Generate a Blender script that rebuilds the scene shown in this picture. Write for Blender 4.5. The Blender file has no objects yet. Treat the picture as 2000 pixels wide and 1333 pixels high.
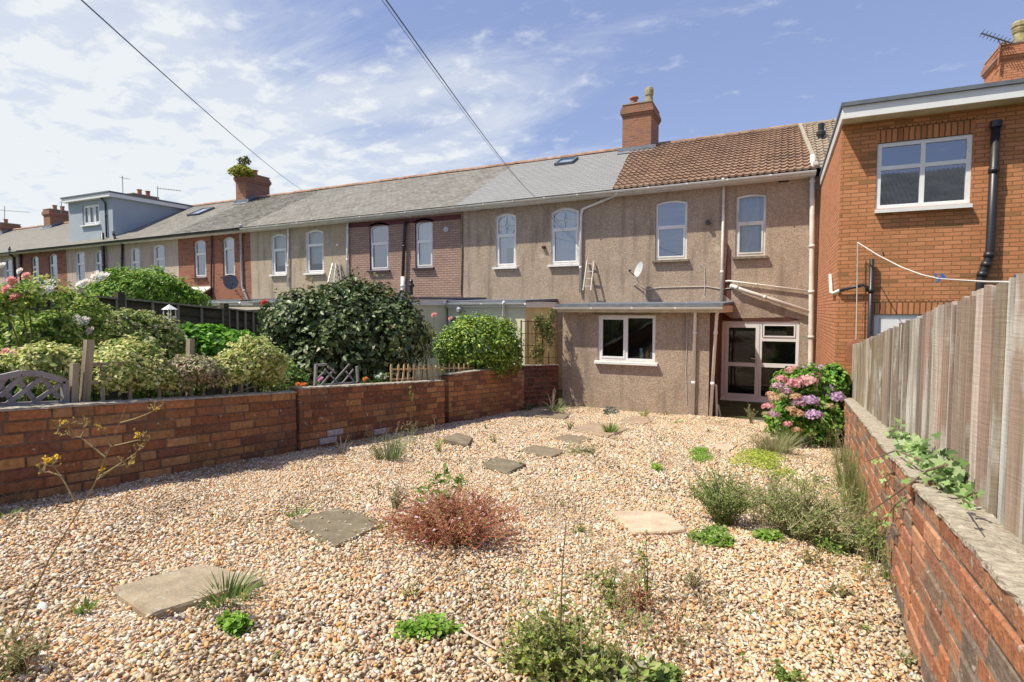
import bpy, math, random
import numpy as np
from mathutils import Vector
R = math.radians
random.seed(7); rng = np.random.default_rng(11)
scene = bpy.context.scene

# ---------------------------------------------------------------- camera
F_PX, CX, CY, HORIZON, VX, CAM_Z = 1100.0, 1000.0, 666.5, 605.0, 1520.0, 2.36
PITCH = math.atan((CY - HORIZON) / F_PX)
YAW = math.atan((VX - CX) / (F_PX / math.cos(PITCH)))
cam_data = bpy.data.cameras.new('camera')
cam_data.sensor_width = 36.0
cam_data.lens = F_PX / 2000.0 * 36.0
cam_data.clip_start = 0.05
cam_data.clip_end = 3000.0
cam = bpy.data.objects.new('camera', cam_data)
scene.collection.objects.link(cam)
cam.location = (0, 0, CAM_Z)
cam.rotation_euler = (math.pi / 2 - PITCH, 0, YAW)
scene.camera = cam

# ---------------------------------------------------------------- exposure
scene.view_settings.view_transform = 'Standard'
scene.view_settings.look = 'None'
scene.view_settings.gamma = 1.0
scene.view_settings.exposure = 0.67

# ---------------------------------------------------------------- sun and sky
SUN_DIR = Vector((1.15, 1.0, -2.5)).normalized()      # the way the light travels
SUN_ELEV = math.asin(-SUN_DIR.z)
sun_data = bpy.data.lights.new('sun', 'SUN')
sun_data.energy = 3.7
sun_data.angle = R(0.55)
sun_data.color = (1.0, 0.935, 0.78)
sun = bpy.data.objects.new('sun', sun_data)
scene.collection.objects.link(sun)
sun.rotation_euler = SUN_DIR.to_track_quat('-Z', 'Y').to_euler()
sun.location = (-20, -12, 45)

world = bpy.data.worlds.new('World')
scene.world = world
world.use_nodes = True
nt = world.node_tree
nt.nodes.clear()
def wn(t, **k):
    n = nt.nodes.new(t)
    for a, b in k.items(): setattr(n, a, b)
    return n
wout = wn('ShaderNodeOutputWorld'); wbg = wn('ShaderNodeBackground')
wbg.inputs['Strength'].default_value = 0.15
sky = wn('ShaderNodeTexSky', sky_type='NISHITA', sun_disc=False)
sky.sun_elevation = SUN_ELEV
sky.sun_rotation = math.atan2(-SUN_DIR.x, -SUN_DIR.y)
sky.air_density = 1.0; sky.dust_density = 0.6; sky.ozone_density = 1.6
tc = wn('ShaderNodeTexCoord'); sep = wn('ShaderNodeSeparateXYZ')
nt.links.new(tc.outputs['Generated'], sep.inputs[0])
def wmath(op, a, b=None, clamp=False):
    n = wn('ShaderNodeMath', operation=op, use_clamp=clamp)
    for i, v in enumerate((a, b)):
        if v is None: continue
        if isinstance(v, (int, float)): n.inputs[i].default_value = v
        else: nt.links.new(v, n.inputs[i])
    return n.outputs[0]
zc = wmath('MAXIMUM', sep.outputs[2], 0.0)
den = wmath('ADD', zc, 0.16)
cx_ = wmath('DIVIDE', sep.outputs[0], den); cy_ = wmath('DIVIDE', sep.outputs[1], den)
comb = wn('ShaderNodeCombineXYZ'); nt.links.new(cx_, comb.inputs[0]); nt.links.new(cy_, comb.inputs[1])
def cloud(scale, rot, sx, sy, detail, rough, loc=(0, 0, 0), dist=0.0):
    mp = wn('ShaderNodeMapping'); mp.inputs['Rotation'].default_value = (0, 0, rot)
    mp.inputs['Scale'].default_value = (sx, sy, 1); mp.inputs['Location'].default_value = loc
    nt.links.new(comb.outputs[0], mp.inputs[0])
    nz = wn('ShaderNodeTexNoise'); nz.inputs['Scale'].default_value = scale
    nz.inputs['Detail'].default_value = detail; nz.inputs['Roughness'].default_value = rough
    nz.inputs['Distortion'].default_value = dist
    nt.links.new(mp.outputs[0], nz.inputs['Vector'])
    return nz.outputs['Fac']
c_big = cloud(0.62, 0.5, 1, 1.5, 5, 0.55, (3.1, 1.7, 0), 0.4)
c_cirrus = cloud(1.5, 0.35, 0.6, 1.5, 9, 0.66, (9.3, 2.2, 0), 0.9)
c_puff = cloud(7.0, 0.2, 1, 1.25, 6, 0.6, (1.3, 5.2, 0), 0.2)
# more cloud to the left of the view (-x) and low down, clear blue to the right
left = wmath('MULTIPLY', wmath('ADD', wmath('MULTIPLY', sep.outputs[0], -1.0), -0.22), 0.48)
low = wmath('MULTIPLY', wmath('SUBTRACT', 0.42, zc), 0.42)
s1 = wmath('ADD', wmath('MULTIPLY', c_big, 0.62), wmath('MULTIPLY', c_cirrus, 0.62))
s1 = wmath('ADD', s1, left); s1 = wmath('ADD', s1, low)
mr = wn('ShaderNodeMapRange', interpolation_type='SMOOTHSTEP'); mr.inputs[1].default_value = 0.62; mr.inputs[2].default_value = 0.90
nt.links.new(s1, mr.inputs[0])
s2 = wmath('ADD', wmath('MULTIPLY', c_puff, 0.75), wmath('MULTIPLY', c_big, 0.5)); s2 = wmath('ADD', s2, wmath('MULTIPLY', left, 0.40)); s2 = wmath('ADD', s2, wmath('MULTIPLY', low, 0.5))
mr2 = wn('ShaderNodeMapRange', interpolation_type='SMOOTHSTEP'); mr2.inputs[1].default_value = 0.66; mr2.inputs[2].default_value = 0.86
nt.links.new(s2, mr2.inputs[0])
m2 = wmath('MULTIPLY', mr2.outputs[0], 0.55)
mask = wmath('ADD', wmath('MULTIPLY', mr.outputs[0], 0.62), m2, clamp=True)
mask = wmath('MINIMUM', mask, 0.94)
tint = wn('ShaderNodeMixRGB', blend_type='MULTIPLY'); tint.inputs[0].default_value = 1.0
tint.inputs[2].default_value = (1.10, 1.01, 0.96, 1)
nt.links.new(sky.outputs[0], tint.inputs[1])
pale = wn('ShaderNodeMixRGB'); pale.inputs[0].default_value = 0.66; pale.inputs[2].default_value = (1.06, 1.30, 2.42, 1)
nt.links.new(tint.outputs[0], pale.inputs[1])
mixc = wn('ShaderNodeMixRGB'); mixc.inputs[2].default_value = (3.65, 3.82, 3.9, 1)
nt.links.new(mask, mixc.inputs[0]); nt.links.new(pale.outputs[0], mixc.inputs[1])
nt.links.new(mixc.outputs[0], wbg.inputs['Color']); nt.links.new(wbg.outputs[0], wout.inputs[0])

# ---------------------------------------------------------------- measuring helpers (photo pixel -> point in the place)
_f = np.array([-math.sin(YAW) * math.cos(PITCH), math.cos(YAW) * math.cos(PITCH), -math.sin(PITCH)])
_r = np.array([math.cos(YAW), math.sin(YAW), 0.0]); _u = np.cross(_r, _f)
_C = np.array([0, 0, CAM_Z])
def ray(x, y): return _f + _r * (x - CX) / F_PX - _u * (y - CY) / F_PX
def onY(x, y, Y0): d = ray(x, y); return _C + d * Y0 / d[1]
def onX(x, y, X0): d = ray(x, y); return _C + d * X0 / d[0]
def atD(x, y, D): return _C + ray(x, y) * D
SL, G0 = 0.085, 1.10
def gz(Y): return G0 - SL * min(max(Y, -3.0), 12.94)
def onG(x, y, h=0.0):
    d = ray(x, y); t = (G0 + h - CAM_Z) / (d[2] + SL * d[1]); p = _C + d * t
    if p[1] > 12.94:
        t = (G0 - SL * 12.94 + h - CAM_Z) / d[2]; p = _C + d * t
    return p
def pxm(p): return float((np.array(p) - _C) @ _f) / F_PX      # metres per photo pixel at p

# ---------------------------------------------------------------- object helpers
col = scene.collection
def tag(o, label=None, cat=None, group=None, kind=None):
    if label: o['label'] = label
    if cat: o['category'] = cat
    if group: o['group'] = group
    if kind: o['kind'] = kind
    return o
def thing(name, label, cat, loc=(0, 0, 0), group=None):
    o = bpy.data.objects.new(name, None); col.objects.link(o)
    o.location = tuple(float(v) for v in loc); o.empty_display_size = 0.2
    return tag(o, label, cat, group)
def wloc(o):
    v = Vector((0, 0, 0))
    while o is not None: v += o.location; o = o.parent
    return v
class MB:
    def __init__(s): s.v = []; s.f = []; s.m = []; s.c = {}
    def poly(s, pts, m=0):
        b = len(s.v); s.v += [tuple(float(c) for c in p) for p in pts]; s.f.append(tuple(range(b, b + len(pts)))); s.m.append(m)
    def mesh(s, vs, fs, m=0):
        b = len(s.v); s.v += [tuple(float(c) for c in p) for p in vs]
        for f in fs: s.f.append(tuple(b + i for i in f)); s.m.append(m)
    def box(s, a, b, m=0):
        x0, x1 = sorted((a[0], b[0])); y0, y1 = sorted((a[1], b[1])); z0, z1 = sorted((a[2], b[2]))
        s.mesh([(x0,y0,z0),(x1,y0,z0),(x1,y1,z0),(x0,y1,z0),(x0,y0,z1),(x1,y0,z1),(x1,y1,z1),(x0,y1,z1)],
               [(3,2,1,0),(4,5,6,7),(0,1,5,4),(1,2,6,5),(2,3,7,6),(3,0,4,7)], m)
    def bar(s, p, q, w, h, up=(0, 0, 1), m=0):      # a rectangular bar from p to q
        p = Vector([float(c) for c in p]); q = Vector([float(c) for c in q]); d = (q - p).normalized(); up = Vector(up)
        a = d.cross(up)
        if a.length < 1e-4: a = d.cross(Vector((0, 1, 0)))
        a.normalize(); b = a.cross(d).normalized()
        vs = []
        for o in (p, q):
            for sa, sb in ((-1,-1),(1,-1),(1,1),(-1,1)): vs.append(o + a * sa * w / 2 + b * sb * h / 2)
        s.mesh(vs, [(0,1,2,3),(7,6,5,4),(0,4,5,1),(1,5,6,2),(2,6,7,3),(3,7,4,0)], m)
    def tube(s, pts, r, n=8, m=0, cap=True):
        pts = [Vector([float(c) for c in p]) for p in pts]; k = len(pts)
        rs = r if isinstance(r, (list, tuple)) else [r] * k
        b = len(s.v); prev = None
        for i, p in enumerate(pts):
            d = (pts[min(i + 1, k - 1)] - pts[max(i - 1, 0)]).normalized()
            if prev is None:
                a = d.cross(Vector((0, 0, 1)))
                if a.length < 1e-3: a = d.cross(Vector((1, 0, 0)))
            else: a = prev - d * prev.dot(d)
            if a.length < 1e-6: a = Vector((1, 0, 0))
            a.normalize(); prev = a; c = d.cross(a)
            for j in range(n):
                t = 2 * math.pi * j / n
                s.v.append(tuple(p + (a * math.cos(t) + c * math.sin(t)) * rs[i]))
        for i in range(k - 1):
            for j in range(n):
                j2 = (j + 1) % n
                s.f.append((b + i*n + j, b + i*n + j2, b + (i+1)*n + j2, b + (i+1)*n + j)); s.m.append(m)
        if cap:
            s.f.append(tuple(b + j for j in reversed(range(n)))); s.m.append(m)
            s.f.append(tuple(b + (k-1)*n + j for j in range(n))); s.m.append(m)
    def lathe(s, c, prof, n=16, m=0):               # profile [(radius, z)] around a vertical axis
        b = len(s.v)
        for (r, z) in prof:
            for j in range(n):
                t = 2 * math.pi * j / n
                s.v.append((c[0] + r * math.cos(t), c[1] + r * math.sin(t), c[2] + z))
        for i in range(len(prof) - 1):
            for j in range(n):
                j2 = (j + 1) % n
                s.f.append((b+i*n+j, b+i*n+j2, b+(i+1)*n+j2, b+(i+1)*n+j)); s.m.append(m)
        s.f.append(tuple(b + (len(prof)-1)*n + j for j in range(n))); s.m.append(m)
        s.f.append(tuple(b + j for j in reversed(range(n)))); s.m.append(m)
    def build(s, name, mats, parent=None, smooth=False, colors=None):
        if not isinstance(mats, (list, tuple)): mats = [mats]
        me = bpy.data.meshes.new(name)
        off = wloc(parent) if parent is not None else Vector((0, 0, 0))
        me.from_pydata([(v[0]-off.x, v[1]-off.y, v[2]-off.z) for v in s.v], [], s.f)
        for mt in mats: me.materials.append(mt)
        me.polygons.foreach_set('material_index', s.m)
        if smooth: me.polygons.foreach_set('use_smooth', [True] * len(s.f))
        # uv in metres: u level along the face, v up its slope
        uv = me.uv_layers.new(name='UVMap'); me.update()
        co = np.array(s.v, dtype=float); arr = np.zeros(len(me.loops) * 2)
        for p in me.polygons:
            nx, ny, nz = p.normal
            h = math.hypot(nx, ny)
            if h < 0.02: ux, uy = 1.0, 0.0; vx, vy, vz = 0.0, 1.0, 0.0
            else:
                ux, uy = -ny / h, nx / h
                if abs(ux) >= abs(uy):
                    if ux < 0: ux, uy = -ux, -uy
                elif uy < 0: ux, uy = -ux, -uy
                vx, vy, vz = -nz * nx / h, -nz * ny / h, h
            for li, vi in zip(p.loop_indices, p.vertices):
                q = co[vi]; arr[2*li] = q[0]*ux + q[1]*uy; arr[2*li+1] = q[0]*vx + q[1]*vy + q[2]*vz
        uv.data.foreach_set('uv', arr)
        if colors is not None:
            ca = me.color_attributes.new('Col', 'FLOAT_COLOR', 'POINT')
            ca.data.foreach_set('color', np.array(colors, dtype=np.float32).ravel())
        o = bpy.data.objects.new(name, me); col.objects.link(o)
        if parent is not None: o.parent = parent
        return o
def npmesh(name, V, Fc, mat, colors=None, parent=None, smooth=False):      # all faces the same size
    me = bpy.data.meshes.new(name)
    off = wloc(parent) if parent is not None else Vector((0, 0, 0))
    V = np.asarray(V, dtype=np.float32) - np.array(off, dtype=np.float32); Fc = np.asarray(Fc, dtype=np.int32); k = Fc.shape[1]
    me.vertices.add(len(V)); me.vertices.foreach_set('co', V.ravel())
    me.loops.add(Fc.size); me.loops.foreach_set('vertex_index', Fc.ravel())
    me.polygons.add(len(Fc)); me.polygons.foreach_set('loop_start', np.arange(0, Fc.size, k, dtype=np.int32))
    try: me.polygons.foreach_set('loop_total', np.full(len(Fc), k, dtype=np.int32))
    except Exception: pass
    if smooth: me.polygons.foreach_set('use_smooth', np.ones(len(Fc), dtype=bool))
    me.update(calc_edges=True)
    me.materials.append(mat)
    if colors is not None:
        ca = me.color_attributes.new('Col', 'FLOAT_COLOR', 'POINT')
        c = np.ones((len(V), 4), dtype=np.float32); c[:, :3] = colors
        ca.data.foreach_set('color', c.ravel())
    o = bpy.data.objects.new(name, me); col.objects.link(o)
    if parent is not None: o.parent = parent
    return o

# ---------------------------------------------------------------- materials
def new_mat(name):
    m = bpy.data.materials.new(name); m.use_nodes = True
    nt = m.node_tree; b = nt.nodes['Principled BSDF']
    return m, nt, b
def c4(c): return (c[0], c[1], c[2], 1.0)
def plain(name, c, rough=0.6, spec=0.4, metal=0.0, dirt=0.12, scale=6.0, bump=0.0, bscale=60):
    """a flat coloured surface with a little uneven wear"""
    m, nt, b = new_mat(name)
    t = nt.nodes.new('ShaderNodeTexCoord'); n = nt.nodes.new('ShaderNodeTexNoise')
    n.inputs['Scale'].default_value = scale; n.inputs['Detail'].default_value = 6
    nt.links.new(t.outputs['Object'], n.inputs['Vector'])
    r = nt.nodes.new('ShaderNodeValToRGB'); r.color_ramp.elements[0].position = 0.3; r.color_ramp.elements[1].position = 0.7
    r.color_ramp.elements[0].color = c4([v * (1 - dirt) for v in c]); r.color_ramp.elements[1].color = c4([min(1, v * (1 + dirt * .6)) for v in c])
    nt.links.new(n.outputs['Fac'], r.inputs[0]); nt.links.new(r.outputs[0], b.inputs['Base Color'])
    b.inputs['Roughness'].default_value = rough; b.inputs['Specular IOR Level'].default_value = spec; b.inputs['Metallic'].default_value = metal
    if bump:
        n2 = nt.nodes.new('ShaderNodeTexNoise'); n2.inputs['Scale'].default_value = bscale; n2.inputs['Detail'].default_value = 5
        nt.links.new(t.outputs['Object'], n2.inputs['Vector'])
        bp = nt.nodes.new('ShaderNodeBump'); bp.inputs['Strength'].default_value = bump; bp.inputs['Distance'].default_value = 0.01
        nt.links.new(n2.outputs['Fac'], bp.inputs['Height']); nt.links.new(bp.outputs[0], b.inputs['Normal'])
    return m
def ramp_mat(name, stops, scale, detail=8, rough=0.9, bump=0.5, bscale=None, dist=0.01, stain=None, coord='Object', stretch=(1, 1, 1), spec=0.2, nrough=0.6):
    m, nt, b = new_mat(name)
    t = nt.nodes.new('ShaderNodeTexCoord'); mp = nt.nodes.new('ShaderNodeMapping'); mp.inputs['Scale'].default_value = stretch
    nt.links.new(t.outputs[coord], mp.inputs[0])
    n = nt.nodes.new('ShaderNodeTexNoise'); n.inputs['Scale'].default_value = scale; n.inputs['Detail'].default_value = detail; n.inputs['Roughness'].default_value = nrough
    nt.links.new(mp.outputs[0], n.inputs['Vector'])
    r = nt.nodes.new('ShaderNodeValToRGB'); e = r.color_ramp.elements
    while len(e) < len(stops): e.new(0.5)
    for i, (p, c) in enumerate(stops): e[i].position = p; e[i].color = c4(c)
    nt.links.new(n.outputs['Fac'], r.inputs[0])
    out = r.outputs[0]
    if stain:                                        # (colour, scale, lo, hi, amount)
        n3 = nt.nodes.new('ShaderNodeTexNoise'); n3.inputs['Scale'].default_value = stain[1]; n3.inputs['Detail'].default_value = 7
        nt.links.new(t.outputs['Object'], n3.inputs['Vector'])
        mr = nt.nodes.new('ShaderNodeMapRange'); mr.inputs[1].default_value = stain[2]; mr.inputs[2].default_value = stain[3]; mr.inputs[4].default_value = stain[4]
        nt.links.new(n3.outputs['Fac'], mr.inputs[0])
        mx = nt.nodes.new('ShaderNodeMixRGB'); mx.inputs[2].default_value = c4(stain[0])
        nt.links.new(mr.outputs[0], mx.inputs[0]); nt.links.new(out, mx.inputs[1]); out = mx.outputs[0]
    nt.links.new(out, b.inputs['Base Color'])
    b.inputs['Roughness'].default_value = rough; b.inputs['Specular IOR Level'].default_value = spec
    if bump:
        n2 = nt.nodes.new('ShaderNodeTexNoise'); n2.inputs['Scale'].default_value = bscale or scale; n2.inputs['Detail'].default_value = 4
        nt.links.new(mp.outputs[0], n2.inputs['Vector'])
        bp = nt.nodes.new('ShaderNodeBump'); bp.inputs['Strength'].default_value = bump; bp.inputs['Distance'].default_value = dist
        nt.links.new(n2.outputs['Fac'], bp.inputs['Height']); nt.links.new(bp.outputs[0], b.inputs['Normal'])
    return m
def pebbledash(name, dark, mid, light, stain=(0.2, 0.17, 0.14), amount=0.5, patch=None):
    m, nt, b = new_mat(name)
    t = nt.nodes.new('ShaderNodeTexCoord')
    v = nt.nodes.new('ShaderNodeTexVoronoi'); v.inputs['Scale'].default_value = 52; v.feature = 'F1'
    nt.links.new(t.outputs['Object'], v.inputs['Vector'])
    hs = nt.nodes.new('ShaderNodeSeparateColor'); nt.links.new(v.outputs['Color'], hs.inputs[0])
    r = nt.nodes.new('ShaderNodeValToRGB'); e = r.color_ramp.elements
    e.new(0.5); e[0].color = c4(dark); e[1].color = c4(mid); e[2].color = c4(light); e[1].position = 0.55
    nt.links.new(hs.outputs[0], r.inputs[0])
    n = nt.nodes.new('ShaderNodeTexNoise'); n.inputs['Scale'].default_value = 1.1; n.inputs['Detail'].default_value = 9; n.inputs['Roughness'].default_value = 0.68
    nt.links.new(t.outputs['Object'], n.inputs['Vector'])
    mr = nt.nodes.new('ShaderNodeMapRange'); mr.inputs[1].default_value = 0.42; mr.inputs[2].default_value = 0.72; mr.inputs[4].default_value = amount
    nt.links.new(n.outputs['Fac'], mr.inputs[0])
    mx = nt.nodes.new('ShaderNodeMixRGB'); mx.inputs[2].default_value = c4(stain)
    nt.links.new(mr.outputs[0], mx.inputs[0]); nt.links.new(r.outputs[0], mx.inputs[1])
    # runs of grime down the wall
    mp = nt.nodes.new('ShaderNodeMapping'); mp.inputs['Scale'].default_value = (2.6, 2.6, 0.35); nt.links.new(t.outputs['Object'], mp.inputs[0])
    n4 = nt.nodes.new('ShaderNodeTexNoise'); n4.inputs['Scale'].default_value = 1.6; n4.inputs['Detail'].default_value = 6; nt.links.new(mp.outputs[0], n4.inputs['Vector'])
    mr4 = nt.nodes.new('ShaderNodeMapRange'); mr4.inputs[1].default_value = 0.52; mr4.inputs[2].default_value = 0.70; mr4.inputs[4].default_value = 0.6
    nt.links.new(n4.outputs['Fac'], mr4.inputs[0])
    m4 = nt.nodes.new('ShaderNodeMixRGB'); m4.inputs[2].default_value = c4([s * .72 for s in stain]); nt.links.new(mr4.outputs[0], m4.inputs[0]); nt.links.new(mx.outputs[0], m4.inputs[1])
    out = m4.outputs[0]
    if patch:                                         # pale scuffs where the stones have come away
        n5 = nt.nodes.new('ShaderNodeTexNoise'); n5.inputs['Scale'].default_value = 3.2; n5.inputs['Detail'].default_value = 3; nt.links.new(t.outputs['Object'], n5.inputs['Vector'])
        mr5 = nt.nodes.new('ShaderNodeMapRange'); mr5.inputs[1].default_value = 0.705; mr5.inputs[2].default_value = 0.73; mr5.inputs[4].default_value = 0.8
        nt.links.new(n5.outputs['Fac'], mr5.inputs[0]); m5 = nt.nodes.new('ShaderNodeMixRGB'); m5.inputs[2].default_value = c4(patch)
        nt.links.new(mr5.outputs[0], m5.inputs[0]); nt.links.new(out, m5.inputs[1]); out = m5.outputs[0]
    nt.links.new(out, b.inputs['Base Color']); b.inputs['Roughness'].default_value = 0.95; b.inputs['Specular IOR Level'].default_value = 0.15
    bp = nt.nodes.new('ShaderNodeBump'); bp.inputs['Strength'].default_value = 0.7; bp.inputs['Distance'].default_value = 0.008; bp.invert = True
    nt.links.new(v.outputs['Distance'], bp.inputs['Height']); nt.links.new(bp.outputs[0], b.inputs['Normal'])
    return m
def brick(name, c1, c2, mortar, bw=0.225, bh=0.075, ms=0.010, dark=(0.1, 0.06, 0.05), dark_amt=0.3, bump=0.6, stain=0.35, mottle=0.0, rough=0.85):
    m, nt, b = new_mat(name)
    t = nt.nodes.new('ShaderNodeTexCoord')
    nw = nt.nodes.new('ShaderNodeTexNoise'); nw.inputs['Scale'].default_value = 6; nt.links.new(t.outputs['UV'], nw.inputs['Vector'])
    wob = nt.nodes.new('ShaderNodeMixRGB'); wob.blend_type = 'LINEAR_LIGHT'; wob.inputs[0].default_value = 0.006
    nt.links.new(t.outputs['UV'], wob.inputs[1]); nt.links.new(nw.outputs['Color'], wob.inputs[2])
    bt = nt.nodes.new('ShaderNodeTexBrick'); bt.offset = 0.5
    bt.inputs['Scale'].default_value = 1.0; bt.inputs['Brick Width'].default_value = bw; bt.inputs['Row Height'].default_value = bh
    bt.inputs['Mortar Size'].default_value = ms; bt.inputs['Mortar Smooth'].default_value = 0.2; bt.inputs['Bias'].default_value = 0.0
    bt.inputs['Color1'].default_value = (0, 0, 0, 1); bt.inputs['Color2'].default_value = (1, 1, 1, 1); bt.inputs['Mortar'].default_value = (.5, .5, .5, 1)
    nt.links.new(wob.outputs[0], bt.inputs['Vector'])
    r = nt.nodes.new('ShaderNodeValToRGB'); e = r.color_ramp.elements; e.new(0.4); e.new(0.8)
    e[0].color = c4(c1); e[1].color = c4([(a + bb) / 2 for a, bb in zip(c1, c2)]); e[1].position = 0.4; e[2].position = 0.8; e[2].color = c4(c2)
    e[3].position = 1.0; e[3].color = c4([a * (1 - dark_amt) + d * dark_amt for a, d in zip(c2, dark)])
    nt.links.new(bt.outputs['Color'], r.inputs[0])
    nf = nt.nodes.new('ShaderNodeTexNoise'); nf.inputs['Scale'].default_value = 35; nf.inputs['Detail'].default_value = 5; nt.links.new(t.outputs['UV'], nf.inputs['Vector'])
    mf = nt.nodes.new('ShaderNodeMapRange'); mf.inputs[3].default_value = 0.72; mf.inputs[4].default_value = 1.25; nt.links.new(nf.outputs['Fac'], mf.inputs[0])
    mul = nt.nodes.new('ShaderNodeMixRGB'); mul.blend_type = 'MULTIPLY'; mul.inputs[0].default_value = 1; nt.links.new(r.outputs[0], mul.inputs[1]); nt.links.new(mf.outputs[0], mul.inputs[2])
    mx = nt.nodes.new('ShaderNodeMixRGB'); nt.links.new(bt.outputs['Fac'], mx.inputs[0]); nt.links.new(mul.outputs[0], mx.inputs[1]); mx.inputs[2].default_value = c4(mortar)
    ns = nt.nodes.new('ShaderNodeTexNoise'); ns.inputs['Scale'].default_value = 1.3; ns.inputs['Detail'].default_value = 8; ns.inputs['Roughness'].default_value = .65; nt.links.new(t.outputs['Object'], ns.inputs['Vector'])
    ms_ = nt.nodes.new('ShaderNodeMapRange'); ms_.inputs[1].default_value = 0.48; ms_.inputs[2].default_value = 0.75; ms_.inputs[4].default_value = stain; nt.links.new(ns.outputs['Fac'], ms_.inputs[0])
    m3 = nt.nodes.new('ShaderNodeMixRGB'); m3.inputs[2].default_value = c4(dark); nt.links.new(ms_.outputs[0], m3.inputs[0]); nt.links.new(mx.outputs[0], m3.inputs[1])
    last = m3
    if mottle:                                        # lichen spots and moss in the laps
        for (sc_, lo_, hi_, cc_, am_) in ((5.5, .50, .62, [v * .6 for v in dark], mottle), (14, .60, .66, [min(1, v * 1.7) for v in c2], mottle * .6)):
            nm = nt.nodes.new('ShaderNodeTexNoise'); nm.inputs['Scale'].default_value = sc_; nm.inputs['Detail'].default_value = 8; nm.inputs['Roughness'].default_value = .7; nt.links.new(t.outputs['Object'], nm.inputs['Vector'])
            mm = nt.nodes.new('ShaderNodeMapRange'); mm.inputs[1].default_value = lo_; mm.inputs[2].default_value = hi_; mm.inputs[4].default_value = am_; nt.links.new(nm.outputs['Fac'], mm.inputs[0])
            m6 = nt.nodes.new('ShaderNodeMixRGB'); m6.inputs[2].default_value = c4(cc_); nt.links.new(mm.outputs[0], m6.inputs[0]); nt.links.new(last.outputs[0], m6.inputs[1]); last = m6
    nt.links.new(last.outputs[0], b.inputs['Base Color']); b.inputs['Roughness'].default_value = rough; b.inputs['Specular IOR Level'].default_value = 0.2
    inv = nt.nodes.new('ShaderNodeMath'); inv.operation = 'SUBTRACT'; inv.inputs[0].default_value = 1; nt.links.new(bt.outputs['Fac'], inv.inputs[1])
    ad = nt.nodes.new('ShaderNodeMath'); ad.operation = 'MULTIPLY_ADD'; ad.inputs[1].default_value = 0.35; nt.links.new(nf.outputs['Fac'], ad.inputs[0]); nt.links.new(inv.outputs[0], ad.inputs[2])
    bp = nt.nodes.new('ShaderNodeBump'); bp.inputs['Strength'].default_value = bump; bp.inputs['Distance'].default_value = 0.012
    nt.links.new(ad.outputs[0], bp.inputs['Height']); nt.links.new(bp.outputs[0], b.inputs['Normal'])
    return m
def attr_mat(name, rough=0.6, spec=0.3, noise=0.25, nscale=40, bump=0.0, bscale=80, translucent=0.0, stain=None, dist=0.004):
    """colour comes from the piece's own colour (leaf, stone, brick, board)"""
    m, nt, b = new_mat(name)
    a = nt.nodes.new('ShaderNodeAttribute'); a.attribute_name = 'Col'
    t = nt.nodes.new('ShaderNodeTexCoord')
    out = a.outputs['Color']
    if noise:
        n = nt.nodes.new('ShaderNodeTexNoise'); n.inputs['Scale'].default_value = nscale; n.inputs['Detail'].default_value = 4
        nt.links.new(t.outputs['Object'], n.inputs['Vector'])
        mr = nt.nodes.new('ShaderNodeMapRange'); mr.inputs[1].default_value = .25; mr.inputs[2].default_value = .75; mr.inputs[3].default_value = 1 - noise; mr.inputs[4].default_value = 1 + noise
        nt.links.new(n.outputs['Fac'], mr.inputs[0])
        mu = nt.nodes.new('ShaderNodeMixRGB'); mu.blend_type = 'MULTIPLY'; mu.inputs[0].default_value = 1
        nt.links.new(out, mu.inputs[1]); nt.links.new(mr.outputs[0], mu.inputs[2]); out = mu.outputs[0]
    if stain:
        for (sc, ss, lo, hi, am) in stain:
            n3 = nt.nodes.new('ShaderNodeTexNoise'); n3.inputs['Scale'].default_value = ss; n3.inputs['Detail'].default_value = 6
            nt.links.new(t.outputs['Object'], n3.inputs['Vector'])
            mr3 = nt.nodes.new('ShaderNodeMapRange'); mr3.inputs[1].default_value = lo; mr3.inputs[2].default_value = hi; mr3.inputs[4].default_value = am
            nt.links.new(n3.outputs['Fac'], mr3.inputs[0]); mx = nt.nodes.new('ShaderNodeMixRGB'); mx.inputs[2].default_value = c4(sc)
            nt.links.new(mr3.outputs[0], mx.inputs[0]); nt.links.new(out, mx.inputs[1]); out = mx.outputs[0]
    nt.links.new(out, b.inputs['Base Color'])
    b.inputs['Roughness'].default_value = rough; b.inputs['Specular IOR Level'].default_value = spec
    if bump:
        n2 = nt.nodes.new('ShaderNodeTexNoise'); n2.inputs['Scale'].default_value = bscale; n2.inputs['Detail'].default_value = 6; nt.links.new(t.outputs['Object'], n2.inputs['Vector'])
        bp = nt.nodes.new('ShaderNodeBump'); bp.inputs['Strength'].default_value = bump; bp.inputs['Distance'].default_value = dist
        nt.links.new(n2.outputs['Fac'], bp.inputs['Height']); nt.links.new(bp.outputs[0], b.inputs['Normal'])
    if translucent:
        tr = nt.nodes.new('ShaderNodeBsdfTranslucent'); nt.links.new(out, tr.inputs['Color'])
        ms = nt.nodes.new('ShaderNodeMixShader'); ms.inputs[0].default_value = translucent
        nt.links.new(b.outputs[0], ms.inputs[1]); nt.links.new(tr.outputs[0], ms.inputs[2])
        nt.links.new(ms.outputs[0], nt.nodes['Material Output'].inputs['Surface'])
    return m
def slate(name, c1, c2, bw, bh, moss=(0.2, 0.19, 0.12), moss_amt=0.4, rough=0.6, mott=0.0):
    m = brick(name, c1, c2, [v * .35 for v in c1], bw, bh, 0.005, dark=moss, dark_amt=0.35, bump=0.6, stain=moss_amt, rough=rough, mottle=mott)
    return m
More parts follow.
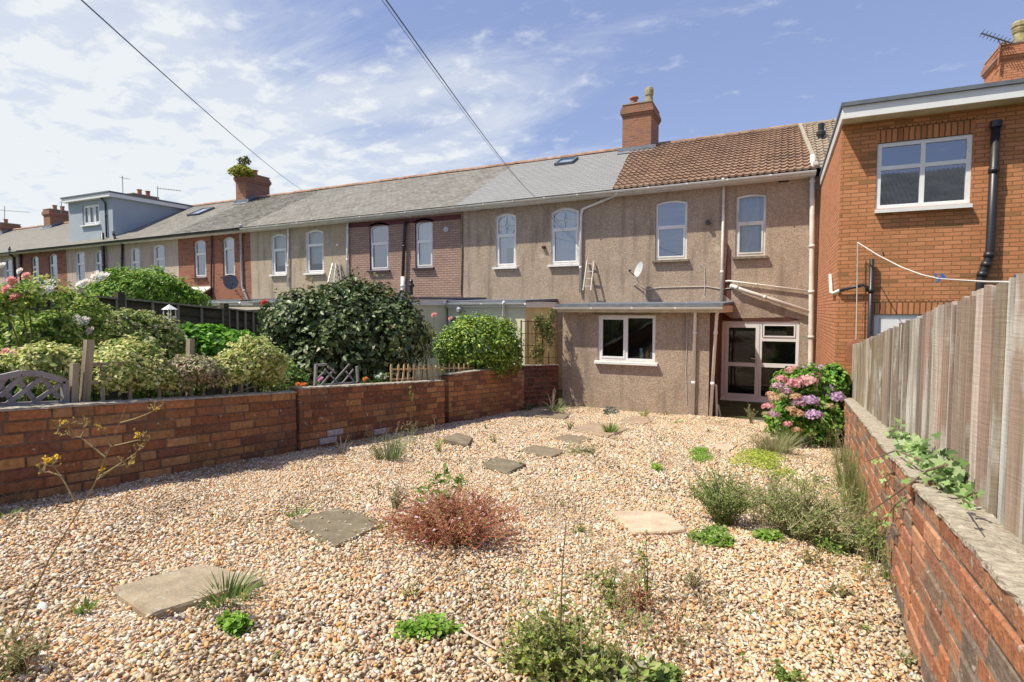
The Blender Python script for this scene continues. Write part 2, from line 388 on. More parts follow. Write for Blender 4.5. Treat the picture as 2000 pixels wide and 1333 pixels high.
def glass(name, refl=0.30, tint=(0.80, 0.86, 0.98)):
    m = bpy.data.materials.new(name); m.use_nodes = True; nt = m.node_tree; nt.nodes.clear()
    o = nt.nodes.new('ShaderNodeOutputMaterial'); g = nt.nodes.new('ShaderNodeBsdfGlossy'); g.inputs['Roughness'].default_value = 0.015; g.inputs['Color'].default_value = c4(tint)
    tr = nt.nodes.new('ShaderNodeBsdfTransparent'); tr.inputs['Color'].default_value = (0.86, 0.9, 0.9, 1)
    fr = nt.nodes.new('ShaderNodeFresnel'); fr.inputs['IOR'].default_value = 1.5
    ad = nt.nodes.new('ShaderNodeMath'); ad.operation = 'ADD'; ad.inputs[1].default_value = refl; ad.use_clamp = True; nt.links.new(fr.outputs[0], ad.inputs[0])
    # old panes are never quite flat
    n = nt.nodes.new('ShaderNodeTexNoise'); n.inputs['Scale'].default_value = 1.7; t = nt.nodes.new('ShaderNodeTexCoord'); nt.links.new(t.outputs['Object'], n.inputs['Vector'])
    bp = nt.nodes.new('ShaderNodeBump'); bp.inputs['Strength'].default_value = 0.03; bp.inputs['Distance'].default_value = 0.02; nt.links.new(n.outputs['Fac'], bp.inputs['Height']); nt.links.new(bp.outputs[0], g.inputs['Normal'])
    ms = nt.nodes.new('ShaderNodeMixShader'); nt.links.new(ad.outputs[0], ms.inputs[0]); nt.links.new(tr.outputs[0], ms.inputs[1]); nt.links.new(g.outputs[0], ms.inputs[2])
    nt.links.new(ms.outputs[0], o.inputs[0])
    return m

M = {}
M['upvc'] = plain('white_upvc', (0.82, 0.81, 0.80), 0.35, 0.5, dirt=0.06)
M['upvc_old'] = plain('aged_white_plastic', (0.74, 0.71, 0.65), 0.45, 0.4, dirt=0.22, scale=3)
M['white_paint'] = plain('white_painted_timber', (0.78, 0.76, 0.72), 0.5, 0.3, dirt=0.15)
M['cream_paint'] = plain('cream_painted_timber', (0.62, 0.56, 0.42), 0.55, 0.3, dirt=0.2)
M['black_plastic'] = plain('black_plastic', (0.025, 0.025, 0.03), 0.4, 0.5)
M['grey_pipe'] = plain('grey_plastic', (0.42, 0.43, 0.47), 0.45, 0.4)
M['lead'] = plain('lead_sheet', (0.20, 0.22, 0.26), 0.5, 0.4, dirt=0.25, bump=0.3)
M['felt'] = plain('grey_roof_felt', (0.16, 0.18, 0.21), 0.85, 0.2, dirt=0.2, bump=0.3, bscale=150)
M['felt_brown'] = plain('weathered_roof_felt', (0.30, 0.27, 0.21), 0.9, 0.2, dirt=0.25, scale=2)
M['stone_sill'] = plain('stone_sill', (0.24, 0.21, 0.15), 0.9, 0.2, dirt=0.35, scale=9, bump=0.4)
M['dark_sill'] = plain('dark_painted_sill', (0.045, 0.035, 0.045), 0.6, 0.3)
M['maroon'] = plain('maroon_paint', (0.13, 0.035, 0.045), 0.6, 0.3, dirt=0.3)
M['oxblood'] = plain('oxblood_wall_paint', (0.115, 0.050, 0.040), 0.85, 0.2, dirt=0.35, scale=2, bump=0.4)
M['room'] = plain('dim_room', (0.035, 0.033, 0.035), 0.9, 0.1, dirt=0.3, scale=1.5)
M['curtain'] = plain('white_net_curtain', (0.66, 0.69, 0.67), 0.9, 0.1, dirt=0.08)
M['curtain_blue'] = plain('pale_blue_curtain', (0.42, 0.50, 0.62), 0.9, 0.1, dirt=0.1)
M['metal'] = plain('galvanised_metal', (0.45, 0.46, 0.48), 0.4, 0.5, metal=0.6)
M['alu'] = plain('dull_aluminium', (0.55, 0.54, 0.52), 0.45, 0.5, metal=0.3, dirt=0.3)
M['dish'] = plain('grey_dish_paint', (0.50, 0.53, 0.56), 0.5, 0.4)
M['dish_dark'] = plain('dark_dish_paint', (0.13, 0.14, 0.17), 0.5, 0.4)
M['ridge_clay'] = plain('weathered_clay', (0.40, 0.25, 0.18), 0.85, 0.2, dirt=0.35, scale=5)
M['terracotta'] = plain('terracotta', (0.42, 0.17, 0.10), 0.85, 0.2, dirt=0.3, scale=8)
M['pot_yellow'] = plain('mossy_buff_pot', (0.42, 0.36, 0.20), 0.9, 0.2, dirt=0.45, scale=9)
M['cream_wall'] = plain('cream_masonry_paint', (0.72, 0.70, 0.50), 0.85, 0.2, dirt=0.12, scale=2, bump=0.3)
M['yellow_wall'] = plain('yellow_masonry_paint', (0.74, 0.60, 0.33), 0.85, 0.2, dirt=0.12, scale=2, bump=0.3)
M['blue_grey'] = plain('blue_grey_render', (0.40, 0.45, 0.50), 0.85, 0.2, dirt=0.06, scale=1.5, bump=0.2)
M['rope'] = plain('white_rope', (0.62, 0.57, 0.52), 0.8, 0.2)
M['blue_plastic'] = plain('blue_plastic', (0.06, 0.16, 0.42), 0.4, 0.5)
M['wire'] = plain('overhead_cable', (0.08, 0.12, 0.22), 0.6, 0.3)
M['mortar_cap'] = ramp_mat('rough_mortar_cap', [(0.25, (0.23, 0.19, 0.15)), (0.55, (0.42, 0.37, 0.29)), (0.8, (0.55, 0.50, 0.42))], 22, bump=1.0, bscale=50, dist=0.02)
M['glass'] = glass('window_glass', 0.26)
M['glass_dark'] = glass('shaded_window_glass', 0.02, (0.75, 0.8, 0.85))
M['dash'] = pebbledash('brown_pebbledash', (0.34, 0.25, 0.18), (0.445, 0.34, 0.258), (0.58, 0.475, 0.38), (0.26, 0.21, 0.165), 0.55, (0.54, 0.47, 0.38))
M['dash_cream'] = pebbledash('cream_pebbledash', (0.42, 0.33, 0.235), (0.50, 0.40, 0.295), (0.58, 0.49, 0.38), (0.25, 0.21, 0.17), 0.4)
M['dash_pale'] = pebbledash('pale_pebbledash', (0.48, 0.37, 0.29), (0.58, 0.46, 0.38), (0.66, 0.56, 0.48), (0.33, 0.27, 0.22), 0.35)
M['brick_orange'] = brick('orange_brick', (0.50, 0.20, 0.085), (0.62, 0.27, 0.13), (0.27, 0.14, 0.07), bh=0.063, ms=0.007, dark=(0.27, 0.145, 0.06), dark_amt=0.95, stain=0.75)
M['brick_flank'] = brick('orange_flank_brick', (0.60, 0.27, 0.145), (0.54, 0.23, 0.12), (0.28, 0.12, 0.07), bh=0.063, ms=0.008, dark=(0.25, 0.12, 0.06), dark_amt=0.4, stain=0.15)
M['brick_soldier'] = brick('soldier_course_brick', (0.60, 0.26, 0.12), (0.46, 0.19, 0.085), (0.16, 0.09, 0.05), bw=0.075, bh=0.225, dark=(0.2, 0.08, 0.04), dark_amt=0.5, stain=0.2)
M['brick_red'] = brick('red_terrace_brick', (0.40, 0.155, 0.10), (0.32, 0.125, 0.085), (0.26, 0.17, 0.12), dark=(0.10, 0.045, 0.03), dark_amt=0.6, stain=0.5)
M['brick_mauve'] = brick('mauve_painted_brick', (0.43, 0.29, 0.23), (0.38, 0.25, 0.20), (0.24, 0.15, 0.12), dark=(0.19, 0.15, 0.14), dark_amt=0.3, stain=0.4)
M['brick_stack'] = brick('chimney_brick', (0.42, 0.175, 0.10), (0.32, 0.14, 0.09), (0.30, 0.22, 0.16), dark=(0.20, 0.13, 0.10), dark_amt=0.5, stain=0.65)
M['slate_new'] = slate('new_grey_slate', (0.27, 0.265, 0.26), (0.295, 0.29, 0.285), 0.30, 0.20, (0.22, 0.22, 0.21), 0.2)
M['slate_old'] = slate('old_lichened_slate', (0.22, 0.205, 0.18), (0.30, 0.28, 0.245), 0.25, 0.18, (0.125, 0.11, 0.085), 0.65, mott=.45)
M['slate_mossy'] = slate('mossy_slate', (0.16, 0.15, 0.13), (0.29, 0.27, 0.24), 0.25, 0.18, (0.09, 0.08, 0.05), 0.8, mott=.8)
M['slate_far'] = slate('brown_grey_slate', (0.22, 0.205, 0.18), (0.27, 0.25, 0.22), 0.3, 0.2, (0.2, 0.18, 0.15), 0.3)
M['leaf'] = attr_mat('leaf', 0.5, 0.3, noise=0.15, nscale=12, translucent=0.36)
M['leaf_gloss'] = attr_mat('glossy_leaf', 0.42, 0.45, noise=0.15, nscale=12, translucent=0.16)
M['petal'] = attr_mat('petal', 0.7, 0.2, noise=0.08, nscale=60, translucent=0.3)
M['stem'] = attr_mat('stem', 0.8, 0.2, noise=0.2, nscale=50)
M['stone'] = attr_mat('gravel_stone', 0.75, 0.3, noise=0.22, nscale=90)
M['mortar_dark'] = ramp_mat('grimy_mortar', [(0.3, (0.09, 0.06, 0.045)), (0.6, (0.17, 0.115, 0.085)), (0.8, (0.30, 0.25, 0.20))], 12, bump=0.8, bscale=60, dist=0.01)
M['wallbrick'] = attr_mat('old_garden_brick', 0.9, 0.15, noise=0.30, nscale=28, bump=0.9, bscale=55, dist=0.010,
                          stain=[((0.16, 0.115, 0.08), 2.2, 0.50, 0.76, 0.62), ((0.12, 0.12, 0.05), 1.4, 0.60, 0.80, 0.45), ((0.50, 0.45, 0.38), 20, 0.655, 0.70, 0.7)])
M['mortar'] = ramp_mat('old_mortar', [(0.3, (0.16, 0.125, 0.095)), (0.6, (0.32, 0.26, 0.20)), (0.8, (0.46, 0.40, 0.33))], 18, bump=0.8, bscale=60, dist=0.01)
# ================================================================ the setting: ground
YF = 15.78                                             # the plane of the terrace's rear walls
def EZ(X): return 5.70 + 0.0095 * X                    # eaves
def RZ(X): return 7.99 + 0.0095 * X                    # ridge
YE, YR = 15.38, 19.78
g = MB()
ys = [-400, -60, -3.0, 0, 4, 8, 12.94, 16, 40, 120, 500]; xs = [-500, -60, -20, -9, -5.2, 0.6, 1.2, 8, 40, 500]
for i in range(len(ys) - 1):
    for j in range(len(xs) - 1):
        g.poly([(xs[j], ys[i], gz(ys[i]) - .03), (xs[j+1], ys[i], gz(ys[i]) - .03), (xs[j+1], ys[i+1], gz(ys[i+1]) - .03), (xs[j], ys[i+1], gz(ys[i+1]) - .03)])
M['soil'] = ramp_mat('garden_soil_and_turf', [(0.3, (0.055, 0.045, 0.028)), (0.5, (0.07, 0.085, 0.035)), (0.7, (0.10, 0.12, 0.05))], 3.0, bump=0.8, bscale=30, dist=0.03)
tag(g.build('ground', M['soil']), kind='structure')

# the gravel garden: a bed with its edges on the two walls, real stones on top
def wallL(Y): return -5.10                              # face of the left wall
def wallR(Y): return 0.41 + 0.0545 * max(Y, 0) if Y < 11 else 1.01
gb = MB(); n = 14
for i in range(n):
    y0, y1 = -1.5 + 14.42 * i / n, -1.5 + 14.42 * (i + 1) / n
    gb.poly([(wallL(y0) - .05, y0, gz(y0) - .012), (wallR(y0) + .05, y0, gz(y0) - .012), (wallR(y1) + .05, y1, gz(y1) - .012), (wallL(y1) - .05, y1, gz(y1) - .012)])
mb_, ntb, bb = new_mat('fine_gravel')
t_ = ntb.nodes.new('ShaderNodeTexCoord'); v_ = ntb.nodes.new('ShaderNodeTexVoronoi'); v_.inputs['Scale'].default_value = 70; ntb.links.new(t_.outputs['Object'], v_.inputs['Vector'])
s_ = ntb.nodes.new('ShaderNodeSeparateColor'); ntb.links.new(v_.outputs['Color'], s_.inputs[0])
r_ = ntb.nodes.new('ShaderNodeValToRGB'); e_ = r_.color_ramp.elements; e_.new(.35); e_.new(.7)
e_[0].color = (.30, .17, .09, 1); e_[1].color = (.46, .32, .2, 1); e_[2].color = (.55, .44, .32, 1); e_[3].color = (.66, .60, .52, 1)
ntb.links.new(s_.outputs[0], r_.inputs[0]); ntb.links.new(r_.outputs[0], bb.inputs['Base Color']); bb.inputs['Roughness'].default_value = .85
p_ = ntb.nodes.new('ShaderNodeBump'); p_.invert = True; p_.inputs['Distance'].default_value = .015; ntb.links.new(v_.outputs['Distance'], p_.inputs['Height']); ntb.links.new(p_.outputs[0], bb.inputs['Normal'])
tag(gb.build('gravel_bed', mb_), kind='structure')

# slabs first (the stones keep off them)
def slab_poly(pts, h): return [onG(x, y, h) for x, y in pts]
SLABS = [  # corner pixels, colour key, label
 ([(556,1018),(668,988),(752,1022),(655,1068)], 'a', 'lichened grey square slab in the gravel left of the red weed'),
 ([(212,1147),(395,1098),(520,1130),(288,1203)], 'b', 'sandy square slab nearest the bottom left corner of the gravel'),
 ([(1188,998),(1300,998),(1345,1036),(1238,1042)], 'c', 'pale worn stone slab beside a leafy weed in mid gravel'),
 ([(938,908),(968,892),(1030,906),(992,924)], 'a', 'small mottled dark slab with a weed tuft at its right corner'),
 ([(1012,880),(1040,868),(1108,880),(1078,893)], 'd', 'brown slab just left of the low grass clump'),
 ([(1075,857),(1110,848),(1160,856),(1130,868)], 'd', 'brown slab behind the low grass clump'),
 ([(1112,838),(1155,824),(1232,836),(1188,852)], 'e', 'large buff slab behind the two green tufts before the kitchen wall'),
 ([(1380,873),(1400,866),(1440,870),(1425,880)], 'c', 'pale round-edged slab half sunk by the green ground weed'),
 ([(1205,824),(1235,812),(1285,818),(1255,830)], 'e', 'buff slab touching the foot of the kitchen wall by a yellow weed'),
]
slabcol = {'a': (.20, .165, .11), 'b': (.36, .29, .2), 'c': (.58, .43, .31), 'd': (.24, .19, .13), 'e': (.38, .28, .19)}
def slabmat(k):
    c = slabcol[k]
    return ramp_mat('slab_stone_' + {'a': 'lichened', 'b': 'sandy', 'c': 'pale', 'd': 'brown', 'e': 'buff'}[k],
        [(.3, [v * .7 for v in c]), (.5, c), (.7, [min(1, v * 1.25) for v in c])], 7, detail=10, bump=.7, bscale=40, dist=.01, nrough=.7,
        stain=((.42, .40, .35), 16, .62, .66, .55 if k in 'ab' else .2))
SM = {k: slabmat(k) for k in slabcol}
SLAB_XY = []
def add_slab(pts3, k, label, th=0.05, name='paving_slab', group='paving slabs set in the gravel'):
    P = [Vector(p) for p in pts3]; c = sum(P, Vector()) / len(P)
    mb = MB(); N = []
    for i in range(len(P)):                               # edges nibbled a little
        a, b2 = P[i], P[(i + 1) % len(P)]
        for t in (0.0, .25, .5, .75):
            q = a.lerp(b2, t); N.append(q + (c - q).normalized() * (random.uniform(0, .012) + (0.012 if t == 0 else 0)))
    top = [p + (c - p) * .03 for p in N]; lo = [p - Vector((0, 0, .012)) for p in N]; bot = [p - Vector((0, 0, th)) for p in N]; L = len(N)
    mb.poly(top)
    for i in range(L):
        j = (i + 1) % L
        mb.poly([lo[i], lo[j], top[j], top[i]]); mb.poly([bot[i], bot[j], lo[j], lo[i]])
    o = mb.build(name, SM[k]); tag(o, label, 'paving slab', group)
    SLAB_XY.append([(p.x, p.y) for p in P])
for pts, k, lab in SLABS: add_slab(slab_poly(pts, .026), k, lab)
# two slabs that have tipped up on one edge
def tipped(pts, hs, k, lab):
    add_slab([onG(x, y, h) for (x, y), h in zip(pts, hs)], k, lab, .05)
tipped([(862,856),(893,845),(925,855),(915,868)], (.09, .10, .05, .05), 'd', 'slab tipped up on its edge by the left garden wall')
tipped([(1042,812),(1062,803),(1112,810),(1105,818)], (.05, .07, .05, .03), 'd', 'furthest brown slab below the corner of the dark brick wall')

# ---------------------------------------------------------------- stones
def inside(poly, x, y):
    r = np.zeros(len(x), bool); n = len(poly)
    for i in range(n):
        x1, y1 = poly[i]; x2, y2 = poly[(i + 1) % n]
        c = ((y1 > y) != (y2 > y)) & (x < (x2 - x1) * (y - y1) / (y2 - y1 + 1e-12) + x1); r ^= c
    return r
ph = (1 + 5 ** .5) / 2
ico = np.array([(-1,ph,0),(1,ph,0),(-1,-ph,0),(1,-ph,0),(0,-1,ph),(0,1,ph),(0,-1,-ph),(0,1,-ph),(ph,0,-1),(ph,0,1),(-ph,0,-1),(-ph,0,1)]); ico /= np.linalg.norm(ico[0])
icof = np.array([(0,11,5),(0,5,1),(0,1,7),(0,7,10),(0,10,11),(1,5,9),(5,11,4),(11,10,2),(10,7,6),(7,1,8),(3,9,4),(3,4,2),(3,2,6),(3,6,8),(3,8,9),(4,9,5),(2,4,11),(6,2,10),(8,6,7),(9,8,1)])
octv = np.array([(1,0,0),(0,1,0),(-1,0,0),(0,-1,0),(0,0,1),(.7,.7,-.3),(-.7,.7,-.3),(-.7,-.7,-.3),(.7,-.7,-.3)], float)
palette = np.array([(.71,.63,.51),(.68,.55,.39),(.65,.47,.28),(.63,.35,.15),(.52,.30,.145),(.70,.58,.45),(.56,.45,.34),(.67,.41,.21),(.77,.71,.63),(.46,.34,.24),(.69,.52,.35)])
pw = np.array([.12,.16,.14,.11,.07,.12,.06,.09,.06,.02,.095]); pw /= pw.sum()
def stones(name, y0, y1, dens, size, base, faces, label):
    area = 6.1 * (y1 - y0); n = int(area * dens)
    y = rng.uniform(y0, y1, n); x = rng.uniform(-5.12, 1.05, n)
    wr = 0.41 + 0.0545 * np.clip(y, 0, None)
    keep = (x > -5.09) & (x < wr - .005)
    lift = np.zeros(n)
    for P in SLAB_XY:
        c = np.mean(P, 0); full = inside(P, x, y); Q = [(c[0] + (a - c[0]) * .90, c[1] + (b - c[1]) * .90) for a, b in P]; inn = inside(Q, x, y); few = rng.random(n) < .012; keep &= ~inn | few; lift = np.where(full & ((rng.random(n) < .22) | few), .020, lift)
    # only what the view can take in, with a margin for a step to the side
    d = np.stack([x, y], 1); dep = d @ _f[:2] + .0; lat = d @ _r[:2]
    keep &= (dep > .5) & (np.abs(lat) < dep * 1.15 + 1.2)
    x, y, wr, lift = x[keep], y[keep], wr[keep], lift[keep]; n = len(x)
    z = G0 - SL * np.clip(y, -3, 12.94) + rng.uniform(-.008, .012, n) + lift + .016 * np.sin(x * 2.1 + 1) * np.cos(y * 1.7) + .008 * np.sin(x * 6.3 + y * 2) * np.sin(y * 5.1)
    s = size * rng.lognormal(0, .28, n); sc = np.stack([s * rng.uniform(.8, 1.35, n), s * rng.uniform(.65, 1.0, n), s * rng.uniform(.4, .7, n)], 1) * .5
    V = base[None] * (1 + rng.uniform(-.24, .24, (n, len(base), 1)))
    V = V * sc[:, None, :]
    a = rng.uniform(0, 2 * np.pi, n); ti = rng.normal(0, .38, n); tj = rng.normal(0, .38, n)
    ca, sa = np.cos(a), np.sin(a)
    X = V[..., 0] * ca[:, None] - V[..., 1] * sa[:, None]; Y = V[..., 0] * sa[:, None] + V[..., 1] * ca[:, None]; Z = V[..., 2] + X * ti[:, None] + Y * tj[:, None]
    P = np.stack([X + x[:, None], Y + y[:, None], Z + z[:, None]], -1).reshape(-1, 3)
    k = len(base); Fc = (faces[None] + (np.arange(n) * k)[:, None, None]).reshape(-1, faces.shape[1])
    ci = rng.choice(len(palette), n, p=pw); cc = palette[ci] * rng.uniform(.8, 1.12, (n, 1)) + rng.uniform(-.02, .02, (n, 3))
    fld = .5 + .5 * np.sin(x * 1.9 + 1.3 * np.sin(y * 1.1)) * np.cos(y * 1.4 + np.sin(x * 2.3)) + .35 * np.sin(x * 5.1 + y * 3.7)      # soil worked up among the stones
    edge = np.clip(1 - (x + 5.1) / .45, 0, 1) + np.clip(1 - (wr - x) / .35, 0, 1)
    dirt = np.clip((fld - .55) * .5, 0, .32) + .30 * edge; dm = rng.random(n) < dirt * 1.5
    cc = np.where(dm[:, None], cc * .45 + np.array([.20, .15, .09]) * .5, cc)
    o = npmesh(name, P, Fc, M['stone'], np.clip(np.repeat(cc, k, 0), .02, .9)); tag(o, label, 'gravel', kind='stuff')
octf = np.array([(4,0,5),(4,5,1),(4,1,6),(4,6,2),(4,2,7),(4,7,3),(4,3,8),(4,8,0),(0,8,5),(1,5,6),(2,6,7),(3,7,8)])
stones('gravel', 0.5, 5.2, 6800, .0178, ico, icof, 'loose buff and orange gravel stones in the foreground')
stones('gravel', 5.2, 12.9, 2700, .0235, octv, octf, 'loose buff and orange gravel stones towards the house')

# patio by the back door, with its kerb, and the neighbour's concrete
M['patio'] = ramp_mat('damp_dark_paving', [(.3, (.055, .04, .03)), (.6, (.13, .10, .075)), (.8, (.25, .21, .17))], 3, bump=.5, bscale=25)
p = MB(); p.box((-1.33, 12.95, -.12), (.9, YF, -.03)); tag(p.build('patio', M['patio']), kind='structure')
M['concrete'] = ramp_mat('concrete', [(.3, (.28, .26, .23)), (.7, (.42, .40, .36))], 4, bump=.4, bscale=50)
p = MB(); p.box((-1.30, 12.86, -.1), (1.0, 12.95, .015)); tag(p.build('kerb', M['concrete']), kind='structure')

# ================================================================ houses
def zarc(x, x0, x1, zt, rise):
    if rise <= 0: return zt
    t = (x - (x0 + x1) / 2) / ((x1 - x0) / 2); return zt - rise * t * t
def wall_face(mb, x0, x1, z0, z1, Y, holes, reveal=.11, room=.55, na=8, mi=0):
    """front of a wall with real openings; reveals use material 2, the dim room behind uses 1. z1 may be a function of x"""
    top = z1 if callable(z1) else (lambda x: z1)
    xs = sorted({x0, x1} | {h[0] for h in holes} | {h[1] for h in holes})
    for a, b in zip(xs, xs[1:]):
        hs = sorted([h for h in holes if h[0] < (a + b) / 2 < h[1]], key=lambda h: h[2]); k = na if hs else 1
        for i in range(k):
            p, q = a + (b - a) * i / k, a + (b - a) * (i + 1) / k; zp = zq = z0
            for h in hs:
                mb.poly([(p, Y, zp), (q, Y, zq), (q, Y, h[2]), (p, Y, h[2])], mi)
                zp, zq = zarc(p, h[0], h[1], h[3], h[4]), zarc(q, h[0], h[1], h[3], h[4])
                mb.poly([(p, Y, zp), (q, Y, zq), (q, Y + reveal, zq), (p, Y + reveal, zp)], 2)
            mb.poly([(p, Y, zp), (q, Y, zq), (q, Y, top(q)), (p, Y, top(p))], mi)
    for h in holes:
        ha, hb, za, zb, rs = h[:5]; R_ = Y + reveal; s = zb - rs
        mb.poly([(ha, Y, za), (ha, Y, s), (ha, R_, s), (ha, R_, za)], 2)
        mb.poly([(hb, Y, za), (hb, R_, za), (hb, R_, s), (hb, Y, s)], 2)
        mb.poly([(ha, Y, za), (ha, R_, za), (hb, R_, za), (hb, Y, za)], 2)
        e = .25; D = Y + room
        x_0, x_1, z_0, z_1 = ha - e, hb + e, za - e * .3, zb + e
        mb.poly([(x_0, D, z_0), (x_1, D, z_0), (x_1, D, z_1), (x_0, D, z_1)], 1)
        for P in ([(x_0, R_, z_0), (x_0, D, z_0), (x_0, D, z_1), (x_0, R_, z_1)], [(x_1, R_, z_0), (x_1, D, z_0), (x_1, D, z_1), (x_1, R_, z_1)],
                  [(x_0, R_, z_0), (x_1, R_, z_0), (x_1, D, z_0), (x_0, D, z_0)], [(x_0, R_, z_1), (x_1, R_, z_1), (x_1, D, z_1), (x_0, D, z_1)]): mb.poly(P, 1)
def prism(mb, pts, y0, y1, m=0):
    """convex outline [(x,z)] extruded from y0 to y1"""
    n = len(pts)
    mb.poly([(x, y0, z) for x, z in pts], m); mb.poly([(x, y1, z) for x, z in reversed(pts)], m)
    for i in range(n):
        (xa, za), (xb, zb) = pts[i], pts[(i + 1) % n]
        mb.poly([(xa, y0, za), (xa, y1, za), (xb, y1, zb), (xb, y0, zb)], m)
def frame_ring(mb, x0, x1, z0, zt, rise, w, y0, y1, na=8):
    prism(mb, [(x0, z0), (x0 + w, z0), (x0 + w, zarc(x0 + w, x0, x1, zt, rise)), (x0, zarc(x0, x0, x1, zt, rise))], y0, y1)
    prism(mb, [(x1 - w, z0), (x1, z0), (x1, zarc(x1, x0, x1, zt, rise)), (x1 - w, zarc(x1 - w, x0, x1, zt, rise))], y0, y1)
    mb.box((x0 + w, y0, z0), (x1 - w, y1, z0 + w))
    k = na if rise > 0 else 1
    for i in range(k):
        a = x0 + w + (x1 - x0 - 2 * w) * i / k; b = x0 + w + (x1 - x0 - 2 * w) * (i + 1) / k
        za, zb = zarc(a, x0, x1, zt, rise), zarc(b, x0, x1, zt, rise)
        prism(mb, [(a, za - w), (b, zb - w), (b, zb), (a, za)], y0, y1)
def window(root, x0, x1, z0, zt, Y, rise=0.0, trans=.55, w=.06, recess=.06, mat='upvc', gm='glass', curtain=None, lead=False, sill=None,
           sash='both', cols=1, sillout=.10, open_top=False, label=None, sille=.07):
    """a window: its frame is the part, panes, curtain and sill are sub-parts"""
    mb = MB(); ya, yb = Y + recess, Y + recess + .06
    frame_ring(mb, x0, x1, z0, zt, rise, w, ya, yb)
    zt_in = lambda x: zarc(x, x0, x1, zt, rise) - w
    lights = []                                     # (xa, xb, za, zb or None for the arched top)
    cw = (x1 - x0) / cols
    zT = z0 + (zt - z0) * trans if trans else None
    for c in range(cols):
        a = x0 + w if c == 0 else x0 + cw * c + w / 2; b = x1 - w if c == cols - 1 else x0 + cw * (c + 1) - w / 2
        if c: mb.box((x0 + cw * c - w / 2, ya, z0 + w), (x0 + cw * c + w / 2, yb, min(zt_in(x0 + cw * c), zt - w)))
        if zT:
            mb.box((a, ya, zT - w * .5), (b, yb, zT + w * .5)); lights += [(a, b, z0 + w, zT - w * .5, 0), (a, b, zT + w * .5, None, 1)]
        else: lights.append((a, b, z0 + w, None, 0 if sash != 'top' else 1))
    s = .035
    for (a, b, za, zb, top) in lights:               # casement sashes stand slightly proud
        if sash == 'both' or (sash == 'low' and not top) or (sash == 'left' and a < x0 + w + .01) or (sash == 'top' and top):
            if zb is None:
                k = 6 if rise else 1
                mb.box((a, ya - .015, za), (b, yb - .01, za + s)); mb.box((a, ya - .015, za + s), (a + s, yb - .01, zt_in(a) if not rise else zt_in(a)))
                mb.box((b - s, ya - .015, za + s), (b, yb - .01, zt_in(b)))
                for i in range(k):
                    p, q = a + s + (b - a - 2*s) * i / k, a + s + (b - a - 2*s) * (i + 1) / k
                    prism(mb, [(p, zt_in(p) - s), (q, zt_in(q) - s), (q, zt_in(q)), (p, zt_in(p))], ya - .015, yb - .01)
            else:
                mb.box((a, ya - .015, za), (b, yb - .01, za + s)); mb.box((a, ya - .015, zb - s), (b, yb - .01, zb))
                mb.box((a, ya - .015, za + s), (a + s, yb - .01, zb - s)); mb.box((b - s, ya - .015, za + s), (b, yb - .01, zb - s))
    f = mb.build('window', M[mat], root)
    if label: f['label'] = label
    for (a, b, za, zb, top) in lights:
        pm = MB(); yg = ya + .03
        if zb is None:
            k = 6 if rise else 1
            for i in range(k):
                p, q = a + (b - a) * i / k, a + (b - a) * (i + 1) / k
                pm.poly([(p, yg, za), (q, yg, za), (q, yg, zt_in(q)), (p, yg, zt_in(p))])
        else: pm.poly([(a, yg, za), (b, yg, za), (b, yg, zb), (a, yg, zb)])
        pm.build('pane', M[gm], f)
        if lead and top:
            lm = MB(); yl = ya + .022; ZT = zt - w - rise * .5; xm = (a + b) / 2; zm = (za + ZT) / 2; r = .006; dx, dz = .055, .10
            for P in ([(xm, za), (xm, zm - dz)], [(xm, zm + dz), (xm, ZT)], [(a, zm), (xm - dx, zm)], [(xm + dx, zm), (b, zm)],
                      [(xm - dx, zm), (xm, zm + dz)], [(xm, zm + dz), (xm + dx, zm)], [(xm + dx, zm), (xm, zm - dz)], [(xm, zm - dz), (xm - dx, zm)],
                      [(a, zm + dz * 1.2), (a + .1, ZT)], [(b, zm + dz * 1.2), (b - .1, ZT)], [(a, zm - dz * 1.2), (a + .1, za)], [(b, zm - dz * 1.2), (b - .1, za)]):
                lm.bar((P[0][0], yl, P[0][1]), (P[1][0], yl, P[1][1]), r * 2, .006)
            lm.build('leading', M['lead'], f)
    if curtain:
        cm = MB(); n = 26; yc = yb + .08
        def wob(i): return yc + .018 * math.sin(i * 2.1) + .01 * math.sin(i * .9)
        lo = z0 + w * .5
        for i in range(n):
            p, q = x0 + (x1 - x0) * i / n, x0 + (x1 - x0) * (i + 1) / n
            if curtain == 'blind': cm.poly([(p, yc, z0 + (zt - z0) * .22), (q, yc, z0 + (zt - z0) * .22), (q, yc, zt), (p, yc, zt)])
            elif curtain == 'half':
                if p < x0 + (x1 - x0) * .38 or True: cm.poly([(p, wob(i), z0 + (zt - z0) * (.0 if p < x0 + (x1-x0)*.35 else .36)), (q, wob(i + 1), z0 + (zt - z0) * (.0 if p < x0 + (x1-x0)*.35 else .36)), (q, wob(i + 1), zt), (p, wob(i), zt)])
            else: cm.poly([(p, wob(i), lo), (q, wob(i + 1), lo), (q, wob(i + 1), zt), (p, wob(i), zt)])
        cm.build('curtain', M['curtain_blue' if curtain == 'blue' else 'curtain'], f)
    if sill:
        sm = MB(); e = sille
        sm.mesh([(x0 - e, Y - sillout, z0 - .075), (x1 + e, Y - sillout, z0 - .075), (x1 + e, ya + .02, z0 - .06), (x0 - e, ya + .02, z0 - .06),
                 (x0 - e, Y - sillout, z0 - .02), (x1 + e, Y - sillout, z0 - .02), (x1 + e, ya + .02, z0 - .001), (x0 - e, ya + .02, z0 - .001)],
                [(3,2,1,0),(4,5,6,7),(0,1,5,4),(1,2,6,5),(2,3,7,6),(3,0,4,7)])
        sm.build('sill', M[sill], f)
    return f

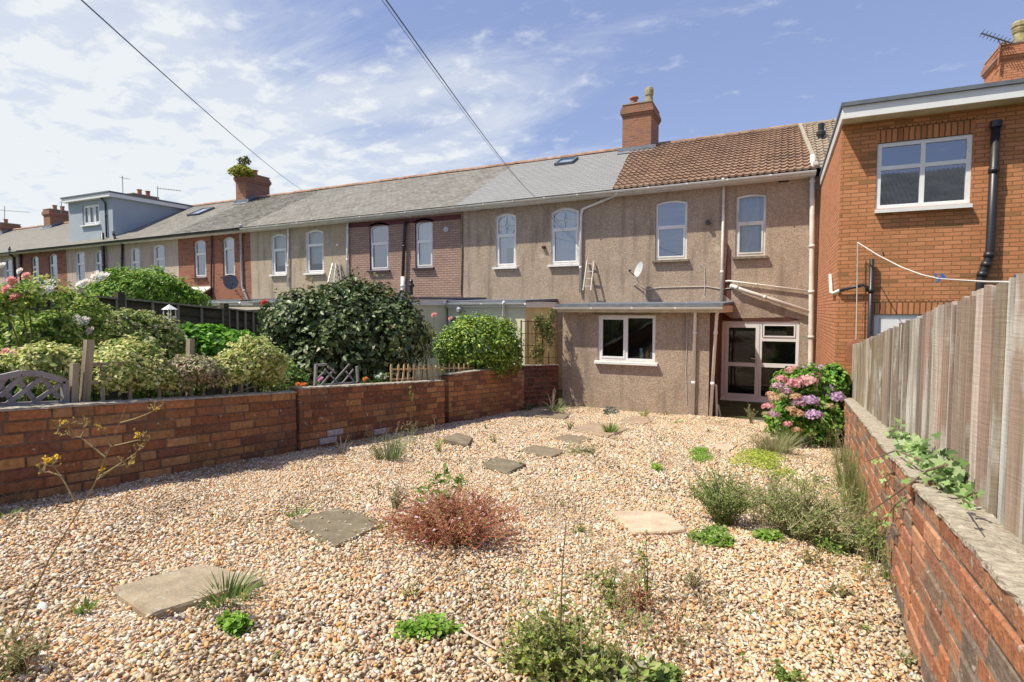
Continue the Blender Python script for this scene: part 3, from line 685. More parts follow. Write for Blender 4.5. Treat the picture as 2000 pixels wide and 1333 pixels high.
def roof_rows(mb, xe0, xe1, xr0, xr1, ye, yr, gauge, step, prof=None, nx=1, dz=0.0):
    """a pitched slope from the eaves (ye) to the ridge (yr), laid course over course"""
    Lz = RZ(0) - EZ(0); L = math.hypot(yr - ye, Lz); n = max(2, int(round(L / gauge)))
    uy, uz = (yr - ye) / L, Lz / L; ny, nz = -uz, uy
    for i in range(n):
        s0, s1 = L * i / n, L * (i + 1) / n + (L / n) * .02
        for j in range(nx):
            def P(fx, s, lift):
                t = s / L; x = (xe0 + (xe1 - xe0) * fx) * (1 - t) + (xr0 + (xr1 - xr0) * fx) * t
                h = lift + (prof(x) if prof else 0)
                return (x, ye + uy * s + ny * h, EZ(x) + dz + uz * s + nz * h)
            a, b = j / nx, (j + 1) / nx
            mb.poly([P(a, s0, step), P(b, s0, step), P(b, s1, 0.002), P(a, s1, 0.002)])
            mb.poly([P(a, s0, -.01), P(b, s0, -.01), P(b, s0, step), P(a, s0, step)])
def ridge_tiles(mb, x0, x1, r=.11, seg=.42):
    n = max(1, int(round((x1 - x0) / seg)))
    for i in range(n):
        a, b = x0 + (x1 - x0) * i / n, x0 + (x1 - x0) * (i + 1) / n
        j = random.uniform(-.008, .008)
        pts = []
        for (x, rr) in ((a + .004, r * 1.04), (a + .05, r), (b - .002, r * .97)):
            pts.append((x, rr))
        base = len(mb.v)
        for (x, rr) in pts:
            for k in range(7):
                t = math.pi * k / 6; mb.v.append((x, YR - math.cos(t) * rr, RZ(x) - .02 + j + math.sin(t) * rr))
        for q in range(2):
            for k in range(6):
                mb.f.append((base + q*7 + k, base + q*7 + k + 1, base + (q+1)*7 + k + 1, base + (q+1)*7 + k)); mb.m.append(0)
        mb.f.append(tuple(base + k for k in range(7))); mb.m.append(0)
def gutter(root, x0, x1, mat='upvc_old', z=None, y=None, fascia=True, r=.055):
    z0 = (EZ(x0) if z is None else z) - .045; z1 = (EZ(x1) if z is None else z) - .045; y = YE - .03 if y is None else y
    mb = MB(); n = 7; b = len(mb.v); segs = max(1, int((x1 - x0) / .9))
    for i in range(segs + 1):
        x = x0 + (x1 - x0) * i / segs; zz = z0 + (z1 - z0) * i / segs
        for k in range(n):
            t = math.pi + math.pi * k / (n - 1); mb.v.append((x, y + math.cos(t) * r, zz + math.sin(t) * r))
        for k in range(n):
            t = 2 * math.pi - math.pi * k / (n - 1); mb.v.append((x, y + math.cos(t) * (r - .006), zz + math.sin(t) * (r - .006)))
    m = 2 * n
    for i in range(segs):
        for k in range(m):
            k2 = (k + 1) % m; mb.f.append((b+i*m+k, b+(i+1)*m+k, b+(i+1)*m+k2, b+i*m+k2)); mb.m.append(0)
    mb.f.append(tuple(b + k for k in range(m))); mb.m.append(0); mb.f.append(tuple(b + segs*m + k for k in reversed(range(m)))); mb.m.append(0)
    for i in range(1, segs):                                   # brackets and joints
        x = x0 + (x1 - x0) * i / segs; zz = z0 + (z1 - z0) * i / segs
        mb.box((x - .02, y - r - .006, zz - .035), (x + .02, y - r + .004, zz + .003))
    mb.build('gutter', M[mat], root, smooth=False)
    if fascia and z is None:
        fb = MB(); ya = y + r + .002
        fb.mesh([(x0, ya, z0 - .085), (x1, ya, z1 - .085), (x1, ya + .025, z1 - .085), (x0, ya + .025, z0 - .085), (x0, ya, z0 + .02), (x1, ya, z1 + .02), (x1, ya + .025, z1 + .02), (x0, ya + .025, z0 + .02)],
                [(3,2,1,0),(4,5,6,7),(0,1,5,4),(1,2,6,5),(2,3,7,6),(3,0,4,7)])
        fb.mesh([(x0, ya + .026, z0 - .083), (x1, ya + .026, z1 - .083), (x1, YF, z1 - .083), (x0, YF, z0 - .083)], [(3, 2, 1, 0)])
        fb.build('fascia', M['white_paint'], root)
def pipe(root, pts, r=.035, mat='upvc_old', name='downpipe', joints=True, n=10):
    mb = MB(); mb.tube(pts, r, n)
    if joints:
        P = [Vector([float(c) for c in p]) for p in pts]
        for a, b in zip(P, P[1:]):
            L = (b - a).length; d = (b - a).normalized()
            k = max(1, int(L / 1.1))
            for i in range(k):
                q = a + d * (L * (i + .35) / k)
                mb.tube([q - d * .035, q + d * .035], r * 1.22, n)
    return mb.build(name, M[mat], root, smooth=True)
def chimney(root, x0, x1, y0, y1, zb, zt, pots, mat='brick_stack', pname='chimney'):
    mb = MB(); mb.box((x0, y0, zb), (x1, y1, zt - .42))
    for (e, a, b) in ((.035, .42, .34), (.07, .34, .20), (.035, .20, .11), (.0, .11, .04)):
        mb.box((x0 - e, y0 - e, zt - a), (x1 + e, y1 + e, zt - b - .0015))
    ch = mb.build(pname, M[mat], root)
    c = MB(); c.box((x0 - .02, y0 - .02, zt - .04), (x1 + .02, y1 + .02, zt)); c.build('flaunching', M['mortar_cap'], ch)
    fl = MB(); zf = lambda y: EZ((x0+x1)/2) + (y - YE) * (RZ(0) - EZ(0)) / (YR - YE)
    fl.mesh([(x0 - .16, y0 - .18, zf(y0 - .18) + .03), (x1 + .16, y0 - .18, zf(y0 - .18) + .03), (x1 + .16, y0 - .004, zf(y0) + .035), (x0 - .16, y0 - .004, zf(y0) + .035),
             (x0 - .16, y0 - .004, zf(y0) + .17), (x1 + .16, y0 - .004, zf(y0) + .17)], [(0, 1, 2, 3), (3, 2, 5, 4)])
    for xx, s in ((x1, 1), (x0, -1)):
        fl.mesh([(xx + s * .003, y0 - .004, zf(y0) - .02), (xx + s * .003, YR - .05, RZ(x0) + .0), (xx + s * .003, YR - .05, RZ(x0) + .16), (xx + s * .003, y0 - .004, zf(y0) + .2),
                 (xx + s * .13, y0 - .004, zf(y0) + .03), (xx + s * .13, YR - .05, RZ(x0) + .04)], [(0, 1, 2, 3), (0, 4, 5, 1)])
    fl.build('flashing', M['lead'], ch)
    for (px_, py_, kind) in pots:
        b = MB(); c = (px_, py_, zt)
        if kind == 'tall': b.lathe(c, [(.13, 0), (.13, .16), (.12, .3), (.14, .32), (.15, .42), (.15, .48), (.13, .56), (.07, .60), (.05, .60)], 14); m = 'pot_yellow'
        elif kind == 'cap': b.lathe(c, [(.11, 0), (.11, .14), (.12, .15), (.09, .16), (.09, .21), (.16, .22), (.15, .26), (.05, .30)], 14); m = 'terracotta'
        elif kind == 'buff': b.lathe(c, [(.15, 0), (.145, .3), (.17, .32), (.19, .4), (.17, .43), (.2, .47), (.2, .55), (.16, .6), (.13, .6), (.12, .45)], 16); m = 'pot_yellow'
        else: b.lathe(c, [(.11, 0), (.10, .22), (.13, .23), (.13, .28), (.10, .28), (.09, .2)], 12); m = 'terracotta'
        b.build('chimney_pot', M[m], ch, smooth=False)
    return ch
def wpx(l, t, r, b, Y=YF):
    """window box in metres from its pixel box on a wall plane"""
    p, q, s, u = onY(l, (t+b)/2, Y), onY(r, (t+b)/2, Y), onY((l+r)/2, t, Y), onY((l+r)/2, b, Y)
    return float(p[0]), float(q[0]), float(u[2]), float(s[2])

def terrace_house(name, label, x0, x1, wall, roof, wins, gut='upvc_old', ridge='ridge_clay', xe=None, xr=None, rows=(.19, .006), prof=None, nx=1, extra_holes=(), reveal_mat=None, zb=-.15):
    root = thing(name, label, 'house', ((x0 + x1) / 2, YF, 0), 'houses of the brick and pebbledash terrace')
    boxes = [wpx(*w['px']) + (w.get('rise', .09),) for w in wins]
    mb = MB()
    wall_face(mb, x0, x1, zb, lambda x: EZ(x) - .10, YF, boxes + list(extra_holes))
    mb.box((x0 + .002, YF + .6, zb), (x1 - .002, YF + 8, EZ(x0) - .2))
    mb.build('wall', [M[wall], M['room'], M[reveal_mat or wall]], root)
    for w, bx in zip(wins, boxes):
        k = {a: b for a, b in w.items() if a not in ('px', 'rise')}
        window(root, bx[0] + .004, bx[1] - .004, bx[2], bx[3] - .004, YF, rise=bx[4], **k)
    xe0, xe1 = xe or (x0, x1); xr0, xr1 = xr or (x0, x1)
    rm = MB(); roof_rows(rm, xe0, xe1, xr0, xr1, YE, YR, rows[0], rows[1], prof, nx)
    rm.poly([(xr0, YR, RZ(xr0)), (xr1, YR, RZ(xr1)), (x1, YR + 4.3, EZ(x1)), (x0, YR + 4.3, EZ(x0))])
    rf = rm.build('roof', M[roof], root)
    rt = MB(); ridge_tiles(rt, xr0, xr1); rt.build('ridge_tiles', M[ridge], root)
    gutter(root, xe0, xe1, gut)
    return root
def skylight(root, x, s, w=.55, h=.75, open_=0.0):
    """a roof window at distance s up the slope"""
    Lz = RZ(0) - EZ(0); L = math.hypot(YR - YE, Lz); u = Vector((0, (YR - YE) / L, Lz / L)); nrm = Vector((0, -u.z, u.y)); o = Vector((x, YE, EZ(x))) + u * s
    X = Vector((1, 0, 0))
    def bar(a, b, wd, hh): mb.bar(o + X * a[0] + u * a[1] + nrm * (.05), o + X * b[0] + u * b[1] + nrm * (.05), wd, hh, up=nrm)
    mb = MB(); bar((-w/2, 0), (-w/2, h), .06, .1); bar((w/2, 0), (w/2, h), .06, .1); bar((-w/2 - .03, 0), (w/2 + .03, 0), .06, .09); bar((-w/2 - .03, h), (w/2 + .03, h), .06, .09)
    f = mb.build('roof_window', M['felt'], root)
    g = MB(); g.poly([o + X*a + u*b + nrm*.08 for a, b in ((-w/2, 0), (w/2, 0), (w/2, h), (-w/2, h))]); g.build('pane', M['glass_sky'], f)
    g2 = MB(); g2.poly([o + X*a + u*b + nrm*.03 for a, b in ((-w/2, 0), (w/2, 0), (w/2, h), (-w/2, h))]); g2.build('blind', M['curtain'], f)
M['glass_sky'] = glass('roof_window_glass', .22)

# ---- house with the kitchen extension (the one the garden belongs to)
XAB, XAR = -4.62, 0.74
def roman(x):                                           # double roman tile section
    t = (x / .165) % 1.0
    return .030 * max(0.0, math.sin(math.pi * (t - .45) / .5)) if t > .45 and t < .95 else 0.0
M['tile_brown'] = brick('brown_concrete_tile', (.26, .155, .105), (.40, .27, .19), (.17, .12, .09), .33, .29, .004, dark=(.10, .07, .05), dark_amt=.5, bump=.4, stain=.55)
M['tile_grey'] = brick('grey_brown_concrete_tile', (.30, .23, .16), (.40, .33, .25), (.18, .14, .1), .33, .29, .004, dark=(.14, .11, .08), dark_amt=.5, bump=.4, stain=.5)
door = wpx(1409, 629, 1560, 781)
M['glass_blue'] = glass('blue_reflecting_glass', .40, (.58, .60, .66))
M['glass_thin'] = glass('thin_glass', .12)
XE_AB, XR_AB = float(onY(1197, 366, YE)[0]), float(onY(1234, 293, YR)[0])
XR_AR = float(onY(1562, 246, YR)[0])
nwave = 16
HA = terrace_house('pebbledash_house', 'brown pebbledash house with ribbed brown tile roof and a low kitchen extension', XAB, XAR, 'dash', 'tile_brown',
    [dict(px=(1280, 391, 1342, 507), rise=.07, trans=.56, sash='low', sill='stone_sill', gm='glass_blue'),
     dict(px=(1437, 379, 1496, 500), rise=.05, trans=.54, sash='low', sill='stone_sill', curtain='net', recess=.04, gm='glass_thin', mat='upvc_old')],
    xe=(XE_AB, XAR), xr=(XR_AB, XR_AR), gut='upvc', ridge='tile_brown', rows=(.30, .045), prof=roman, nx=256,
    extra_holes=[(door[0], door[1], -.02, 2.06, 0)])
# back door: glazed door on the left, fixed lights on the right
dm = MB(); x0, x1 = door[0] + .005, door[1] - .005; Y0 = YF + .03
xm = float(onY(1485, 700, YF)[0]); fw = .07
for a, b in (((x0, 0), (x0 + fw, 2.055)), ((x1 - fw, 0), (x1, 2.055)), ((xm - .03, 0), (xm + .03, 2.055))): dm.box((a[0], Y0, a[1]), (b[0], Y0 + .07, b[1]))
dm.box((x0 + fw, Y0, 1.985), (xm - .03, Y0 + .07, 2.055)); dm.box((xm + .03, Y0, 1.985), (x1 - fw, Y0 + .07, 2.055))
dm.box((x0 + fw, Y0, 0), (xm - .03, Y0 + .07, .05)); dm.box((xm + .03, Y0, 0), (x1 - fw, Y0 + .07, .12))
dm.box((x0 - .02, Y0 - .06, -.045), (x1 + .02, Y0 + .07, -.002))
for z in (.93, 1.60): dm.box((xm + .03, Y0, z - .05), (x1 - fw, Y0 + .07, z + .05))
dfr = dm.build('door_frame', M['upvc'], HA)
for (za, zb) in ((.12, .88), (.98, 1.55), (1.65, 1.985)):
    p = MB(); p.poly([(xm + .03, Y0 + .04, za), (x1 - fw, Y0 + .04, za), (x1 - fw, Y0 + .04, zb), (xm + .03, Y0 + .04, zb)]); p.build('pane', M['glass_dark'], dfr)
t = MB(); a, b = xm + .045, x1 - fw - .015; frame_ring(t, a, b, 1.655, 1.98, 0, .035, Y0 - .015, Y0 + .03); t.build('vent_light', M['upvc'], dfr)
dl = MB(); a, b = x0 + fw + .004, xm - .034
for q in ((a, .055, a + .09, 1.98), (b - .09, .055, b, 1.98)): dl.box((q[0], Y0 - .012, q[1]), (q[2], Y0 + .05, q[3]))
dl.box((a + .09, Y0 - .012, .055), (b - .09, Y0 + .05, .16)); dl.box((a + .09, Y0 - .012, 1.89), (b - .09, Y0 + .05, 1.98)); dl.box((a + .09, Y0 - .012, .88), (b - .09, Y0 + .05, .98))
dd = dl.build('door', M['upvc'], HA)
for za, zb in ((.16, .88), (.98, 1.89)):
    p = MB(); p.poly([(a + .09, Y0 + .02, za), (b - .09, Y0 + .02, za), (b - .09, Y0 + .02, zb), (a + .09, Y0 + .02, zb)]); p.build('pane', M['glass_dark'], dd)
h = MB(); h.box((b - .075, Y0 - .03, .92), (b - .03, Y0 - .013, 1.16)); h.bar((b - .05, Y0 - .055, 1.08), (b - .19, Y0 - .055, 1.10), .018, .022); h.tube([(b - .05, Y0 - .03, 1.08), (b - .05, Y0 - .056, 1.08)], .012, 8)
h.build('handle', M['upvc_old'], dd)
# oxblood paint left of and above the door, air brick, hole, cables
pp = MB(); zt = 2.06; xa = -1.33
E1 = onY(1600, 605, YF)
pp.mesh([(xa, YF - .004, -.12), (door[0] - .002, YF - .004, -.12), (door[0] - .002, YF - .004, 2.28), (xa, YF - .004, 2.75)], [(0, 1, 2, 3)])
pp.mesh([(door[0] - .002, YF - .004, 2.065), (door[1] - .28, YF - .004, 2.065), (door[1] + .05, YF - .004, 2.10), (door[1] - .3, YF - .004, 2.17), (door[0] + .25, YF - .004, 2.13), (door[0] - .002, YF - .004, 2.28)], [(0, 1, 2, 3, 4, 5)])
pp.mesh([(-1.30, YF - .003, 2.75), (-1.12, YF - .003, 2.60), (-1.14, YF - .003, 3.9), (-1.24, YF - .003, 4.1)], [(0, 1, 2, 3)])
pp.build('painted_patch', M['oxblood'], HA)
ab = MB(); q = onY(1530, 355, YF); ab.box((q[0] - .12, YF - .003, q[2] - .02), (q[0] + .12, YF + .02, q[2] + .025)); ab.build('air_brick', M['black_plastic'], HA)
q = onY(1383, 435, YF); v = MB(); v.tube([(q[0], YF + .0, q[2]), (q[0], YF - .14, q[2] - .01)], [.055, .055], 14); v.build('flue_pipe', M['black_plastic'], HA)
# pipes on the wall
yp = YF - .06
def py(x, y, Y=yp): return tuple(float(c) for c in onY(x, y, Y))
pipe(HA, [py(1414, 352), py(1411, 500), py(1409, 590)], .035)
pipe(HA, [py(1412, 350, YE - .02), py(1414, 362)], .035)
pipe(HA, [py(1587, 303, YF - .12), py(1586, 450, YF - .12), py(1583, 716, YF - .12), (py(1583, 716, YF - .12)[0], YF - .12, 0)], .058, 'upvc_old', 'soil_pipe')
pipe(HA, [py(1428, 559, YF - .02), py(1434, 560, YF - .1), py(1448, 566, YF - .1), py(1583, 610, YF - .11)], .048, 'upvc_old', 'waste_pipe')
pipe(HA, [py(1418, 550, YF - .02), py(1424, 549), py(1582, 569)], .022, 'upvc_old', 'waste_pipe')
cb = MB()
cb.tube([py(x, y, YF - .012) for x, y in ((1252, 558), (1262, 566), (1290, 562), (1330, 561), (1380, 560), (1410, 565), (1440, 562))], .012, 6)
cb.tube([py(x, y, YF - .012) for x, y in ((1368, 516), (1376, 524), (1377, 545), (1376, 575))], .010, 6)
cb.build('cable', M['rope'], HA)

# kitchen extension
YK, XK0, XK1, ZK = 12.94, -4.74, -1.34, 2.46
kw = wpx(1168, 616, 1280, 706, YK)
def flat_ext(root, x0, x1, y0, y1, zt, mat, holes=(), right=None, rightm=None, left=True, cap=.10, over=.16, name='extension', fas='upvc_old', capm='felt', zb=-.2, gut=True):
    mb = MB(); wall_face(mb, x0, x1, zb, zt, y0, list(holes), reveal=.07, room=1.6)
    mb.poly([(x0, y1, zb), (x0, y0, zb), (x0, y0, zt), (x0, y1, zt)]); mb.poly([(x1, y0, zb), (x1, y1, zb), (x1, y1, zt), (x1, y0, zt)], 3)
    e = mb.build(name, [M[mat], M['room'], M[mat], M[rightm or mat]], root)
    r = MB(); o = over
    r.box((x0 - .04, y0 - o, zt - .005), (x1 + (o if right else .04), y1 - .003, zt + .16)); r.build('roof_edge', M[fas], e)
    c = MB(); c.mesh([(x0 - .06, y0 - o - .03, zt + .135), (x1 + o + .02, y0 - o - .03, zt + .135), (x1 + o + .02, y1 - .006, zt + .20), (x0 - .06, y1 - .006, zt + .20),
                      (x0 - .06, y0 - o - .03, zt + .135 + cap), (x1 + o + .02, y0 - o - .03, zt + .135 + cap), (x1 + o + .02, y1 - .006, zt + .21 + cap), (x0 - .06, y1 - .006, zt + .21 + cap)],
                     [(3,2,1,0),(4,5,6,7),(0,1,5,4),(1,2,6,5),(2,3,7,6),(3,0,4,7)]); c.build('flat_roof', M[capm], e)
    if gut: gutter(e, x0 - .12, x1 + (o if right else .05), 'upvc', z=zt + .155, y=y0 - o - .062, fascia=False, r=.05)
    return e
KE = flat_ext(HA, XK0, XK1, YK, YF, ZK - .16, 'dash', [kw + (0,)], right=True, rightm='oxblood', fas='cream_paint', cap=.06, over=.27, name='kitchen_extension')
window(KE, kw[0] + .004, kw[1] - .004, kw[2], kw[3] - .004, YK, 0, None, cols=2, sash='left', sill='upvc', w=.065, gm='glass_dark', recess=.03, label='two-light white kitchen window with bottles on its inner sill')
lt = MB(); a, b = onY(1158, 612, YK), onY(1290, 613, YK); lt.box((a[0], YK - .02, a[2] - .03), (b[0], YK - .001, a[2] + .025)); lt.build('lintel', M['stone_sill'], KE)
pipe(HA, [(float(onY(1358, 590, YK - .2)[0]), YK - .22, 2.40), (float(onY(1358, 600, YK - .05)[0]), YK - .05, 2.25), (float(onY(1353, 800, YK - .05)[0]), YK - .05, .02)], .036, 'upvc')
pipe(HA, [(-1.14, YK - .14, 2.40), (-1.20, YK - .02, 2.25), (-1.285, YK - .045, 0.02)], .036, 'upvc')
cb = MB(); cb.tube([py(x, y, YK - .01) for x, y in ((1341, 590), (1342, 640), (1340, 720), (1341, 790))], .007, 6); cb.build('cable', M['rope'], KE)
# bottles on the kitchen window sill (inside)
def bottle(x, z, prof, mat, lab, name='bottle', trig=False):
    b = MB(); c = (x, YK + .17, z); b.lathe(c, prof, 12)
    if trig: b.bar((x - .045, YK + .17, z + prof[-1][1] + .01), (x + .025, YK + .17, z + prof[-1][1] + .02), .02, .03); b.bar((x - .03, YK + .17, z + prof[-1][1]), (x - .035, YK + .17, z + prof[-1][1] - .06), .01, .012)
    o = b.build(name, mat, None, smooth=False); tag(o, lab, 'bottle', 'bottles on the kitchen window sill')
sz = kw[2] + .068
M['bt1'] = plain('pale_blue_bottle', (.45, .6, .68), .3, .5); M['bt2'] = plain('green_orange_bottle', (.55, .33, .05), .3, .5); M['bt3'] = plain('blue_white_bottle', (.30, .45, .60), .3, .5)
shelf = MB(); shelf.box((kw[0] + .05, YK + .10, sz - .05), (kw[1] - .05, YK + .34, sz - .002)); shelf.build('inner_sill', M['upvc'], KE)
bottle(float(onY(1250, 690, YK)[0]), sz, [(.045, 0), (.05, .03), (.048, .11), (.02, .17), (.018, .20)], M['bt1'], 'pale spray bottle with trigger, leftmost behind the kitchen window', 'spray_bottle', True)
bottle(float(onY(1261, 690, YK)[0]), sz, [(.032, 0), (.034, .10), (.03, .14), (.015, .15), (.015, .17)], M['bt2'], 'orange and green bottle between two pale ones behind the kitchen window')
bottle(float(onY(1269, 690, YK)[0]), sz, [(.032, 0), (.034, .12), (.025, .15), (.015, .16), (.015, .18)], M['bt3'], 'blue bottle nearest the right edge of the kitchen window')
# chimney on the ridge between the first two houses
chimney(HA, -4.95, -3.98, 19.3, 20.6, 7.3, 9.32, [(-4.62, 19.55, 'cap'), (-4.15, 19.75, 'tall')])

# ---- second house: pebbledash, new slates
XBC, XCD, XDE, XEF, XFG, XGH, XHI = -9.20, -13.88, -18.81, -23.17, -27.2, -31.55, -36.0
HB = terrace_house('pebbledash_slate_house', 'pebbledash house with smooth grey slate roof, one roof window and two leaded arched windows', XBC, XAB, 'dash', 'slate_new',
    [dict(px=(968, 417, 1008, 521), rise=.10, trans=.60, sash='low', sill='upvc', lead=True, curtain='half', gm='glass'),
     dict(px=(1076, 406, 1130, 516), rise=.12, trans=.63, sash='low', sill='upvc', lead=True, curtain='blue', gm='glass')],
    xe=(XBC, XE_AB), xr=(XBC, XR_AB), ridge='ridge_clay', reveal_mat='upvc_old')
skylight(HB, float(onY(1105, 318, 18.9)[0]), 3.75, .62, .62)
pipe(HB, [py(1205, 378, YE - .02), py(1196, 385), py(1138, 409), py(1135, 420), py(1133, 572)], .036, 'upvc')
q = py(1063, 483, YF); v = MB(); v.bar((q[0], YF, q[2]), (q[0], YF - .09, q[2] - .02), .09, .07); v.build('vent', M['maroon'], HB)
cb = MB(); cb.tube([py(902, 404, YF - .03), py(902, 500, YF - .03), py(900, 572, YF - .03)], .022, 6); cb.build('boundary_pipe', M['stone_sill'], HB)
ab = MB(); q = py(945, 409, YF); ab.box((q[0] - .12, YF - .004, q[2] - .03), (q[0] + .12, YF + .02, q[2] + .03)); ab.build('air_brick', M['maroon'], HB)
EB = flat_ext(HB, -8.36, -6.01, 13.52, YF, 2.42, 'cream_wall', right=True, rightm='yellow_wall', fas='upvc', cap=.05, over=.05)
lp = MB(); q = onY(900, 604, 13.52); lp.lathe((q[0], 13.44, q[2] - .10), [(.03, 0), (.07, .02), (.08, .1), (.05, .16), (.03, .18)], 10); lp.build('wall_lamp', M['grey_pipe'], EB)
wd = wpx(878, 616, 972, 650, 13.52); pm = MB(); pm.box((wd[0], 13.50, 1.2), (wd[1], 13.518, wd[3])); pm.build('window', M['upvc'], EB)
pm2 = MB(); pm2.box((wd[0] + .06, 13.49, 1.26), (wd[1] - .06, 13.497, wd[3] - .06)); pm2.build('pane', M['dish_dark'], EB)
pipe(EB, [py(984, 590, 13.3), py(984, 600, 13.45), (py(984, 610, 13.45)[0], 13.45, .1)], .036, 'upvc')

# ---- third: mauve painted brick
HC = terrace_house('mauve_brick_house', 'house of mauve painted brick with maroon trim and a black soil pipe between its windows', XCD, XBC, 'brick_mauve', 'slate_old',
    [dict(px=(722, 439, 759, 528), rise=.09, trans=.60, sash='low', sill='dark_sill', mat='upvc', gm='glass'),
     dict(px=(811, 431, 845, 523), rise=.09, trans=.57, sash='low', sill='dark_sill', curtain='net', mat='upvc', gm='glass')],
    reveal_mat='maroon')
tr = MB(); tr.box((XCD + .03, YF - .006, EZ(XCD) - .32), (XBC - .03, YF - .001, EZ(XCD) - .16)); tr.box((XBC - .06, YF - .007, 0), (XBC - .01, YF - .001, EZ(XBC) - .15))
for l, t_, r_, b_ in ((722, 439, 759, 528), (811, 431, 845, 523)):
    a = wpx(l, t_, r_, b_)
    for i in range(8):
        xa, xb = a[0] - .05 + (a[1] - a[0] + .1) * i / 8, a[0] - .05 + (a[1] - a[0] + .1) * (i + 1) / 8
        za, zb = zarc(xa, a[0] - .05, a[1] + .05, a[3] + .07, .09), zarc(xb, a[0] - .05, a[1] + .05, a[3] + .07, .09)
        prism(tr, [(xa, za - .06), (xb, zb - .06), (xb, zb), (xa, za)], YF - .006, YF - .001)
tr.build('painted_trim', M['maroon'], HC)
pipe(HC, [py(792, 432, YF - .1), py(790, 450, YF - .1), py(787, 540, YF - .1)], .055, 'black_plastic', 'soil_pipe')
pipe(HC, [py(787, 541, YF - .1), (py(787, 580, YF - .1)[0], YF - .1, 2.6)], .075, 'upvc', 'soil_pipe')
fl = MB(); q = py(803, 562, YF - .35); fl.lathe((q[0], q[1], q[2] - .25), [(.06, 0), (.06, .25), (.11, .28), (.11, .34), (.06, .38), (.07, .46), (.03, .52)], 12); fl.build('flue', M['black_plastic'], HC)
q = py(872, 449, YF); dk = MB(); dk.tube([(q[0], YF, q[2]), (q[0], YF - .05, q[2])], [.09, .085], 16); dk.tube([(q[0], YF - .05, q[2]), (q[0], YF - .07, q[2])], [.04, .03], 12); dk.build('alarm_disc', M['dish'], HC)
q = py(801, 422, YF); dk = MB(); dk.box((q[0] - .06, YF - .2, q[2] - .05), (q[0] + .07, YF - .001, q[2] + .05)); dk.build('flood_light', M['upvc_old'], HC)
EC = flat_ext(HC, XCD + .3, -8.42, 11.5, YF, 2.48, 'cream_wall', right=True, fas='upvc', cap=.05, over=.05)

# ---- fourth: cream pebbledash
HD = terrace_house('cream_pebbledash_house', 'cream pebbledash house left of the mauve brick one, with deep white window reveals', XDE, XCD, 'dash_cream', 'slate_old',
    [dict(px=(531, 457, 559, 536), rise=.10, trans=.62, sash='low', sill='upvc', curtain='blind', gm='glass_thin'),
     dict(px=(598, 449, 632, 533), rise=.10, trans=.66, sash='low', sill='upvc', curtain='blind', gm='glass_thin')], reveal_mat='upvc')
pipe(HD, [py(679, 424), py(678, 548)], .036, 'upvc'); pipe(HD, [py(563, 436), py(562, 560)], .036, 'upvc')
q = py(661, 479, YF); v = MB(); v.tube([(q[0], YF, q[2]), (q[0], YF - .08, q[2])], .04, 10); v.build('vent', M['upvc'], HD)
flat_ext(HD, XDE + .1, XDE + 2.6, 13.2, YF, 2.5, 'dash_cream', right=True, fas='upvc', cap=.05)

# ---- fifth: red brick with satellite dish
HE = terrace_house('red_brick_house', 'red brick house with mossy slates and a shared grass-topped chimney', XEF, XDE, 'brick_red', 'slate_mossy',
    [dict(px=(379, 469, 402, 542), rise=.10, trans=.64, sash='low', sill='dark_sill', gm='glass'),
     dict(px=(435, 463, 458, 540), rise=.10, trans=.72, sash='low', sill='dark_sill', curtain='net', gm='glass')], reveal_mat='brick_red', gut='black_plastic', rows=(.2, .014))
pipe(HE, [py(470, 440, YE - .05), py(470, 455), py(473, 560), py(484, 585), py(484, 592)], .045, 'grey_pipe'); pipe(HE, [py(414, 455), py(412, 582)], .03, 'black_plastic')
le = MB(); xa, xb = onY(345, 560, YF)[0], onY(412, 560, YF)[0]; le.box((xa, 14.6, 0), (xb, YF - .01, 2.45)); l1 = le.build('lean_to', M['blue_grey'], HE)
le = MB(); le.mesh([(xa - .1, 14.4, 2.46), (xb + .1, 14.4, 2.46), (xb + .1, YF - .01, 3.25), (xa - .1, YF - .01, 3.25), (xa - .1, 14.4, 2.52), (xb + .1, 14.4, 2.52), (xb + .1, YF - .01, 3.31), (xa - .1, YF - .01, 3.31)],
     [(3,2,1,0),(4,5,6,7),(0,1,5,4),(1,2,6,5),(2,3,7,6),(3,0,4,7)]); le.build('roof', M['upvc_old'], l1)
chimney(HE, -23.72, -23.05, 19.15, 20.55, 7.1, 8.9, [(-23.38, 20.0, 'small')])
flat_ext(HE, xb + .3, XDE - .1, 13.6, YF, 2.0, 'brick_red', right=True, capm='felt_brown', cap=.05, gut=False)

# ---- sixth: cream with roof window
HF = terrace_house('cream_render_house', 'cream rendered house with a flush roof window, just right of the blue dormer', XFG, XEF, 'dash_pale', 'slate_old',
    [dict(px=(256, 484, 273, 556), rise=.10, trans=.62, sash='low', sill='upvc', gm='glass'),
     dict(px=(301, 478, 322, 550), rise=.10, trans=.62, sash='low', sill='upvc', gm='glass')], reveal_mat='upvc', gut='black_plastic')
skylight(HF, float(onY(395, 414, 18.4)[0]), 2.9, .8, .9)
pipe(HF, [py(239, 474), py(237, 560)], .045, 'black_plastic')

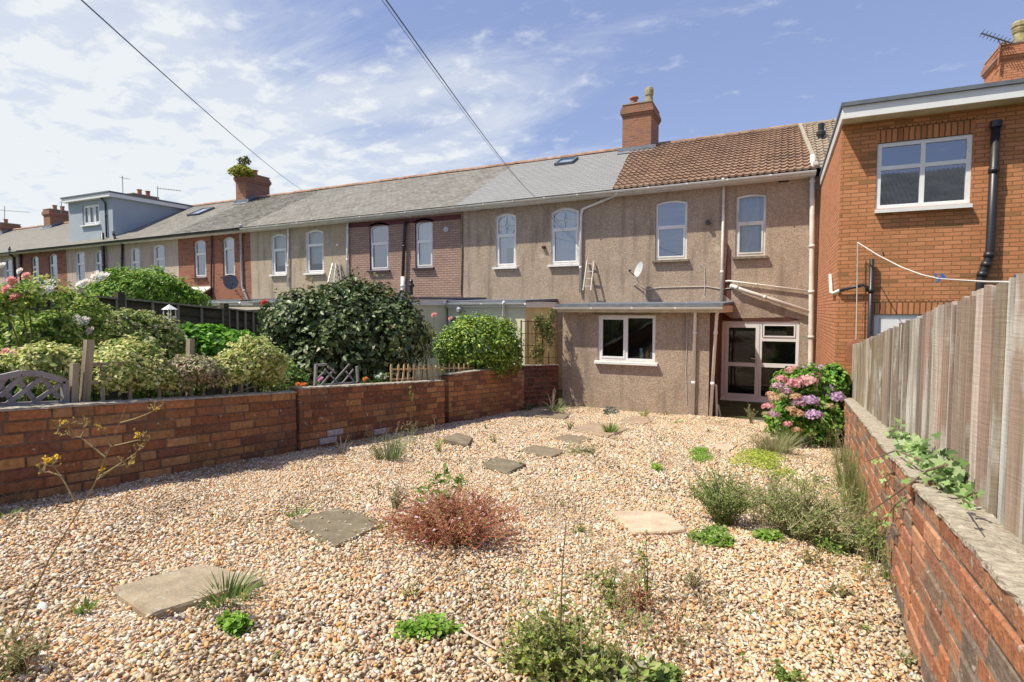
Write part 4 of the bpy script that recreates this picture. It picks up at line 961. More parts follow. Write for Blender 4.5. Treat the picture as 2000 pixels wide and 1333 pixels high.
# ---- seventh: with the big blue-grey dormer
HG = terrace_house('dormer_house', 'pale rendered house with a large flat-roofed blue-grey dormer', XGH, XFG, 'dash_pale', 'slate_far',
    [dict(px=(148, 492, 166, 560), rise=.05, trans=.66, sash='low', sill='upvc', gm='glass'),
     dict(px=(186, 489, 205, 560), rise=.10, trans=.66, sash='low', sill='upvc', gm='glass')], reveal_mat='upvc', gut='black_plastic')
dx0, dx1 = XGH + .15, -27.85; YD = 15.88; zt = 7.52
dw = wpx(161, 400, 194, 439, YD)
mb = MB(); wall_face(mb, dx0, dx1, 5.55, zt, YD, [dw + (0,)], reveal=.1)
mb.poly([(dx1, YD, 5.5), (dx1, YR, 5.5), (dx1, YR, zt), (dx1, YD, zt)]); mb.poly([(dx0, YR, 5.5), (dx0, YD, 5.5), (dx0, YD, zt), (dx0, YR, zt)])
DM = mb.build('dormer', [M['blue_grey'], M['room'], M['blue_grey']], HG)
window(DM, dw[0], dw[1], dw[2], dw[3], YD, 0, None, cols=3, sash='both', sill='upvc', w=.08, curtain='net', gm='glass_thin')
f = MB(); f.box((dx0 - .12, YD - .22, zt), (dx1 + .18, YR + .1, zt + .17)); f.build('fascia', M['upvc'], DM)
f = MB(); f.box((dx0 - .16, YD - .26, zt + .172), (dx1 + .22, YR + .1, zt + .24)); f.build('flat_roof', M['felt'], DM)
pipe(DM, [(dx1 - .62, YD - .18, zt + .1), (dx1 - .45, YD - .05, zt - .25), (dx1 - .45, YD - .05, 5.7)], .035, 'black_plastic')
pipe(HG, [py(200, 455, YF - .12), (py(204, 560, YF - .12)[0], YF - .12, 2.5)], .07, 'black_plastic', 'soil_pipe')
pipe(HG, [py(220, 452, YF - .3), py(226, 470, YF - .2), py(238, 476, YF - .2)], .05, 'black_plastic', 'downpipe')

chimney(HG, -32.0, -31.45, 19.0, 20.4, 7.0, 8.62, [(-31.7, 19.5, 'small'), (-31.7, 19.95, 'small')])

# ---- the rest of the row
HH = terrace_house('small_red_brick_house', 'red brick house with pale grey tiles just left of the blue dormer', XHI, XGH, 'brick_red', 'slate_far',
    [dict(px=(62, 500, 76, 562), rise=.12, trans=.66, sash='low', gm='glass'), dict(px=(96, 496, 112, 560), rise=.10, trans=.66, sash='low', gm='glass')], reveal_mat='brick_red', gut='black_plastic')
chimney(HH, -40.55, -39.85, 19.15, 20.35, 6.8, 8.45, [(-40.2, 19.6, 'small'), (-40.2, 20.0, 'small')])
pipe(HH, [py(40, 490), py(41, 560)], .045, 'black_plastic')
HI = terrace_house('far_cream_house', 'pale rendered house at the left edge with one arched window and a vent pipe', -40.4, XHI, 'dash_pale', 'slate_far',
    [dict(px=(9, 505, 24, 565), rise=.12, trans=.62, sash='low', gm='glass')], reveal_mat='upvc', gut='black_plastic')
pipe(HI, [py(18, 482, YF - .3), py(19, 497, YF - .3), py(27, 503), py(30, 560)], .05, 'black_plastic')
HJ = terrace_house('furthest_house', 'furthest house of the terrace, only its brown roof and stack in view', -49.5, -40.4, 'dash_pale', 'slate_far', [], gut='black_plastic')
chimney(HJ, -46.4, -45.6, 19.15, 20.2, 6.6, 8.0, [(-46.0, 19.6, 'small')])

# ---- brick neighbour to the right: its main roof, and the two-storey rear wing
HR = thing('brick_house', 'orange brick house on the right with a flat-roofed two-storey rear wing', 'house', (2.5, 10.62, 0), 'houses of the brick and pebbledash terrace')
YB, XB0, XB1 = 10.62, .86, 6.2
mb = MB(); mb.box((XAR + .003, YF, -.15), (6.5, YF + 8, 5.6)); mb.build('main_wall', M['dash'], HR)
rm = MB(); roof_rows(rm, XAR + .02, 6.5, XR_AR + .02, 6.5, YE, YR, .30, .026, roman, 280); rm.poly([(XR_AR, YR, RZ(0)), (6.5, YR, RZ(0)), (6.5, YR + 4.3, EZ(0)), (XAR, YR + 4.3, EZ(0))])
rm.build('roof', M['tile_grey'], HR)
vg = MB(); vg.bar((XAR + .0, YE - .02, EZ(.7) + .05), (XR_AR, YR, RZ(.4) + .06), .09, .08); vg.build('verge', M['mortar_cap'], HR)
rt = MB(); ridge_tiles(rt, XR_AR, 6.5); rt.build('ridge_tiles', M['tile_grey'], HR)
vp = MB(); q = onY(1604, 250, 18.0); vp.lathe((q[0], 18.0, 6.7), [(.08, 0), (.08, .45), (.12, .48), (.12, .56), (.075, .6), (.085, .78), (.05, .8)], 12); vp.build('roof_vent', M['black_plastic'], HR)
bw = wpx(1712, 262, 1898, 408, YB); bw = (bw[0], bw[1], float(onY(1712, 409, YB)[2]), float(onY(1712, 281, YB)[2]))
bd = (float(onY(1706, 650, YB)[0]), float(onY(1706, 650, YB)[0]) + 1.75, .12, float(onY(1720, 614, YB)[2]))
ZB = 5.32
mb = MB(); wall_face(mb, XB0, XB1, -.1, ZB, YB, [bw + (0,), bd + (0,)], reveal=.1)
mb.poly([(XB0, YF, -.1), (XB0, YB, -.1), (XB0, YB, ZB), (XB0, YF, ZB)], 3); mb.poly([(XB1, YB, -.1), (XB1, YF, -.1), (XB1, YF, ZB), (XB1, YB, ZB)], 3)
RW = mb.build('rear_wing', [M['brick_orange'], M['room'], M['brick_orange'], M['brick_flank']], HR)
sc = MB(); sc.box((bw[0] - .02, YB - .004, bw[3]), (bw[1] + .02, YB + .05, bw[3] + .24)); sc.build('soldier_course', M['brick_soldier'], RW); sc = MB(); sc.box((bd[0] - .1, YB - .004, bd[3]), (bd[1] + .2, YB + .05, bd[3] + .22)); sc.build('soldier_course', M['brick_soldier'], RW)
window(RW, bw[0] + .004, bw[1] - .004, bw[2], bw[3] - .004, YB, 0, .62, cols=2, sash='none', sill='upvc', w=.06, gm='glass_blue', recess=.02, sillout=.10, sille=.01)
f = MB(); f.box((XB0 - .03, YB - .34, ZB), (XB1, YB - .31, ZB + .18)); f.box((XB0 - .03, YB - .3095, ZB), (XB0 - .005, YF - .35, ZB + .18)); f.build('fascia', M['upvc'], RW)
f = MB(); f.box((XB0 - .004, YB - .309, ZB + .004), (XB1, YF - .36, ZB + .02)); f.build('soffit', M['cream_paint'], RW)
f = MB(); f.box((XB0 - .05, YB - .38, ZB + .182), (XB1, YF - .35, ZB + .24)); f.build('flat_roof', M['felt'], RW)
yb = YB - .08
def pb(x, y, Y=yb): return tuple(float(c) for c in onY(x, y, Y))
P0 = pb(1945, 246); xp = P0[0]; xq = pb(1915, 545)[0]
pipe(RW, [(xp, yb, P0[2]), (xp, yb, pb(1940, 492)[2]), (xp - .02, yb, pb(1940, 510)[2]), (xq + .03, yb, pb(1915, 530)[2]), (xq, yb, pb(1915, 548)[2]), (xq, yb, .3)], .055, 'black_plastic', 'soil_pipe')
cpp = MB(); cpp.tube([(xp, yb, P0[2] - .02), (xp, yb, P0[2] + .07)], .072, 14); cpp.build('pipe_cap', M['black_plastic'], RW)
P1 = pb(1703, 506); pipe(RW, [P1, (pb(1699, 660)[0], yb, .3)], .034, 'black_plastic', 'downpipe')
pipe(RW, [(XB0 - .04, YB + .9, pb(1625, 555)[2] + .20), (XB0 - .04, YB + .55, pb(1625, 570)[2]), (XB0 - .03, YB + .15, pb(1625, 570)[2] - .02), (XB0 + .03, YB - .05, pb(1650, 568)[2])], .028, 'upvc_old', 'waste_pipe', False)
pipe(RW, [(XB0 + .03, YB - .05, pb(1650, 568)[2]), pb(1685, 557), pb(1693, 560), pb(1695, 570)], .025, 'black_plastic', 'waste_pipe', False)
# its white door behind the fence
dm = MB(); Y0 = YB + .03; a, b, zt = bd[0] + .005, bd[1] - .005, bd[3] - .005
for u in ((a, a + .07), (a + .84, a + .91), (b - .07, b)): dm.box((u[0], Y0, bd[2]), (u[1], Y0 + .07, zt))
dm.box((a + .07, Y0, zt - .07), (a + .84, Y0 + .07, zt)); dm.box((a + .91, Y0, zt - .07), (b - .07, Y0 + .07, zt)); dfr2 = dm.build('door_frame', M['upvc'], RW)
dl = MB(); c0, c1 = a + .075, a + .835
dl.box((c0, Y0 - .01, bd[2]), (c0 + .13, Y0 + .05, zt - .075)); dl.box((c1 - .13, Y0 - .01, bd[2]), (c1, Y0 + .05, zt - .075)); dl.box((c0 + .13, Y0 - .01, zt - .22), (c1 - .13, Y0 + .05, zt - .075)); dl.box((c0 + .13, Y0 - .01, bd[2]), (c1 - .13, Y0 + .05, 1.1))
dr = dl.build('door', M['upvc'], RW); g = MB(); g.poly([(c0 + .13, Y0 + .02, 1.1), (c1 - .13, Y0 + .02, 1.1), (c1 - .13, Y0 + .02, zt - .22), (c0 + .13, Y0 + .02, zt - .22)]); g.build('pane', M['glass_dark'], dr)
g = MB(); g.box((a + .91, Y0 + .01, bd[2]), (b - .07, Y0 + .05, zt - .07)); g.build('side_panel', M['upvc'], dfr2)
# its chimney, seen over the flat roof
chimney(HR, 5.15, 6.4, 19.3, 20.6, 7.0, 9.35, [(5.62, 19.6, 'buff'), (5.95, 20.2, 'buff')], mat='brick_flank')

# ---- a barn-like building behind the viewer: the windows mirror its ribbed roof
M['ribbed'] = ramp_mat('ribbed_sheet_roof', [(.3, (.13, .14, .15)), (.7, (.24, .25, .26))], .9, bump=.2)
WH = thing('workshop_building', 'grey ribbed-roof workshop behind the viewer, mirrored in the brick house window', 'workshop', (16, -26, 1.2))
mb = MB(); mb.box((1, -34, 0), (40, -20, 8.1)); mb.build('wall', M['brick_red'], WH)
mb = MB(); n = 150
for i in range(n):
    xa = .6 + 39.8 * i / n; xb_ = xa + 39.8 / n; h = .09
    for (p, q, za, zb) in ((xa, xa + (xb_ - xa) * .5, 0, 0), (xa + (xb_ - xa) * .5, xa + (xb_ - xa) * .6, 0, h), (xa + (xb_ - xa) * .6, xa + (xb_ - xa) * .9, h, h), (xa + (xb_ - xa) * .9, xb_, h, 0)):
        mb.poly([(p, -19.6, 8.0 + za), (q, -19.6, 8.0 + zb), (q, -27, 12.0 + zb), (p, -27, 12.0 + za)]); mb.poly([(p, -27, 12.0 + za), (q, -27, 12.0 + zb), (q, -34.4, 8.0 + zb), (p, -34.4, 8.0 + za)])
mb.build('roof', M['ribbed'], WH)
# ================================================================ brick garden walls, each brick laid
def brickwork(name, A, B, h, th, parent, cols, bl=.30, bh=.090, mj=.010, jit=.004, hB=None, missing=0.0, cap=None, mort='mortar_dark', weights=None, white=()):
    """a one-brick-thick wall from A to B (points on the ground); courses follow the fall of the ground"""
    A = Vector([float(c) for c in A]); B = Vector([float(c) for c in B]); hB = h if hB is None else hB
    L = math.hypot(B.x - A.x, B.y - A.y); t = Vector(((B.x - A.x) / L, (B.y - A.y) / L, 0)); nrm = Vector((-t.y, t.x, 0)); dz = (B.z - A.z) / L
    def P(u, w, z): return (A.x + t.x*u + nrm.x*w, A.y + t.y*u + nrm.y*w, A.z + dz*u + z)
    mb = MB(); C = []
    nc = int(math.ceil((max(h, hB) + .12) / bh))
    for i in range(nc):
        z1 = max(h, hB) - i * bh; z0 = z1 - bh + mj
        u = -random.uniform(0, bl) if i % 2 else -random.uniform(bl * .3, bl * .6)
        while u < L:
            w = bl * random.choice([1, 1, 1, 1, .5]) * random.uniform(.94, 1.05); a, b = max(0, u), min(L, u + w - mj); u += w
            if b - a < .03: continue
            um = (a + b) / 2; topz = h + (hB - h) * um / L; zt_ = min(z1, topz)
            if zt_ - z0 < .03: continue
            if random.random() < missing: continue
            j = random.uniform(-jit, jit); f = th / 2 + j; c = .007; zz0, zz1 = z0 + random.uniform(-.002, .002), zt_ + random.uniform(-.003, .002)
            ja, jb = random.uniform(-.003, .003), random.uniform(-.003, .003)
            base = len(mb.v)
            for (w_, e) in ((-f, c), (-f + c, 0), (f - c, 0), (f, c)):
                for (uu, zz) in ((a + e + ja, zz0 + e), (b - e + jb, zz0 + e), (b - e + jb, zz1 - e), (a + e + ja, zz1 - e)): mb.v.append(P(uu, w_, zz))
            fs = [(3,2,1,0), (12,13,14,15)]
            for k in range(3):
                for q in range(4): fs.append((k*4+q, k*4+(q+1)%4, (k+1)*4+(q+1)%4, (k+1)*4+q))
            for q in fs: mb.f.append(tuple(base + v for v in q)); mb.m.append(0)
            ci = rng.choice(len(cols), p=weights) if weights is not None else random.randrange(len(cols))
            kf = random.uniform(.8, 1.18); cc = [v * kf for v in cols[ci]]
            for (wu, wi) in white:
                if wi == i and a <= wu <= b: cc = [.5, .48, .5]
            C += [(cc[0], cc[1], cc[2], 1)] * 16
    o = mb.build(name, M['wallbrick'], parent, colors=C)
    m = MB(); f = th / 2 - .006; n = max(2, int(L / .6))
    for i in range(n):
        a, b = L * i / n, L * (i + 1) / n; za, zb = h + (hB - h) * a / L - .012, h + (hB - h) * b / L - .012
        m.poly([P(a, -f, -.1), P(b, -f, -.1), P(b, -f, zb), P(a, -f, za)]); m.poly([P(b, f, -.1), P(a, f, -.1), P(a, f, za), P(b, f, zb)]); m.poly([P(a, -f, za), P(b, -f, zb), P(b, f, zb), P(a, f, za)])
    m.poly([P(0.012, -f, -.1), P(0.012, -f, h - .012), P(0.012, f, h - .012), P(0.012, f, -.1)]); m.poly([P(L - .012, -f, -.1), P(L - .012, f, -.1), P(L - .012, f, hB - .012), P(L - .012, -f, hB - .012)])
    m.build('mortar', M[mort], o)
    if cap:                                           # rough mortar bedded along the top
        cm = MB(); n = max(4, int(L / .045)); e, ct = cap; prof = [(-th/2 - e, 0.0), (-th/2 - e*.6, ct*.8), (-th*.25, ct), (th*.1, ct*1.05), (th*.35, ct*.95), (th/2 + e*.6, ct*.75), (th/2 + e, 0.0)]
        base = len(cm.v)
        for i in range(n + 1):
            u = L * i / n; zt_ = h + (hB - h) * u / L
            for (w_, z_) in prof:
                cm.v.append(P(u + random.uniform(-.008, .008), w_ + random.uniform(-.006, .006), zt_ + z_ * random.uniform(.7, 1.25) - .004))
        k = len(prof)
        for i in range(n):
            for q in range(k - 1): cm.f.append((base+i*k+q, base+i*k+q+1, base+(i+1)*k+q+1, base+(i+1)*k+q)); cm.m.append(0)
        cm.f.append(tuple(base + q for q in reversed(range(k)))); cm.m.append(0); cm.f.append(tuple(base + n*k + q for q in range(k))); cm.m.append(0)
        cm.build('coping', M['mortar_cap'], o)
    return o
LC = [(.36, .165, .075), (.31, .14, .065), (.38, .20, .085), (.26, .11, .055), (.20, .09, .055), (.33, .145, .07), (.36, .20, .095)]
def gp(x, y): return (x, y, gz(y))
TH = .16
LW = thing('garden_wall', 'long low dark brown brick wall down the left side of the gravel, stepping up towards the house', 'garden wall', (-5.15, 6, gz(6)), 'brick walls either side of the gravel')
brickwork('wall_section', gp(-5.10 - TH/2, -1.6), gp(-5.10 - TH/2, 4.86), .70, TH, LW, LC, cap=(.012, .022))
brickwork('wall_section', gp(-5.07 - TH/2, 4.88), gp(-5.07 - TH/2, 8.08), .74, TH, LW, LC[:4] + [(.20, .08, .045)], cap=(.012, .022), white=((.55, 7), (1.35, 7), (.6, 6)))
brickwork('wall_section', gp(-5.09 - TH/2, 8.24), gp(-5.05 - TH/2, 11.2), .84, TH, LW, LC, hB=.99, cap=(.01, .02))
brickwork('wall_section', gp(-5.05 - TH/2, 11.36), gp(-4.83 - TH/2, 12.93), .98, TH, LW, [(.12, .04, .035), (.09, .035, .03), (.15, .05, .04), (.07, .03, .03)], hB=1.0, bl=.26, bh=.1, mj=.016, cap=(.012, .02))
RC = [(.43, .185, .095), (.37, .155, .085), (.45, .225, .13), (.33, .15, .095), (.24, .165, .12), (.20, .15, .12), (.39, .20, .12), (.49, .20, .10)]
RW2 = thing('garden_wall', 'low orange-red brick wall with a rough mortar top below the paling fence on the right', 'garden wall', (.8, 6, gz(6)), 'brick walls either side of the gravel')
def rwp(y, o=TH/2): return (wallR(y) + o, y, gz(y))
brickwork('wall_section', rwp(-1.5), rwp(3.05), .72, TH, RW2, RC, cap=(.006, .020), jit=.006, mort='mortar', mj=.015)
brickwork('wall_section', rwp(3.10), rwp(3.75), .735, TH, RW2, RC, cap=(.006, .020), jit=.006, mort='mortar', mj=.015)
brickwork('wall_section', rwp(3.80), rwp(10.5), .72, TH, RW2, RC, cap=(.006, .020), jit=.006, mort='mortar', mj=.015)

# ---------------------------------------------------------------- paling fence on the right
def paling_fence():
    root = thing('paling_fence', 'tall fence of vertical boards streaked with old white and pink paint, above the right wall', 'fence', (.9, 5, gz(5)))
    xf = lambda y: .585 + .0495 * y; V = MB(); C = []
    y = 10.85; k = 0
    while y > -2.0:
        w = random.choice([.04, .05, .07, .09, .10]) if y > 5 else random.choice([.04, .05, .06, .075]); d = .022; off = (k % 2) * .020 + random.uniform(-.004, .004)
        h = 1.585 + random.uniform(-.014, .012); x = xf(y) + off; z0, z1 = gz(y) + .02, gz(y) + h
        tw = random.uniform(-.01, .01); base = len(V.v); ch = random.uniform(-.012, .012)
        N = 9; rib = random.random() < .45 and y < 6.5; wob = [random.uniform(-.0025, .0025) for _ in range(N)]
        for i in range(N):
            z = z0 + (z1 - z0) * i / (N - 1); e = wob[i]
            V.v += [(x + tw, y, z), (x - tw + e, y - w, z + (ch if i == N-1 else 0)), (x + d - tw + e, y - w, z + (ch if i == N-1 else 0)), (x + d + tw, y, z)]
        for i in range(N - 1):
            for q in range(4): V.f.append((base+i*4+q, base+i*4+(q+1)%4, base+(i+1)*4+(q+1)%4, base+(i+1)*4+q)); V.m.append(0)
        V.f.append((base+(N-1)*4, base+(N-1)*4+1, base+(N-1)*4+2, base+(N-1)*4+3)); V.m.append(0)
        far = min(1, max(0, (y - 4.5) / 3))
        paints = [(.56, .56, .52), (.60, .56, .50), (.48, .48, .44), (.56, .47, .41), (.44, .40, .34), (.66, .65, .60), (.40, .36, .30), (.52, .51, .47)]
        woods = [(.36, .29, .20), (.40, .33, .24), (.28, .22, .15), (.46, .39, .30)]
        c = (random.choice(paints) if (k % 2 or random.random() < .3) else random.choice([(.27, .215, .165), (.33, .25, .195), (.22, .19, .165), (.38, .27, .22)])) if random.random() > far else random.choice(woods)
        kf = random.uniform(.85, 1.1); c = [v * kf for v in c]; C += [(c[0], c[1], c[2], 1)] * (4 * N)
        y -= w + random.choice([.003, .006, .012, .018]); k += 1
    V.build('boards', M['paling'], root, colors=C)
    for hz in (.45, 1.3):
        r = MB(); n = 12
        for i in range(n):
            a, b = -2 + 12.8 * i / n, -2 + 12.8 * (i + 1) / n; r.bar((xf(a) + .065, a, gz(a) + hz), (xf(b) + .065, b, gz(b) + hz), .035, .08)
        r.build('rail', M['old_wood'], root)
    for yy in (-1.8, .6, 3.0, 5.4, 7.8, 10.4):
        p = MB(); p.box((xf(yy) + .09, yy - .04, gz(yy) - .1), (xf(yy) + .17, yy + .04, gz(yy) + 1.5)); p.build('post', M['old_wood'], root)
def paling_mat():
    m, nt, b = new_mat('streaked_paling_paint')
    t = nt.nodes.new('ShaderNodeTexCoord'); a = nt.nodes.new('ShaderNodeAttribute'); a.attribute_name = 'Col'
    def nz(sc, st, det=6, ro=.6, off=0):
        mp = nt.nodes.new('ShaderNodeMapping'); mp.inputs['Scale'].default_value = st; mp.inputs['Location'].default_value = (off, off * .7, off * .3); nt.links.new(t.outputs['Object'], mp.inputs[0])
        n = nt.nodes.new('ShaderNodeTexNoise'); n.inputs['Scale'].default_value = sc; n.inputs['Detail'].default_value = det; n.inputs['Roughness'].default_value = ro; nt.links.new(mp.outputs[0], n.inputs['Vector']); return n.outputs['Fac']
    def mr(src, lo, hi, a0, a1):
        n = nt.nodes.new('ShaderNodeMapRange'); n.inputs[1].default_value = lo; n.inputs[2].default_value = hi; n.inputs[3].default_value = a0; n.inputs[4].default_value = a1; nt.links.new(src, n.inputs[0]); return n.outputs[0]
    def mix(f, x, c, mode='MIX'):
        n = nt.nodes.new('ShaderNodeMixRGB'); n.blend_type = mode; nt.links.new(f, n.inputs[0]) if not isinstance(f, float) else setattr(n.inputs[0], 'default_value', f)
        nt.links.new(x, n.inputs[1])
        if isinstance(c, tuple): n.inputs[2].default_value = c4(c)
        else: nt.links.new(c, n.inputs[2])
        return n.outputs[0]
    streak = nz(14, (1, 1, .06)); grain = nz(60, (1, 1, .03), 4, .6, 3.1); patch = nz(2.3, (1, 2.5, .5), 5, .6, 7.7); saw = nz(120, (.02, .05, 1.0), 2, .5, 1.1)
    out = mix(mr(streak, .50, .60, 0, .7), a.outputs['Color'], (.24, .205, .165))
    out = mix(mr(patch, .58, .68, 0, .45), out, (.46, .28, .23))
    out = mix(mr(nz(3.5, (1, 2, .5), 5, .6, 12.), .54, .64, 0, .7), out, (.58, .58, .54))
    out = mix(1.0, out, mr(grain, .3, .7, .72, 1.2), 'MULTIPLY'); out = mix(1.0, out, mr(saw, .35, .65, .95, 1.03), 'MULTIPLY')
    nt.links.new(out, b.inputs['Base Color']); b.inputs['Roughness'].default_value = .85; b.inputs['Specular IOR Level'].default_value = .2
    ad = nt.nodes.new('ShaderNodeMath'); ad.operation = 'MULTIPLY_ADD'; ad.inputs[1].default_value = .35; nt.links.new(saw, ad.inputs[0]); nt.links.new(grain, ad.inputs[2])
    bp = nt.nodes.new('ShaderNodeBump'); bp.inputs['Strength'].default_value = .6; bp.inputs['Distance'].default_value = .008; nt.links.new(ad.outputs[0], bp.inputs['Height']); nt.links.new(bp.outputs[0], b.inputs['Normal'])
    return m
M['paling'] = paling_mat()
M['old_wood'] = ramp_mat('weathered_grey_wood', [(.3, (.20, .165, .115)), (.55, (.33, .28, .20)), (.8, (.45, .40, .31))], 9, bump=.5, bscale=40, stretch=(1, 1, .15))
M['dark_wood'] = ramp_mat('dark_stained_wood', [(.3, (.055, .045, .03)), (.6, (.11, .09, .055)), (.8, (.19, .16, .10))], 6, bump=.5, bscale=40, stretch=(1, .3, 2))
M['grey_wood'] = ramp_mat('grey_stained_wood', [(.3, (.20, .185, .185)), (.7, (.33, .31, .31))], 8, bump=.3, stretch=(1, 1, .2))
M['tan_wood'] = ramp_mat('tan_stained_wood', [(.3, (.52, .34, .16)), (.7, (.70, .50, .28))], 8, bump=.3, stretch=(1, 1, .2))
M['brown_wood'] = ramp_mat('brown_trellis_wood', [(.3, (.09, .045, .03)), (.7, (.17, .09, .05))], 8, bump=.3)
paling_fence()

# ---------------------------------------------------------------- dark panel fence in the next garden
def panel_fence():
    root = thing('panel_fence', 'dark waney panel fence with pale battens across the next garden', 'fence', (-9.2, 5, gz(5)))
    X0 = -9.25; y = -2.0; L = 1.83; k = 0
    while y < 7.9:
        y1 = min(y + L, 7.98); h = 1.86
        p = MB(); nb = 12
        for i in range(nb):
            a = h * i / nb; b = a + h / nb + .02; o = random.uniform(0, .006)
            p.mesh([(X0 + .028 + o, y + .05, gz(y) + a), (X0 + .028 + o, y1 - .05, gz(y1) + a), (X0 + .005, y1 - .05, gz(y1) + b), (X0 + .005, y + .05, gz(y) + b), (X0, y + .05, gz(y) + a), (X0, y1 - .05, gz(y1) + a)], [(0, 1, 2, 3), (4, 5, 1, 0)])
        pn = p.build('panel', M['dark_wood'], root)
        b_ = MB()
        for f in (.0, .25, .5, .75, 1.0):
            yy = y + .06 + (y1 - y - .12) * f; b_.box((X0 + .03, yy - .02, gz(yy)), (X0 + .055, yy + .02, gz(yy) + h))
        b_.bar((X0 + .03, y + .05, gz(y) + h + .02), (X0 + .03, y1 - .05, gz(y1) + h + .02), .09, .03); b_.build('batten', M['old_wood'], pn)
        q = MB(); q.box((X0 - .05, y - .05, gz(y) - .1), (X0 + .06, y + .05, gz(y) + 1.98)); q.build('post', M['dark_wood'], root)
        y += L; k += 1
    q = MB(); q.box((X0 - .05, 7.96, gz(8) - .1), (X0 + .06, 8.06, gz(8) + 1.95)); q.build('post', M['dark_wood'], root)
panel_fence()
# low felt-roofed shed behind it
sh = thing('garden_shed', 'low shed with a flat weathered roof just behind the dark panel fence', 'shed', (-11.2, 8.3, gz(8)))
mb = MB(); mb.box((-13.4, 7.5, gz(8) - .1), (-9.6, 9.4, 2.26)); mb.build('wall', M['dark_wood'], sh)
mb = MB(); mb.mesh([(-13.6, 7.3, 2.28), (-9.45, 7.3, 2.28), (-9.45, 9.6, 2.36), (-13.6, 9.6, 2.36), (-13.6, 7.3, 2.33), (-9.45, 7.3, 2.33), (-9.45, 9.6, 2.42), (-13.6, 9.6, 2.42)], [(3,2,1,0),(4,5,6,7),(0,1,5,4),(1,2,6,5),(2,3,7,6),(3,0,4,7)]); mb.build('roof', M['felt_brown'], sh)

# ---------------------------------------------------------------- little fences standing along the left wall
XW = -5.30
def W(x, y, X0=XW): return tuple(float(c) for c in onX(x, y, X0))
def Wg(x, yy, X0=XW):                                   # same spot, down at the ground
    p = W(x, yy, X0); return (p[0], p[1], gz(p[1]) + .02)
lt = thing('lattice_panel', 'grey lattice panel with an arched top at the left end of the wall', 'trellis', W(60, 780))
fr = MB(); arch = [(-260, 800), (-180, 768), (-90, 745), (0, 738), (39, 729), (79, 731), (126, 745)]
for a, b in zip(arch, arch[1:]): fr.bar(W(*a), W(*b), .045, .045, up=(1, 0, 0))
e = W(126, 745); fr.bar(e, (e[0], e[1], gz(e[1]) + .5), .045, .045); fr.bar(W(0, 792), W(126, 788), .04, .04); e = W(-260, 800); fr.bar(e, (e[0], e[1], gz(e[1]) + .5), .045, .045)
for a in ((0, 738), ): e = W(*a)
fr.build('frame', M['grey_wood'], lt)
sl = MB()
for a, b in (((0, 775), (42, 735)), ((10, 792), (85, 736)), ((60, 790), (120, 750)), ((-30, 790), (10, 740)), ((-60, 800), (-20, 742)), ((-100, 800), (-50, 742))): sl.bar(W(*a), W(*b), .035, .012, up=(1, 0, 0))
for a, b in (((0, 752), (28, 790)), ((34, 742), (75, 790)), ((82, 738), (116, 778)), ((-40, 745), (-5, 785)), ((-90, 750), (-50, 795))): sl.bar(W(*a, XW - .014), W(*b, XW - .014), .035, .012, up=(1, 0, 0))
sl.build('slats', M['grey_wood'], lt)
rf = thing('rail_fence', 'weathered post and rail fence half buried in plants behind the left wall', 'fence', Wg(300, 760))
p = MB(); a = W(150, 782); p.bar((a[0], a[1] - .02, gz(a[1])), W(174, 664), .055, .06); p.build('post', M['old_wood'], rf)
p = MB(); a = W(128, 784); p.bar((a[0], a[1], gz(a[1])), W(146, 710), .05, .05); p.build('post', M['old_wood'], rf)
p = MB(); a = W(368, 764); p.bar((a[0] - .05, a[1], gz(a[1])), W(372, 662, XW - .05), .06, .05); p.build('post', M['old_wood'], rf)
r = MB(); r.bar(W(168, 712), W(455, 706), .018, .028); r.bar(W(160, 748), W(300, 740), .02, .03); r.bar(W(300, 740), W(470, 738), .02, .03); r.build('rail', M['old_wood'], rf)
for x, t_ in ((200, 716), (254, 735), (311, 706), (352, 735), (396, 745), (437, 705), (472, 708)):
    p = MB(); a = W(x - 3, 775, XW + .02); p.bar((a[0], a[1], gz(a[1]) + .3), W(x, t_, XW + .02), .03, .016, up=(1, 0, 0)); p.build('picket', M['old_wood'], rf)
lp = thing('lattice_panel', 'small broken grey lattice in front of the dark glossy bush', 'trellis', W(655, 750))
fr = MB(); 
for a, b in (((617, 712), (615, 756)), ((617, 714), (637, 712)), ((697, 716), (699, 750)), ((614, 754), (700, 748))): fr.bar(W(*a), W(*b), .03, .03, up=(1, 0, 0))
fr.build('frame', M['grey_wood'], lp)
sl = MB()
for a, b in (((628, 752), (652, 722)), ((648, 750), (682, 712)), ((668, 750), (690, 722)), ((620, 740), (632, 728))): sl.bar(W(*a), W(*b), .022, .01, up=(1, 0, 0))
for a, b in (((634, 722), (660, 748)), ((640, 716), (656, 730)), ((676, 726), (692, 746))): sl.bar(W(*a, XW - .011), W(*b, XW - .011), .022, .01, up=(1, 0, 0))
sl.build('slats', M['grey_wood'], lp)
pf = thing('picket_fence', 'knee-high tan picket fence along the wall top between the two bushes', 'fence', W(845, 740))
n = 17
for i in range(n):
    x = 764 + 161 * (i / (n - 1)) ** .95; yt = 711 - 3 * i / n; yb_ = 752 - 17 * i / n
    p = MB(); lean = 3 if i in (1, 2) else random.uniform(-1, 1); tp = W(x + lean, yt + 3); bt = W(x, yb_)
    p.bar(bt, tp, .036, .012, up=(1, 0, 0)); d = Vector(tp) + Vector((0, 0, .028)); p.mesh([(tp[0] - .006, tp[1] - .014, tp[2]), (tp[0] - .006, tp[1] + .014, tp[2]), (tp[0] + .006, tp[1] + .014, tp[2]), (tp[0] + .006, tp[1] - .014, tp[2]), tuple(d)], [(0, 1, 4), (1, 2, 4), (2, 3, 4), (3, 0, 4)])
    p.build('picket', M['tan_wood'], pf)
